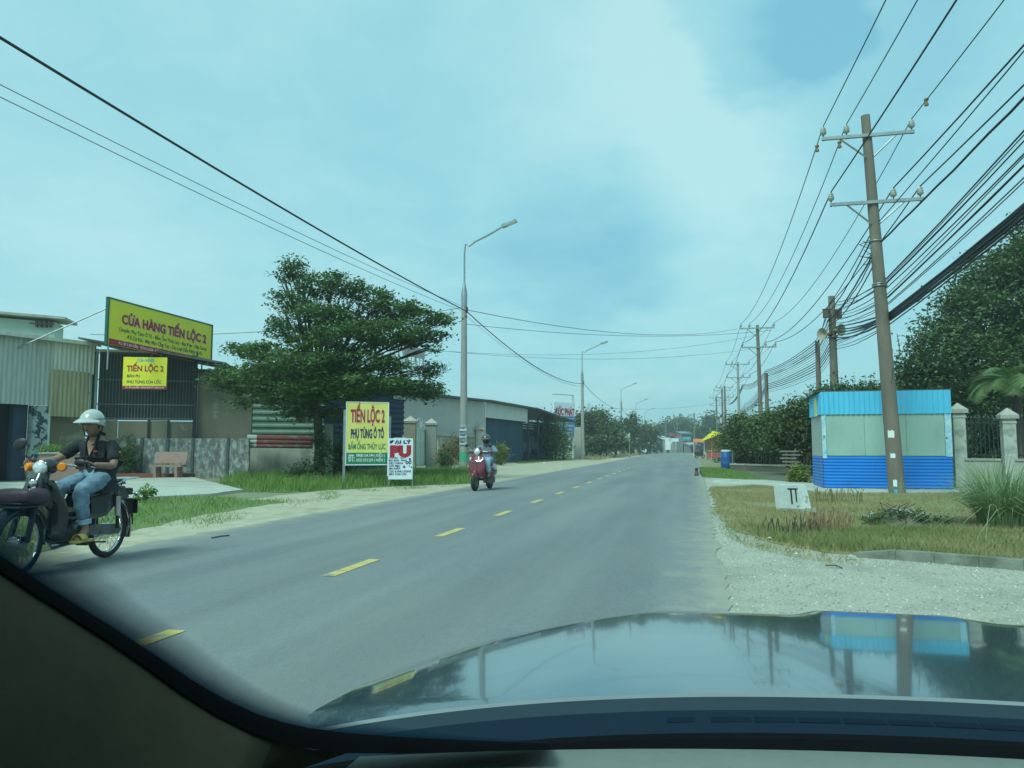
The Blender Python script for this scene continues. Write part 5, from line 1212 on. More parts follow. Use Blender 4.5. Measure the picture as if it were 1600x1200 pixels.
for i in range(10): 
    x_=-.85+.17*i; s_=rnd.uniform(.1,.2); MB().sphere((x_,rnd.uniform(-.3,.1),.78+s_*.8),(s_*.7,s_*.7,s_*.8),8,k=6).build('goods',rnd.choice(['fruit','paleyellow','fruit','pinkstone']),o,smooth=True)
p2_=W(1092,701,112); o=E_('awning_stall','small stall with an orange awning left of the yellow umbrella','stall',(p2_.x,p2_.y,0))
MB().box(-.6,.6,-.4,.4,0,.9).build('counter','rust',o); MB().add([(-.8,-.7,2.0),(.8,-.7,2.0),(.8,.5,2.5),(-.8,.5,2.5),(-.8,-.7,2.04),(.8,-.7,2.04),(.8,.5,2.54),(-.8,.5,2.54)],[(0,3,2,1),(4,5,6,7),(0,1,5,4),(1,2,6,5),(2,3,7,6),(3,0,4,7)]).build('awning',pm('orange_cloth',(.6,.2,.08),(.5,.15,.06),3,.8),o)
for x_ in (-.75,.7): MB().box(x_,x_+.05,-.65,-.6,0,2.0).build('post','white',o)
p = G(1088.5,744); o=E_('marker_stump','short dark weathered marker stump at the right-hand asphalt edge','marker stump',(p.x,p.y,0))
MB().lathe([(.085,0),(.09,.05),(.075,.16),(.05,.22)],n=10).build('shaft','rust',o,smooth=True); MB().lathe([(.055,.222),(.07,.27),(.05,.33),(.01,.35)],n=10).build('head','darksteel',o,smooth=True)

# ================================================================== FAR BACKGROUND
def lt(px,D,ytop,rx,label,mat,seed,n=5000,leaf=(.4,.22),ybot=712,cl=.5): return rtree(px,D,ytop,rx,label,mat,seed,n,leaf,cl=cl,ybot=ybot,group='trees along the far left verge',trk=.16)
lt(916,100,640,26,'dense green tree right behind the tall blue shop sign','leafo',21,6500)
lt(937,104,642,22,'green tree directly behind the second street lamp','leafo',22,5000)
lt(962,112,655,26,'dark green bush-like tree between the second and third street lamps','leafd',23,5000)
lt(985,130,650,16,'narrow green tree behind the third street lamp','leafo',24,3000,(.5,.3))
lt(948,96,668,30,'low leafy bush under the trees by the second street lamp','leafd',25,4000)
lt(1008,170,664,12,'soft distant trees at the left side of the crossroads','leafo',26,3500,(.8,.5),cl=1.1)
lt(1048,268,656,24,'broad distant tree behind the far shops, left one','leafd',27,3500,(1.0,.6),cl=1.3)
lt(1076,272,653,26,'broad distant tree behind the far shops, right one','leafd',28,3500,(1.0,.6),cl=1.3)
lt(1022,275,668,18,'faint low trees at the very end of the road','leafo',29,2500,(1.0,.6),cl=1.3)
p=W(968,701,95); o=E_('torn_tarpaulin','pale torn plastic sheet caught in the bushes between the lamps','tarpaulin',(p.x,p.y,0))
mb=MB(); rnd=random.Random(2); v=[]
for i in range(9):
    for j in range(3): v.append((-1.6+i*.36+rnd.uniform(-.1,.1),rnd.uniform(-.1,.1)+.15*j,.4+i*.24+j*.35+rnd.uniform(-.1,.1)))
mb.add(v,[(i*3+j,(i+1)*3+j,(i+1)*3+j+1,i*3+j+1) for i in range(8) for j in range(2)]); mb.build('sheet','whiteawn',o); MB().tube([(1.2,0,0),(1.25,0,2.9)],.06,6).build('stake','concrete',o)
# houses and shops at the end
def house(px0,px1,D,ytop,label,wall='whitewall',roof='roofdark',kind='shop',opening_sheet='darkin',nwin=2,over=.5,group='small shops at the far end of the road',gable=False):
    f_=Fac(px0,D,px1,D); o=f_.E(kind,label,'house' if kind=='house' else 'shop',group); Lh=f_.len; zt=f_.p((px0+px1)/2,ytop)[1]
    MB().box(0,Lh,0,7,0,zt).build('wall',wall,o)
    if gable: MB().prism([(-.3,zt),(Lh+.3,zt),(Lh/2,zt+1.4)],-.5,7.3,axis='y').build('roof',roof,o)
    else: MB().add([(-.3,-over*2,zt-.35),(Lh+.3,-over*2,zt-.35),(Lh+.3,7.2,zt+.35),(-.3,7.2,zt+.35),(-.3,-over*2,zt-.2),(Lh+.3,-over*2,zt-.2),(Lh+.3,7.2,zt+.5),(-.3,7.2,zt+.5)],[(0,3,2,1),(4,5,6,7),(0,1,5,4),(1,2,6,5),(2,3,7,6),(3,0,4,7)]).build('roof',roof,o)
    rr2=random.Random(px0); MB().box(Lh*.05,Lh*.95,-over*2-.1,-over*2,zt*.66,zt*.66+.7).build('fascia_board',rr2.choice(['navy','red','bluewhite','cyan','signblue','rust']),o)
    MB().box(Lh*.08,Lh*.60,-.05,-.0,0,min(3.2,zt*.62)).build('opening_sheet',opening_sheet,o)  # near-black by default, painting the unlit inside of an open front
    for k in range(nwin): a=Lh*(.66+.16*k); MB().box(a,a+Lh*.12,-.06,0,1.0,min(2.4,zt*.6)).build('window','navy',o)
    return o
house(985,996,140,672,'white-roofed house behind the third street lamp','palewall','whitewall','house')
house(1001,1018,185,694,'low pale wall-like building at the left of the crossroads','concrete','concrete','building',group='buildings at the far crossroads',nwin=1)
house(1020,1031,225,690,'grey shop with a tilted roof at the left of the far shops','housegrey','greysteel')
house(1031,1041,228,683,'dark open-fronted shop with a pale roof edge among the far shops','rust','zincbright')
house(1040,1049,222,686,'narrow white building beside a tall white sign at the far end','greywall','whitewall')
house(1048,1058,230,679,'shop carrying stacked dark signboards at the far end','navy','darksteel',opening_sheet='greywall')
house(1058,1068,226,683,'teal-grey fronted shop among the far shops','mintwall','greysteel')
house(1066,1079,215,676,'two-storey grey house with a dark lattice front at the far end','housegrey','greysteel','house')
house(1078,1092,205,694,'low cream stall building left of the orange awning','housegrey','concrete')
for i,(px,y0,y1,D,c1,lab) in enumerate(((1044,684,703,200,'white','tall narrow white sign standing at the far end of the road'),(1053,679,682,200,'red','upper red and white signboard above the far shops'),(1053,685,690,200,'bluewhite','lower white signboard above the far shops'))):
    q=W(px,701,D); z1_=W(px,y0,D).z; z0_=W(px,y1,D).z; o=E_('signboard',lab,'sign',(q.x,q.y,0),YAW); wd_=(2.2 if i==0 else 4.0)/2
    MB().box(-wd_/1.6,wd_/1.6,0,.15,z0_,z1_).build('panel',c1,o)
    for s_ in (-.7,.7): MB().box(s_*wd_*.8-.06,s_*wd_*.8+.06,.16,.26,0,z1_).build('post','greysteel',o)
for i,(px,yt,D,ar) in enumerate(((1084.5,645,165,1),(1058,650,205,1),(1040.5,655,215,0),(1018,663,230,1),(1128,607,118,1),(1110,668,150,0))):
    q=W(px,yt,D); labs=('dark pole with a crossarm standing in front of the far tree above the orange awning','far pole with a crossarm above the far shops, middle one','far plain pole at the left of the far shops','faint far pole at the left of the crossroads','far pole crowded behind the fourth crossarm pole','small plain pole above the yellow umbrella')
    upole((q.x,q.y),(q.x,q.y,q.z),labs[i],.18,.13,((q.z-.3,1.3,1.3,(-1.2,0,1.2)),(q.z-1.8,1.1,1.1,(-1,1))) if ar else ())
# parked things near far crossroads
def parked(px,D,label,mat):
    q=W(px,701,D); o=E_('parked_motorbike',label,'motorbike',(q.x,q.y,0),.9)
    for x_ in (0,1.2): MB().torus((x_,0,.29),.25,.045,(0,1,0),16,6).build('wheel','rubber',o)
    MB().prism([(-.2,.55),(.1,.45),(.5,.35),(.9,.35),(1.05,.9),(.95,1.0),(.8,.55),(.6,.7),(0,.78),(-.3,.72)],-.13,.13,axis='y').build('body',mat,o)
    MB().tube([(.98,-.3,1.0),(.98,.3,1.0)],.02,5).build('handlebar','darksteel',o)
parked(1088,88,'dark motorbike parked left of the roadside stall','black'); parked(1004,150,'pale scooter parked under the fourth street lamp','bluewhite')
# distant treeline that closes the view
rng=np.random.default_rng(3); B=[]
for i in range(60):
    x=-260+i*8+rng.uniform(-3,3); B.append((x,300+rng.uniform(-15,15)+abs(x)*.1,rng.uniform(1.5,3.5),8,6,rng.uniform(3,6)))
bulk('treeline',crown(B,16000,1.4,1.6,.9,.3,.8,5),4,'leafo',kind='stuff')

# ================================================================== FIGURES
def skin_grow(nodes, edges, root=0, sub=1):
    bm = bmesh.new(); lay = bm.verts.layers.skin.verify(); vs_ = []
    for i, n in enumerate(nodes):
        v = bm.verts.new(n[:3]); v[lay].radius = (n[3], n[4] if len(n) > 4 else n[3]); v[lay].use_root = (i == root); vs_.append(v)
    for a, b in edges: bm.edges.new((vs_[a], vs_[b]))
    me = bpy.data.meshes.new('tmp'); bm.to_mesh(me); bm.free()
    o = bpy.data.objects.new('tmp', me); COL.objects.link(o)
    sk = o.modifiers.new('s', 'SKIN'); sk.branch_smoothing = .6; sk.use_smooth_shade = True
    su = o.modifiers.new('u', 'SUBSURF'); su.levels = sub; su.render_levels = sub
    dg = bpy.context.evaluated_depsgraph_get(); dg.update(); ev = o.evaluated_get(dg); m2 = ev.to_mesh()
    r = ([v.co.copy() for v in m2.vertices], [tuple(p.vertices) for p in m2.polygons]); ev.to_mesh_clear()
    bpy.data.objects.remove(o); bpy.data.meshes.remove(me)
    return r
def chain(*pts, start=0): return [(i+start, i+1+start) for i in range(len(pts)-1)]
def head_mesh(mb, c, yaw=0, pitch=0, s=1.0, m=0):
    T = Matrix.Translation(Vector(c)) @ Matrix.Rotation(yaw,4,'Z') @ Matrix.Rotation(pitch,4,'Y'); n, k = 24, 18; v = []
    for i in range(k+1):
        a = PI*i/k
        for j in range(n):
            b = 2*PI*j/n; x, y, z = math.sin(a)*math.cos(b), math.sin(a)*math.sin(b), -math.cos(a)
            X, Y, Z = x*.096, y*.077, z*.118
            if z < -.1: q = (-z-.1); Y *= 1-.38*q; X = X*(1-.15*q)+.012*q*(x>0)
            if x > 0:
                X += .022*math.exp(-((y/.16)**2)-((z+.18)/.2)**2)+.008*math.exp(-((y/.10)**2)-((z+.0)/.2)**2)      # nose
                X -= .010*math.exp(-(((abs(y)-.36)/.18)**2)-((z-.06)/.14)**2)                                         # eye sockets
                X += .006*math.exp(-((y/.3)**2)-((z+.52)/.08)**2)+.008*math.exp(-((y/.25)**2)-((z+.86)/.12)**2)       # lips, chin
                X += .005*math.exp(-((y/.6)**2)-((z-.22)/.08)**2)                                                     # brow
            v.append((X*s, Y*s, Z*s))
    mb.add(v, [(i*n+j, i*n+(j+1)%n, (i+1)*n+(j+1)%n, (i+1)*n+j) for i in range(k) for j in range(n)], m, T)
    for sg in (-1, 1):
        mb.sphere((0,0,0), (.018,.008,.03), 8, m, T @ Matrix.Translation((-.005,sg*.078,-.01)) @ Matrix.Rotation(sg*.3,4,'Z'), 6)
        mb.sphere((0,0,0), (.009,.012,.008), 8, m+1, T @ Matrix.Translation((.083*s,sg*.029,.006)), 6)
    return T
def grip_hand(mb, wrist, gx, gy, gz, sg):
    """palm and five fingers closed round a bar along y at (gx, gy, gz); sg +1 for the left hand"""
    w_ = Vector(wrist); kn = Vector((gx-.012, gy, gz+.030)); V = [(w_.x,w_.y,w_.z,.027,.021)]
    mid = w_.lerp(kn,.55); V += [(mid.x,mid.y,mid.z+.004,.036,.019),(kn.x-.008,kn.y,kn.z,.038,.017)]
    r = skin_grow(V, [(0,1),(1,2)], 0, 1); mb.add(*r)
    for q, (dy, ln) in enumerate(((-.034,.92),(-.012,1.05),(.011,1.0),(.032,.82))):
        y = gy-sg*dy
        mb.tube([(kn.x-.015,y,kn.z-.002),(kn.x+.018*ln,y,kn.z+.008),(gx+.034*ln,y,gz+.014),(gx+.036*ln,y,gz-.014),(gx+.014,y,gz-.032)],[.0105,.0105,.0098,.009,.006],7)
    yi = gy-sg*.048
    mb.tube([(mid.x,mid.y-sg*.02,mid.z-.004),(gx-.030,yi,gz+.008),(gx-.014,yi,gz-.026),(gx+.012,yi+sg*.008,gz-.034)],[.014,.0125,.011,.007],7)

from mathutils import noise as _ns
def wrinkle(g_, amp=.007, fr=13):
    v,f=g_; out=[]
    for p in v:
        q=Vector((p.x*fr,p.y*fr,p.z*fr*1.7)); out.append(p+Vector((_ns.noise(q),_ns.noise(q+Vector((7,3,1))),_ns.noise(q+Vector((2,9,4)))))*amp)
    return out,f
def rider(name_label, root, rz, J, top_mat, top_long, leg_mat, foot_bare=True, cuff=True):
    """J: joint dict in the bike's frame"""
    mb = MB(); g = lambda k, *r: (*J[k], *r)
    nodes = [g('pelvis',.115,.10), g('waist',.10,.09), g('chest',.125,.10), g('neck0',.065), g('neck1',.05),
             g('shL',.05), g('elL',.040), g('wrL',.026), g('shR',.05), g('elR',.040), g('wrR',.026),
             g('hipL',.085), g('knL',.056), g('anL',.036), g('hipR',.085), g('knR',.056), g('anR',.036),
             g('ballL',.036,.022), g('toeL',.030,.014), g('ballR',.036,.022), g('toeR',.030,.014)]
    ed = [(0,1),(1,2),(2,3),(3,4),(2,5),(5,6),(6,7),(2,8),(8,9),(9,10),(0,11),(11,12),(12,13),(0,14),(14,15),(15,16),(13,17),(17,18),(16,19),(19,20)]
    mb.add(*skin_grow(nodes, ed, 0, 1))
    T = head_mesh(mb, J['head'], J.get('yaw',0), J.get('pitch',0))
    grip_hand(mb, J['wrL'], *J['gripL'], 1); grip_hand(mb, J['wrR'], *J['gripR'], -1)
    body = mb.build('person', ['skin','black'], smooth=True, ang=70, label=name_label, cat='person'); body.location = root; body.rotation_euler = (0,0,rz)
    lerp = lambda a, b, t: tuple(Vector(J[a]).lerp(Vector(J[b]), t))
    # top
    t_end = .93 if top_long else None
    nodes = [g('pelvis',.145,.125), g('waist',.150,.135), g('chest',.158,.135), (*lerp('chest','neck0',.72),.085), g('shL',.075), g('shR',.075)]
    nodes[0] = (J['pelvis'][0], J['pelvis'][1], J['pelvis'][2]-.01, .172,.155)
    ed = [(0,1),(1,2),(2,3),(2,4),(2,5)]
    if top_long:
        nodes += [g('elL',.060), (*lerp('elL','wrL',.9),.043), g('elR',.060), (*lerp('elR','wrR',.9),.043)]; ed += [(4,6),(6,7),(5,8),(8,9)]
    else:
        nodes += [(*lerp('shL','elL',.45),.068), (*lerp('shL','elL',.82),.066), (*lerp('shR','elR',.45),.068), (*lerp('shR','elR',.82),.066)]; ed += [(4,6),(6,7),(5,8),(8,9)]
    nodes += [(J['pelvis'][0]-.005, 0, J['pelvis'][2]-.075, .165,.160)]; ed += [(0,len(nodes)-1)]
    mb = MB(); mb.add(*wrinkle(skin_grow(nodes, ed, 0, 2),.014)); top = mb.build('jacket' if top_long else 'shirt', top_mat, body, smooth=True, ang=80)
    # trousers
    e_ = .93 if not cuff else .80
    nodes = [(J['pelvis'][0]+.01,0,J['pelvis'][2]-.045,.115,.10), g('hipL',.094), (*lerp('hipL','knL',.5),.092), g('knL',.078), (*lerp('knL','anL',.5),.068), (*lerp('knL','anL',e_),.058),
             g('hipR',.094), (*lerp('hipR','knR',.5),.092), g('knR',.078), (*lerp('knR','anR',.5),.068), (*lerp('knR','anR',e_),.058)]
    ed = [(0,1),(1,2),(2,3),(3,4),(4,5),(0,6),(6,7),(7,8),(8,9),(9,10)]
    mb = MB(); mb.add(*wrinkle(skin_grow(nodes, ed, 0, 2),.016)); tr = mb.build('trousers', leg_mat, body, smooth=True, ang=80)
    if cuff:
        for s in 'LR':
            mb = MB(); mb.tube([lerp('kn'+s,'an'+s,.72), lerp('kn'+s,'an'+s,.84)], [.066,.064], 14); mb.build('cuff', 'denimp', tr, smooth=True)
    return body, T, top

# ------------------------------------------------------------------ motorcycle
RC = G(165,873); hx = Vector((.09,-1,0)).normalized(); rzb = math.atan2(hx.y, hx.x)
o = E_('motorcycle','old black step-through motorcycle with orange indicators and a spoked rear wheel','motorcycle',(RC.x,RC.y,.012),rzb)
bike = o
def wheel(o, x, R=.29, spokes=28, tm='rubber'):
    mb = MB().torus((x,0,R),R-.055,.012,(0,1,0),40,6,rz=.022).lathe([(.03,-.06),(.06,-.055),(.065,-.02),(.065,.02),(.06,.055),(.03,.06)],(x,0,R),(0,1,0),16).tube([(x,-.10,R),(x,.10,R)],.012,8)
    wl = mb.build('wheel','chrome',o,smooth=True)
    MB().torus((x,0,R),R-.032,.030,(0,1,0),44,10,rz=.034).build('tyre',tm,wl,smooth=True)
    mb = MB()
    for k in range(spokes):
        a = 2*PI*k/spokes; b = a+(.45 if k%2 else -.45); s = .04 if k%4<2 else -.04
        mb.tube([(x+.06*math.cos(b),s,R+.06*math.sin(b)),(x+(R-.06)*math.cos(a),0,R+(R-.06)*math.sin(a))],.0022,4,caps=False)
    mb.build('spokes','chrome',wl); return wl
wheel(o,0); wheel(o,1.2)
def fender(cx,cz,R,a0,a1,wd,name,mat):
    mb = MB(); K=16; v=[]; pr=((-1,-.035),(-.9,.0),(-.5,.018),(0,.024),(.5,.018),(.9,.0),(1,-.035))
    for i in range(K+1):
        a=a0+(a1-a0)*i/K
        for (y,dr) in pr: v.append((cx+(R+dr)*math.cos(a), y*wd, cz+(R+dr)*math.sin(a)))
    n=len(pr); mb.add(v,[(i*n+j,(i+1)*n+j,(i+1)*n+j+1,i*n+j+1) for i in range(K) for j in range(n-1)]); return mb.build(name,mat,o,smooth=True,ang=60)
fender(0,.29,.325,math.radians(200),math.radians(60),.065,'rear_fender','bikepaint')
fender(1.2,.29,.32,math.radians(165),math.radians(20),.06,'front_fender','bikepaint')
MB().prism([(-.20,.60),(-.12,.72),(.10,.735),(.45,.70),(.52,.60),(.46,.50),(.34,.42),(.16,.44),(.05,.52),(-.08,.58)],-.10,.10,axis='y').build('body','bikepaint',o,smooth=True,ang=30)
MB().prism([(.14,.66),(.44,.63),(.42,.48),(.20,.47)],.101,.125,axis='y').prism([(.14,.66),(.44,.63),(.42,.48),(.20,.47)],-.125,-.101,axis='y').build('side_cover','black',o)
MB().tube([(.96,0,.90),(.86,0,.62),(.70,0,.44),(.50,0,.46)],[.045,.06,.06,.05],10).build('frame_tube','bikepaint',o,smooth=True)
mb = MB(); K=8; v=[]
for i in range(K+1):
    t=i/K; z_=.82-.56*t; x_=.98-.10*t-.06*math.sin(PI*t); w_=.09+.075*math.sin(PI*min(1,t*1.1)*.8)
    for y in (-1,-.7,0,.7,1): v.append((x_-.07*(abs(y)**1.5), y*w_, z_))
mb.add(v,[(i*5+j,(i+1)*5+j,(i+1)*5+j+1,i*5+j+1) for i in range(K) for j in range(4)]); ls=mb.build('leg_shield','bikepaint',o,smooth=True); sm=ls.modifiers.new('t','SOLIDIFY'); sm.thickness=.008
mb = MB(); v=[]; K=12
for i in range(K+1):
    t=i/K; x_=-.16+.68*t; h=.055*math.sin(PI*(.12+.8*t))**.4+.015*math.cos(PI*t*2); w_=.125*(math.sin(PI*(.1+.78*t)))**.35*(1-.25*t)
    for k in range(8): a=PI*k/7; v.append((x_, -w_*math.cos(a), .74-.02*t+h*math.sin(a)**.7))
mb.add(v,[(i*8+j,(i+1)*8+j,(i+1)*8+j+1,i*8+j+1) for i in range(K) for j in range(7)]+[tuple(range(8)),tuple(range(K*8,K*8+8))[::-1]]); mb.build('seat','black',o,smooth=True,ang=60)
for s in (-1,1):
    sh=MB().tube([(0,s*.115,.30),(.03,s*.12,.64)],.018,10).build('shock_absorber','black',o,smooth=True)
    MB().tube([(.012,s*.117,.43),(.03,s*.12,.63)],.032,12).build('shock_cover','chrome',sh,smooth=True)
    MB().tube([(1.2,s*.085,.29),(1.10,s*.07,.62),(1.02,s*.05,.84)],[.022,.03,.03],8).build('fork_leg','black',o,smooth=True)
MB().prism([(-.04,.24),(.40,.27),(.43,.33),(.36,.37),(-.02,.34),(-.07,.29)],.075,.11,axis='y').build('chain_case','enginem',o,smooth=True,ang=30)
MB().prism([(.02,.27),(.45,.30),(.45,.34),(.02,.31)],-.1,-.07,axis='y').build('swingarm','black',o)
mb = MB().lathe([(.06,-.12),(.10,-.10),(.115,-.03),(.115,.05),(.10,.11),(.05,.125)],(.52,0,.31),(0,1,0),18); mb.box(.44,.70,-.07,.07,.24,.36)
mb.tube([(.62,0,.31),(.84,0,.33)],.055,12)
for k in range(7): mb.lathe([(.075,0),(.075,.006)],(.66+.025*k,0,.315),(1,0,.08),14)
mb.build('engine','enginem',o,smooth=True,ang=40)
MB().tube([(.80,-.05,.28),(.62,-.14,.17),(.30,-.15,.20),(-.25,-.16,.24)],[.018,.02,.035,.04],10).build('exhaust','chrome',o,smooth=True)
MB().tube([(.62,-.24,.22),(.62,.24,.22)],.012,8).tube([(.62,.13,.22),(.62,.24,.22)],.019,8).tube([(.62,-.13,.22),(.62,-.24,.22)],.019,8).build('foot_peg','rubber',o)
MB().tube([(.50,.13,.22),(.24,.16,.19)],.01,6).build('side_stand','darksteel',o)
hbz=.95
MB().tube([(.73,.32,hbz),(.74,.20,hbz-.005),(.80,.12,hbz+.01),(.90,0,hbz),(.80,-.12,hbz+.01),(.69,-.22,hbz+.015),(.67,-.40,hbz+.02)],.012,8).build('handlebar','chrome',o,smooth=True)
for s in (-1,1): MB().tube([(.67 if s<0 else .73,s*(.41 if s<0 else .32),hbz+(.02 if s<0 else 0)),(.68 if s<0 else .735,s*(.25 if s<0 else .19),hbz+(.02 if s<0 else 0))],.0175,10).build('grip','rubber',o,smooth=True)
for s in (-1,1): MB().tube([(.72,s*.25,hbz),(.76,s*.34,hbz-.01),(.75,s*.38,hbz-.02)],.005,6).build('lever','enginem',o)
MB().box(.69,.75,.18,.25,hbz-.03,hbz+.035).box(.69,.75,-.25,-.18,hbz-.03,hbz+.035).build('switch_box','black',o)
mb=MB().sphere((.87,0,.945),(.085,.085,.075),18,k=12).tube([(.93,0,.90),(.97,0,.80)],[.06,.07],12); mb.build('headset','bikepaint',o,smooth=True)
hl=MB().lathe([(.02,-.06),(.05,-.04),(.064,.0),(.070,.010),(.062,.016)],(.975,.0,.93),(1,.12,-.05),22).build('headlight','chrome',o,smooth=True)
MB().lathe([(.060,0),(.052,.012),(.03,.02),(.01,.022)],(.988,.002,.93),(1,.12,-.05),20).build('lens','lens',hl,smooth=True)
for s in (-1,1):
    st=MB().tube([(.88,s*.07,.94),(.89,s*.13,.94)],.010,6).build('indicator_stalk','black',o)
    MB().lathe([(.025,-.03),(.038,-.022),(.042,.01),(.038,.035),(.03,.045)],(.895,s*.158,.94),(.8,s*.35,0),16).build('indicator','orange',o,smooth=True)
MB().lathe([(.012,-.02),(.032,-.01),(.034,.012),(.02,.02)],(1.09,.03,.80),(1,.3,0),14).build('horn','chrome',o,smooth=True)
for s,z_ in ((-1,1.10),(1,1.04)):
    mr=MB().tube([(.74,s*.24,hbz+.02),(.80,s*.30,z_-.06),(.80,s*.33,z_)],.006,6).build('mirror_stalk','darksteel',o)
    if s<0: MB().sphere((0,0,0),(.018,.075,.055),14,0,Matrix.Translation((.80,s*.36,z_+.05)) @ Matrix.Rotation(.5,4,'X'),8).build('mirror','black',mr,smooth=True)
    else: MB().sphere((0,0,0),(.016,.06,.035),14,0,Matrix.Translation((.80,s*.26,z_-.06)),8).build('mirror','black',mr,smooth=True)
MB().box(1.06,1.38,-.16,.16,.60,.615).tube([(1.06,-.16,.62),(1.38,-.16,.64),(1.38,.16,.64),(1.06,.16,.62)],.007,6).tube([(1.1,.1,.60),(1.02,.05,.72)],.008,6).build('front_rack','darksteel',o)
mb=MB(); v=[]; n_,k_=24,12
for i in range(k_+1):
    a=-PI/2+PI*i/k_
    for j in range(n_):
        b=2*PI*j/n_; sg=lambda q,p: math.copysign(abs(q)**p,q)
        v.append((1.20+.14*sg(math.cos(a),.45)*sg(math.cos(b),.45), .01+.205*sg(math.cos(a),.5)*sg(math.sin(b),.45), .69+.07*sg(math.sin(a),.6)+.012*math.sin(b*3)*math.cos(a)))
mb.add(v,[(i*n_+j,i*n_+(j+1)%n_,(i+1)*n_+(j+1)%n_,(i+1)*n_+j) for i in range(k_) for j in range(n_)]); bg_=mb.build('bag','purple',o,smooth=True)
rk=MB().tube([(.02,.10,.74),(-.12,.12,.79),(-.34,.11,.80),(-.36,0,.80),(-.34,-.11,.80),(-.12,-.12,.79),(.02,-.10,.74)],.008,6)
for x_ in (-.12,-.2,-.28): rk.tube([(x_,-.115,.795),(x_,.115,.795)],.006,5)
rk.tube([(-.05,.12,.77),(.03,.12,.64)],.008,5).tube([(-.05,-.12,.77),(.03,-.12,.64)],.008,5); rk.build('rear_rack','chrome',o,smooth=True)
tl=MB().box(-.33,-.25,-.05,.05,.62,.69).build('tail_lamp','black',o); MB().sphere((-.335,0,.66),(.03,.05,.035),12,k=8).build('lens','redlens',tl,smooth=True)
for s in (-1,1): MB().sphere((-.30,s*.12,.63),(.025,.03,.025),10,k=6).tube([(-.30,s*.05,.63),(-.30,s*.12,.63)],.007,5).build('rear_indicator','orange' if s<0 else 'chrome',o,smooth=True)
MB().box(-.375,-.365,-.085,.085,.42,.57,T=Matrix.Translation((0,0,0))).build('number_plate','black',o)
MB().prism([(-.36,.30),(-.34,.58),(-.33,.58),(-.35,.30)],-.05,.05,axis='y').build('mud_flap','rubber',o)

J = dict(pelvis=(.19,0,.85), waist=(.17,0,.97), chest=(.21,0,1.12), neck0=(.245,0,1.225), neck1=(.27,.0,1.28), head=(.30,.0,1.355), yaw=.10, pitch=.08,
     shL=(.21,.175,1.155), elL=(.32,.27,.935), wrL=(.62,.26,.955), shR=(.22,-.175,1.155), elR=(.40,-.285,1.00), wrR=(.575,-.345,.985),
     gripL=(.735,.245,.952), gripR=(.675,-.345,.972), hipL=(.22,.085,.815), knL=(.60,.125,.70), anL=(.56,.165,.335), hipR=(.22,-.085,.815), knR=(.60,-.125,.71), anR=(.56,-.165,.335),
     ballL=(.66,.185,.275), toeL=(.72,.19,.262), ballR=(.66,-.185,.275), toeR=(.72,-.19,.262))
man, Th, shirt = rider('man in a black polo shirt, jeans and silver helmet riding the old motorcycle', (RC.x,RC.y,.012), rzb, J, 'blackcloth', False, 'denim')
def helmet(body, Th, mat, full=False, visor='black'):
    mb = MB(); n,k=28,14; v=[]
    for i in range(k+1):
        a = (PI*.60)*i/k
        for j in range(n):
            b=2*PI*j/n; lim = 1.0
            x,y,z=math.sin(a)*math.cos(b),math.sin(a)*math.sin(b),math.cos(a)
            if i==k: z += .26*max(0,math.cos(b))-.10*max(0,-math.cos(b))
            elif i>k-4: z += (.26*max(0,math.cos(b))-.10*max(0,-math.cos(b)))*((i-k+4)/4)
            v.append((x*.132-.004,y*.114,z*.128+.018))
    mb.add(v,[(i*n+j,(i+1)*n+j,(i+1)*n+(j+1)%n,i*n+(j+1)%n) for i in range(k) for j in range(n)],0,Th)
    h=mb.build('helmet',mat,body,smooth=True,ang=60); s_=h.modifiers.new('t','SOLIDIFY'); s_.thickness=.014; s_.offset=-1
    mb=MB(); v=[]
    for i in range(9):
        a=-1.05+2.1*i/8; 
        for (r_,dz) in ((.128,.046),(.205-.03*abs(a)/1.05,.018-.004)): v.append((r_*math.cos(a)*1.05,r_*math.sin(a)*.86,dz+.012*math.cos(a)))
    v += [(x,y,z-.008) for x,y,z in v]
    f=[(2*i,2*i+1,2*i+3,2*i+2) for i in range(8)]+[(18+2*i+2,18+2*i+3,18+2*i+1,18+2*i) for i in range(8)]+[(2*i+1,18+2*i+1,18+2*i+3,2*i+3) for i in range(8)]
    mb.add(v,f,0,Th); mb.build('peak',mat,h,smooth=True,ang=40)
    MB().add(*(lambda m:(m.v,m.f))(MB().torus((0,0,0),.136,.004,(0,0,1),28,6)),0,Th@Matrix.Translation((-.004,0,.05))@Matrix.Diagonal((1.02,.88,1,1))).build('trim_line','black',h,smooth=True)
    mb=MB()
    for s in (-1,1):
        pts=[(Th@Vector(q)) for q in ((-.03,s*.108,.01),(-.01,s*.095,-.06),(.03,s*.055,-.115),(.045,0,-.128))]
        mb.tube(pts,.007,6); mb.sphere((0,0,0),(.028,.012,.03),12,0,Th@Matrix.Translation((-.035,s*.09,-.01)),8)
    mb.build('chin_strap','black',h,smooth=True); return h
helmet(man,Th,'helmet')
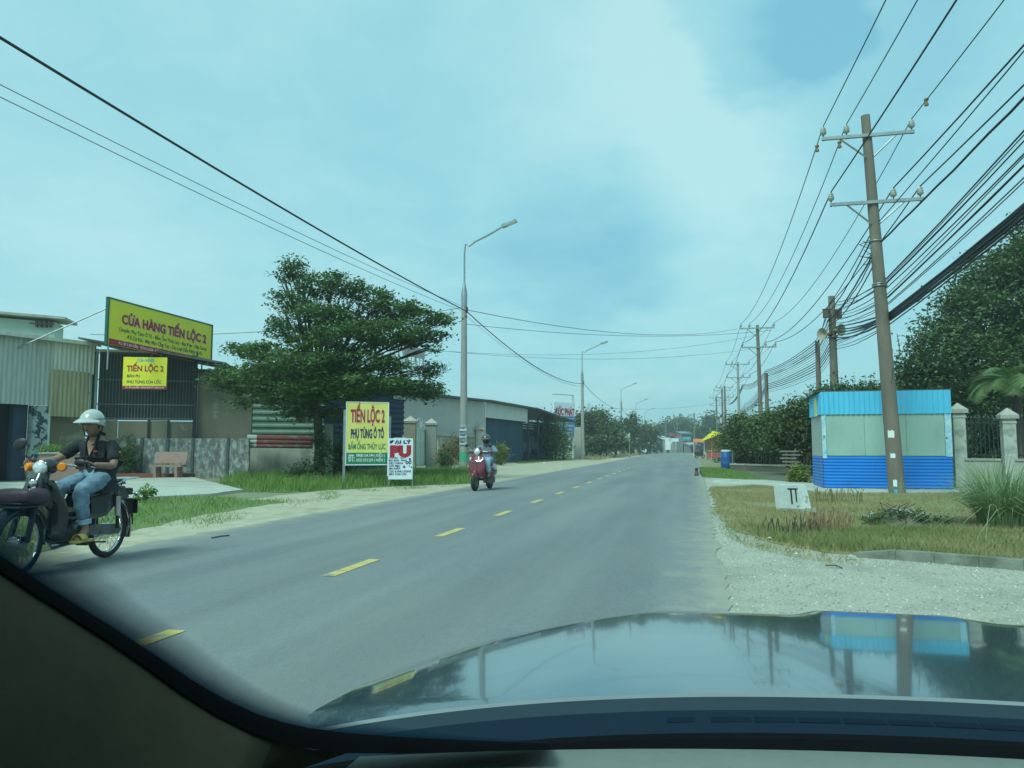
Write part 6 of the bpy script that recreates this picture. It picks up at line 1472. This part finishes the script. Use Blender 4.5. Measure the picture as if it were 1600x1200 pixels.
# open collar showing the chest, and embroidered marks
mb=MB(); mb.add([(.325,.0,1.035),(.300,.050,1.17),(.255,.052,1.245),(.255,-.052,1.245),(.300,-.050,1.17)],[(0,1,4),(1,2,3,4)]); mb.build('open_neck','skin',shirt)
mb=MB(); mb.sphere((0,0,0),(.088,.080,.075),16,0,Th@Matrix.Translation((-.016,0,-.005)),10); mb.build('hair','black',man,smooth=True)
mb=MB()
for s in (-1,1): mb.box(-.004,.004,-.014,.014,-.003,.004,T=Th@Matrix.Translation((.092,s*.030,.024)))
mb.box(-.004,.004,-.02,.02,-.003,.003,T=Th@Matrix.Translation((.098,0,-.062))); mb.build('brow_and_mouth',pm('dark_hair',(.05,.03,.025),(.04,.02,.02),5,.8),man)
mb=MB()
for s in (-1,1): mb.prism([(.332,1.03),(.312,1.17),(.262,1.265),(.238,1.25),(.285,1.16)],s*.052-.008,s*.052+.008,axis='y')
mb.tube([(.20,.07,1.25),(.16,.0,1.275),(.20,-.07,1.25)],.016,8); mb.build('collar','blackcloth',shirt,smooth=True,ang=50)
MB().box(.342,.346,.055,.10,1.075,1.09).build('chest_mark','red',shirt)
MB().sphere((.235,.262,1.07),(.02,.01,.012),8,k=5).build('sleeve_mark','orange',shirt)
# sandals
for s in (-1,1):
    mb=MB().prism([(.52,-.04),(.60,-.048),(.70,-.052),(.775,-.03),(.785,.02),(.74,.048),(.62,.045),(.53,.038)],.235,.258,T=Matrix.Translation((-.01,s*.19,0))); sd_=mb.build('sandal','sandal',man)
    mb=MB(); v=[]
    for i in range(9):
        a=PI*i/8
        for x_ in (.615,.70): v.append((x_,s*.187-.050*math.cos(a),.252+.056*math.sin(a)))
    mb.add(v,[(2*i,2*i+1,2*i+3,2*i+2) for i in range(8)]); st=mb.build('strap','sandal',sd_,smooth=True); m_=st.modifiers.new('t','SOLIDIFY'); m_.thickness=.006; m_.offset=1
print('bike root', RC)

# ------------------------------------------------------------------ scooter with rider
SR = G(765,764.3); hs_=Rv*-.35+Fh*-1.2; print('scooter wheelbase', hs_.length); hs_.normalize(); rzs=math.atan2(hs_.y,hs_.x)
o = E_('scooter','dark red scooter with a round headlight coming along the road','scooter',(SR.x,SR.y,.012),rzs)
for x_ in (0,1.25):
    wl=MB().lathe([(.05,-.05),(.13,-.045),(.15,-.02),(.15,.02),(.13,.045),(.05,.05)],(x_,0,.23),(0,1,0),20).build('wheel','enginem',o,smooth=True)
    MB().torus((x_,0,.23),.18,.05,(0,1,0),32,10,rz=.055).build('tyre','rubber',wl,smooth=True)
def loft(rings, name, mat, parent, close=True, ang=50):
    mb=MB(); n=len(rings[0]); v=[p for r in rings for p in r]; k=len(rings)
    f=[(i*n+j,i*n+(j+1)%n,(i+1)*n+(j+1)%n,(i+1)*n+j) for i in range(k-1) for j in range(n if close else n-1)]
    if close: f+=[tuple(range(n))[::-1],tuple(range((k-1)*n,k*n))]
    mb.add(v,f); return mb.build(name,mat,parent,smooth=True,ang=ang)
def ring_z(xc,dx,w_,z_,n=16,p=1.0,back=.35): 
    r=[]
    for j in range(n):
        a=2*PI*j/n; c=math.cos(a); r.append((xc+(dx if c>0 else dx*back)*c, w_*math.copysign(abs(math.sin(a))**p,math.sin(a)), z_))
    return r
loft([ring_z(1.14,.05,.10,.33),ring_z(1.13,.07,.19,.42),ring_z(1.11,.09,.235,.58),ring_z(1.08,.09,.225,.74),ring_z(1.03,.08,.17,.88),ring_z(.99,.06,.10,.97)],'front_shield','maroon',o)
loft([ring_z(1.25,.20,.07,.34,back=.9),ring_z(1.25,.22,.085,.40,back=.9),ring_z(1.24,.19,.085,.47,back=.9),ring_z(1.22,.10,.05,.53,back=.9)],'front_fender','maroon',o)
MB().prism([(1.10,.50),(1.205,.56),(1.185,.80),(1.10,.93),(1.08,.93),(1.17,.78),(1.19,.58)],-.035,.035,axis='y').build('horn_cover','maroon',o)
mb=MB().tube([(1.165,.17,.82),(1.20,.09,.76),(1.212,.0,.80),(1.20,-.09,.76),(1.165,-.17,.82)],.008,6); mb.build('chrome_trim','chrome',o,smooth=True)
MB().box(.52,1.08,-.17,.17,.27,.32).build('floorboard','black',o)
mb=MB()
loft([[( .50-.04*math.cos(2*PI*j/14)*0 + x0, .0+yw*math.cos(2*PI*j/14), zc0+zr*math.sin(2*PI*j/14)) for j in range(14)] for x0,yw,zc0,zr in ((.04,.12,.50,.16),(-.05,.19,.50,.20),(-.25,.23,.49,.22),(-.50,.225,.50,.20),(-.70,.16,.54,.14),(-.80,.07,.57,.06))],'rear_body','maroon',o)
loft([[(x0,yw*math.cos(2*PI*j/14),zc0+zr*math.sin(2*PI*j/14)) for j in range(14)] for x0,yw,zc0,zr in ((.50,.08,.73,.03),(.42,.14,.745,.05),(.10,.16,.75,.055),(-.20,.15,.765,.055),(-.32,.08,.77,.03))],'seat','black',o)
MB().box(-.25,.35,-.06,.08,.17,.34).tube([(.1,-.14,.22),(-.4,-.17,.24)],[.03,.05],10).build('engine','enginem',o,smooth=True)
mb=MB().sphere((1.0,0,1.02),(.09,.13,.07),16,k=10); mb.build('headset','maroon',o,smooth=True)
hl=MB().lathe([(.05,-.05),(.085,-.01),(.09,.012),(.08,.02)],(1.08,0,1.02),(1,0,0),20).build('headlight','chrome',o,smooth=True); MB().lathe([(.08,0),(.06,.02),(.01,.03)],(1.097,0,1.02),(1,0,0),18).build('lens','lens',hl,smooth=True)
MB().tube([(.93,.34,1.02),(.97,.15,1.03),(.97,-.15,1.03),(.93,-.34,1.02)],.014,8).build('handlebar','maroon',o,smooth=True)
for s in (-1,1):
    MB().tube([(.93,s*.36,1.02),(.935,s*.25,1.025)],.018,8).build('grip','rubber',o,smooth=True)
    mr=MB().tube([(.97,s*.2,1.05),(.98,s*.3,1.16)],.006,6).build('mirror_stalk','chrome',o); MB().sphere((.98,s*.33,1.19),(.015,.05,.05),12,k=8).build('mirror','black',mr,smooth=True)
    MB().sphere((1.12,s*.17,.84),(.03,.03,.04),10,k=6).build('indicator','white',o,smooth=True)
MB().box(1.155,1.165,-.05,.05,.46,.51).build('small_plate','white',o)
J2 = dict(pelvis=(.20,0,.86), waist=(.19,0,.98), chest=(.24,0,1.13), neck0=(.28,0,1.23), neck1=(.30,0,1.27), head=(.33,0,1.36), yaw=0, pitch=.10,
     shL=(.24,.18,1.165), elL=(.44,.33,1.0), wrL=(.80,.31,1.03), shR=(.24,-.18,1.165), elR=(.44,-.33,1.0), wrR=(.80,-.31,1.03),
     gripL=(.93,.30,1.02), gripR=(.93,-.30,1.02), hipL=(.24,.09,.82), knL=(.68,.17,.76), anL=(.68,.21,.42), hipR=(.24,-.09,.82), knR=(.68,-.16,.76), anR=(.68,-.15,.42),
     ballL=(.78,.22,.37), toeL=(.85,.22,.355), ballR=(.78,-.15,.37), toeR=(.85,-.15,.355))
wom, Th2, jk = rider('masked rider in a grey-blue hooded jacket, dark helmet and pale jeans on the red scooter',(SR.x,SR.y,.012),rzs,J2,'greycloth',True,'denimp',cuff=False)
helmet(wom,Th2,'helmetd')
mb=MB(); mb.sphere((0,0,0),(.092,.08,.07),18,0,Th2@Matrix.Translation((.016,0,-.055)),10); mb.build('face_mask','black',wom,smooth=True)
mb=MB(); mb.sphere((0,0,0),(.095,.082,.02),16,0,Th2@Matrix.Translation((.012,0,.01)),8); mb.build('sunglasses','black',wom,smooth=True)
mb=MB(); mb.torus(tuple(Vector(J2['neck0'])+Vector((-.01,0,.01))),.085,.032,(.25,0,1),20,8); mb.build('hood','greycloth',jk,smooth=True)
for s in (-1,1): MB().prism([(.62,-.04),(.80,-.05),(.88,-.02),(.88,.025),(.80,.045),(.62,.04)],.32,.335,T=Matrix.Translation((0,s*.22 if s>0 else -.15,0))).build('sandal','black',wom)

# ================================================================== THE CAR WE SIT IN
o = E_('car','dark blue car seen from its driving seat, glossy bonnet and dark pillar','car',(0,0,0))
X0=.37
def yr(x): return .885-.285*(x-X0)**2
def hz(x,t):
    """bonnet surface: t 0 at the windscreen, 1 at the nose"""
    y=yr(x)+t*(2.02-.26*((x-X0)/.75)**2*1.6-yr(x)); d=max(0,y-.80); s=abs(x-X0)/.76
    hw=.77-.23*(d/.62)**2 if d<1.1 else .05; sp=abs(x-X0)/max(.12,hw); q=min(1,max(0,(x-.19)/.07)) if x<X0 else min(1,max(0,(X0*2-.19-x)/.07)); q=q*q*(3-2*q)
    d0=.68*(1-q)+.82*q; cc=.42*(1-q)+.95*q; r_=max(0,d-d0)
    z=.868-.052*d-.030*d*d-min(.5,cc*r_*r_ if r_<.25 else cc*(.0625+.5*(r_-.25)))-.030*s**4-min(1,d*5)*min(.35,.26*max(0,sp-.93)**1.5)
    return (x,y,z)
nx,ny=84,64; v=[]
for i in range(nx+1):
    u_=i/nx*2-1; x=X0+.765*math.copysign(abs(u_)**.85,u_)
    for j in range(ny+1): v.append(hz(x,j/ny))
mb=MB().add(v,[(i*(ny+1)+j,(i+1)*(ny+1)+j,(i+1)*(ny+1)+j+1,i*(ny+1)+j+1) for i in range(nx) for j in range(ny)])
bn=mb.build('bonnet','carpaint',o,smooth=True,ang=180)
# bonnet rear lip, wings, nose
def strip(d0,z0,d1,z1,name,mat,xa=-.42,xb=1.16,n=60,par=o,smooth=True):
    v=[]
    for i in range(n+1):
        x=xa+(xb-xa)*i/n; s=abs(x-X0)/.76; dr=.030*s**4
        v+=[(x,yr(x)-d0,z0-dr),(x,yr(x)-d1,z1-dr)]
    return MB().add(v,[(2*i,2*i+1,2*i+3,2*i+2) for i in range(n)]).build(name,mat,par,smooth=smooth)
strip(0,.868,.006,.864,'bonnet_lip',pm('lip_grey',(.22,.25,.26),(.2,.22,.23),5,.4),xa=-.395,xb=1.13)
strip(.006,.866,.035,.862,'cowl_upper','cowlg'); strip(.035,.862,.099,.862,'cowl_panel','cowl'); strip(.0,.80,.105,.81,'cowl_well','black')
mb=MB()
for k in range(30):
    x=-.02+k*.041; s=abs(x-X0)/.76; dr=.03*s**4; z=.862-dr
    mb.add([(x,yr(x)-.056,z+.0005),(x+.038,yr(x+.038)-.056,z+.0005),(x+.038,yr(x+.038)-.070,z+.0005),(x,yr(x)-.070,z+.0005)],[(0,1,2,3)])
mb.build('cowl_vents',pm('vent_dark',(.004,.012,.026),(.003,.010,.022),9,.8,spec=.1),o)
strip(.098,.862,.130,.868,'windscreen_frit','frit',xa=-.45,xb=1.2); strip(.129,.868,.172,.868,'dash_seal','frit',xa=-.5,xb=1.25)
v=[]
for i in range(41):
    x=-.26+1.44*i/40
    for (d_,z_) in ((.164,.866),(.168,.872),(.21,.874),(.30,.868),(.46,.84),(.47,.70)): v.append((x,yr(x)-d_,z_))
MB().add(v,[(i*6+j,i*6+j+1,(i+1)*6+j+1,(i+1)*6+j) for i in range(40) for j in range(5)]).build('dashboard','dash',o,smooth=True,ang=60)
# left wing below the bonnet edge and nose
v=[]
for j in range(33):
    a=hz(X0-.765,j/32); v+=[a,(a[0]-.04,a[1],a[2]-.10),(a[0]-.08,a[1]+.02*j/32,a[2]-.32),(a[0]-.07,a[1],.25)]
MB().add(v,[(j*4+k,j*4+k+1,(j+1)*4+k+1,(j+1)*4+k) for j in range(32) for k in range(3)]).build('wing','carpaint',o,smooth=True)
v=[]
for j in range(33):
    a=hz(X0+.765,j/32); v+=[a,(a[0]+.04,a[1],a[2]-.10),(a[0]+.08,a[1],a[2]-.32),(a[0]+.07,a[1],.25)]
MB().add(v,[(j*4+k,(j+1)*4+k,(j+1)*4+k+1,j*4+k+1) for j in range(32) for k in range(3)]).build('wing','carpaint',o,smooth=True)
v=[]
for i in range(33):
    a=hz(X0-.765+1.53*i/32,1); v+=[a,(a[0],a[1]+.05,a[2]-.08),(a[0],a[1]+.16,.45),(a[0],a[1]+.14,.2)]
MB().add(v,[(i*4+k,(i+1)*4+k,(i+1)*4+k+1,i*4+k+1) for i in range(32) for k in range(3)]).build('bumper','carpaint',o,smooth=True)
for x_ in (X0-.72,X0+.72):
    wl=MB().lathe([(.05,-.09),(.2,-.09),(.21,.09),(.05,.09)],(x_,1.25,.31),(1,0,0),24).build('wheel','greysteel',o,smooth=True,ang=40); MB().torus((x_,1.25,.31),.25,.06,(1,0,0),32,8,rz=.1).build('tyre','rubber',wl,smooth=True)
# A-pillar and lower corner trim: rows step away from the edge of the glass
EC=[(-330,640,.40),(-200,735,.43),(-100,800,.455),(0,868,.475),(60,908,.49),(120,946,.505),(180,983,.52),(240,1022,.535),(300,1063,.55),(350,1092,.562),(400,1115,.572),(440,1128,.58),(480,1137,.588),(540,1145,.597),(620,1151,.605),(720,1156,.613),(860,1161,.618)]
rows=[]
n=len(EC)
for i,(px,py,D) in enumerate(EC):
    a=EC[max(i-1,0)]; b=EC[min(i+1,n-1)]; tx,ty=b[0]-a[0],b[1]-a[1]; l=math.hypot(tx,ty); nx_,ny_=-ty/l,tx/l     # outward: down-left
    seal=20+12*min(1,max(0,(px-150)/300))-(22*(px-540)/320 if px>540 else 0)
    R_=[W(px-nx_*0,py,D+.05), W(px,py,D)]
    for off,dd in ((seal*.5,-.006),(seal,-.010)): R_.append(W(px+nx_*off,py+ny_*off,D+dd))
    for off,dd in ((seal-5,-.004),(seal+60,-.035),(seal+220,-.075),(seal+520,-.13),(seal+1000,-.20)): R_.append(W(px+nx_*off-3*off*min(1,max(0,(px-430)/190)),py+ny_*off,max(.2,D+dd)))
    rows.append(R_)
K=len(rows[0])
def rowmesh(a,b,name,mat,i0=0,i1=n):
    v=[]; w_=b-a+1
    for i in range(i0,i1): v+=rows[i][a:b+1]
    return MB().add(v,[(i*w_+j,i*w_+j+1,(i+1)*w_+j+1,(i+1)*w_+j) for i in range(i1-i0-1) for j in range(w_-1)]).build(name,mat,o,smooth=True,ang=70)
rowmesh(0,3,'pillar_seal','frit'); tm=rowmesh(4,K-1,'pillar_trim','trim',0,15)

MB().box(-.62,-.48,-.9,.30,.2,.86).build('door_card','trim',o)  # unseen doors, roof and rear panel, added to darken the cabin
MB().box(-.55,1.25,-1.6,.10,1.36,1.40).build('roof','trim',o); MB().box(-.7,1.35,-1.7,-1.6,.3,1.4).build('rear_panel','trim',o)
MB().box(1.2,1.3,-1.0,.30,.2,.9).build('door_card','trim',o)
# windscreen: a clear pane from the scuttle to the roof, with a dark fade along the pillar
gm=bpy.data.materials.new('clear_glass'); gm.use_nodes=True; g_=gm.node_tree; g_.nodes.clear(); a_=g_.nodes.new('ShaderNodeBsdfTransparent'); b_=g_.nodes.new('ShaderNodeOutputMaterial'); g_.links.new(a_.outputs[0],b_.inputs[0])
v=[]
for i in range(21):
    x=-.45+1.65*i/20
    for j in range(7):
        t=j/6; y=(yr(x)-.118)*(1-t)+(.18-.2*(x-X0)**2)*t; z=.866+(1.365-.866)*t+.02*math.sin(PI*t); v.append((x*(1-.12*t)+X0*.12*t,y,z))
MB().add(v,[(i*7+j,(i+1)*7+j,(i+1)*7+j+1,i*7+j+1) for i in range(20) for j in range(6)]).build('windscreen',gm,o,smooth=True)
# navy fade along the pillar: ceramic edge with dash reflection painted into it
fm_=bpy.data.materials.new('frit_glare_fade'); fm_.use_nodes=True; t_=fm_.node_tree; t_.nodes.clear(); oo=t_.nodes.new('ShaderNodeOutputMaterial'); ms=t_.nodes.new('ShaderNodeMixShader'); tr_=t_.nodes.new('ShaderNodeBsdfTransparent'); df=t_.nodes.new('ShaderNodeBsdfDiffuse'); df.inputs[0].default_value=(.010,.045,.085,1); at=t_.nodes.new('ShaderNodeAttribute'); at.attribute_name='fade'
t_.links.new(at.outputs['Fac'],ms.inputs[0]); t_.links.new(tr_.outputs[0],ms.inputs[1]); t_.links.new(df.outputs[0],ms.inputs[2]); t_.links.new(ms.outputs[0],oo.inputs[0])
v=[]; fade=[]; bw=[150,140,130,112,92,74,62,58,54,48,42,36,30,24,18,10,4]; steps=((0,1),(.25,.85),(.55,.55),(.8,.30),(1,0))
for i,(px,py,D) in enumerate(EC):
    a=EC[max(i-1,0)]; b=EC[min(i+1,n-1)]; tx,ty=b[0]-a[0],b[1]-a[1]; l=math.hypot(tx,ty); nx_,ny_=ty/l,-tx/l
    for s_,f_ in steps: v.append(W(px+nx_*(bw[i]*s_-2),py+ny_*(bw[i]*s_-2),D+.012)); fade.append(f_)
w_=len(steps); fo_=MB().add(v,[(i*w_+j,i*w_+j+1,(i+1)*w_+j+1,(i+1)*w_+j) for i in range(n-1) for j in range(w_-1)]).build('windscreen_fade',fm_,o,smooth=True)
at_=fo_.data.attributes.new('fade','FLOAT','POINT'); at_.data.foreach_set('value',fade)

# ------------------------------------------------------------------ humid air over the whole place
hzm = bpy.data.materials.new('humid_air'); hzm.use_nodes = True; t_ = hzm.node_tree; t_.nodes.clear()
vo = t_.nodes.new('ShaderNodeVolumePrincipled'); ho = t_.nodes.new('ShaderNodeOutputMaterial'); t_.links.new(vo.outputs[0], ho.inputs['Volume'])
vo.inputs['Color'].default_value = (.92,.97,1,1); vo.inputs['Density'].default_value = .0011; vo.inputs['Anisotropy'].default_value = .2
hb = MB().box(-905,905,-62,2505,-1,15).build('haze', hzm); hb['kind'] = 'stuff'
scene.cycles.volume_bounces = 0
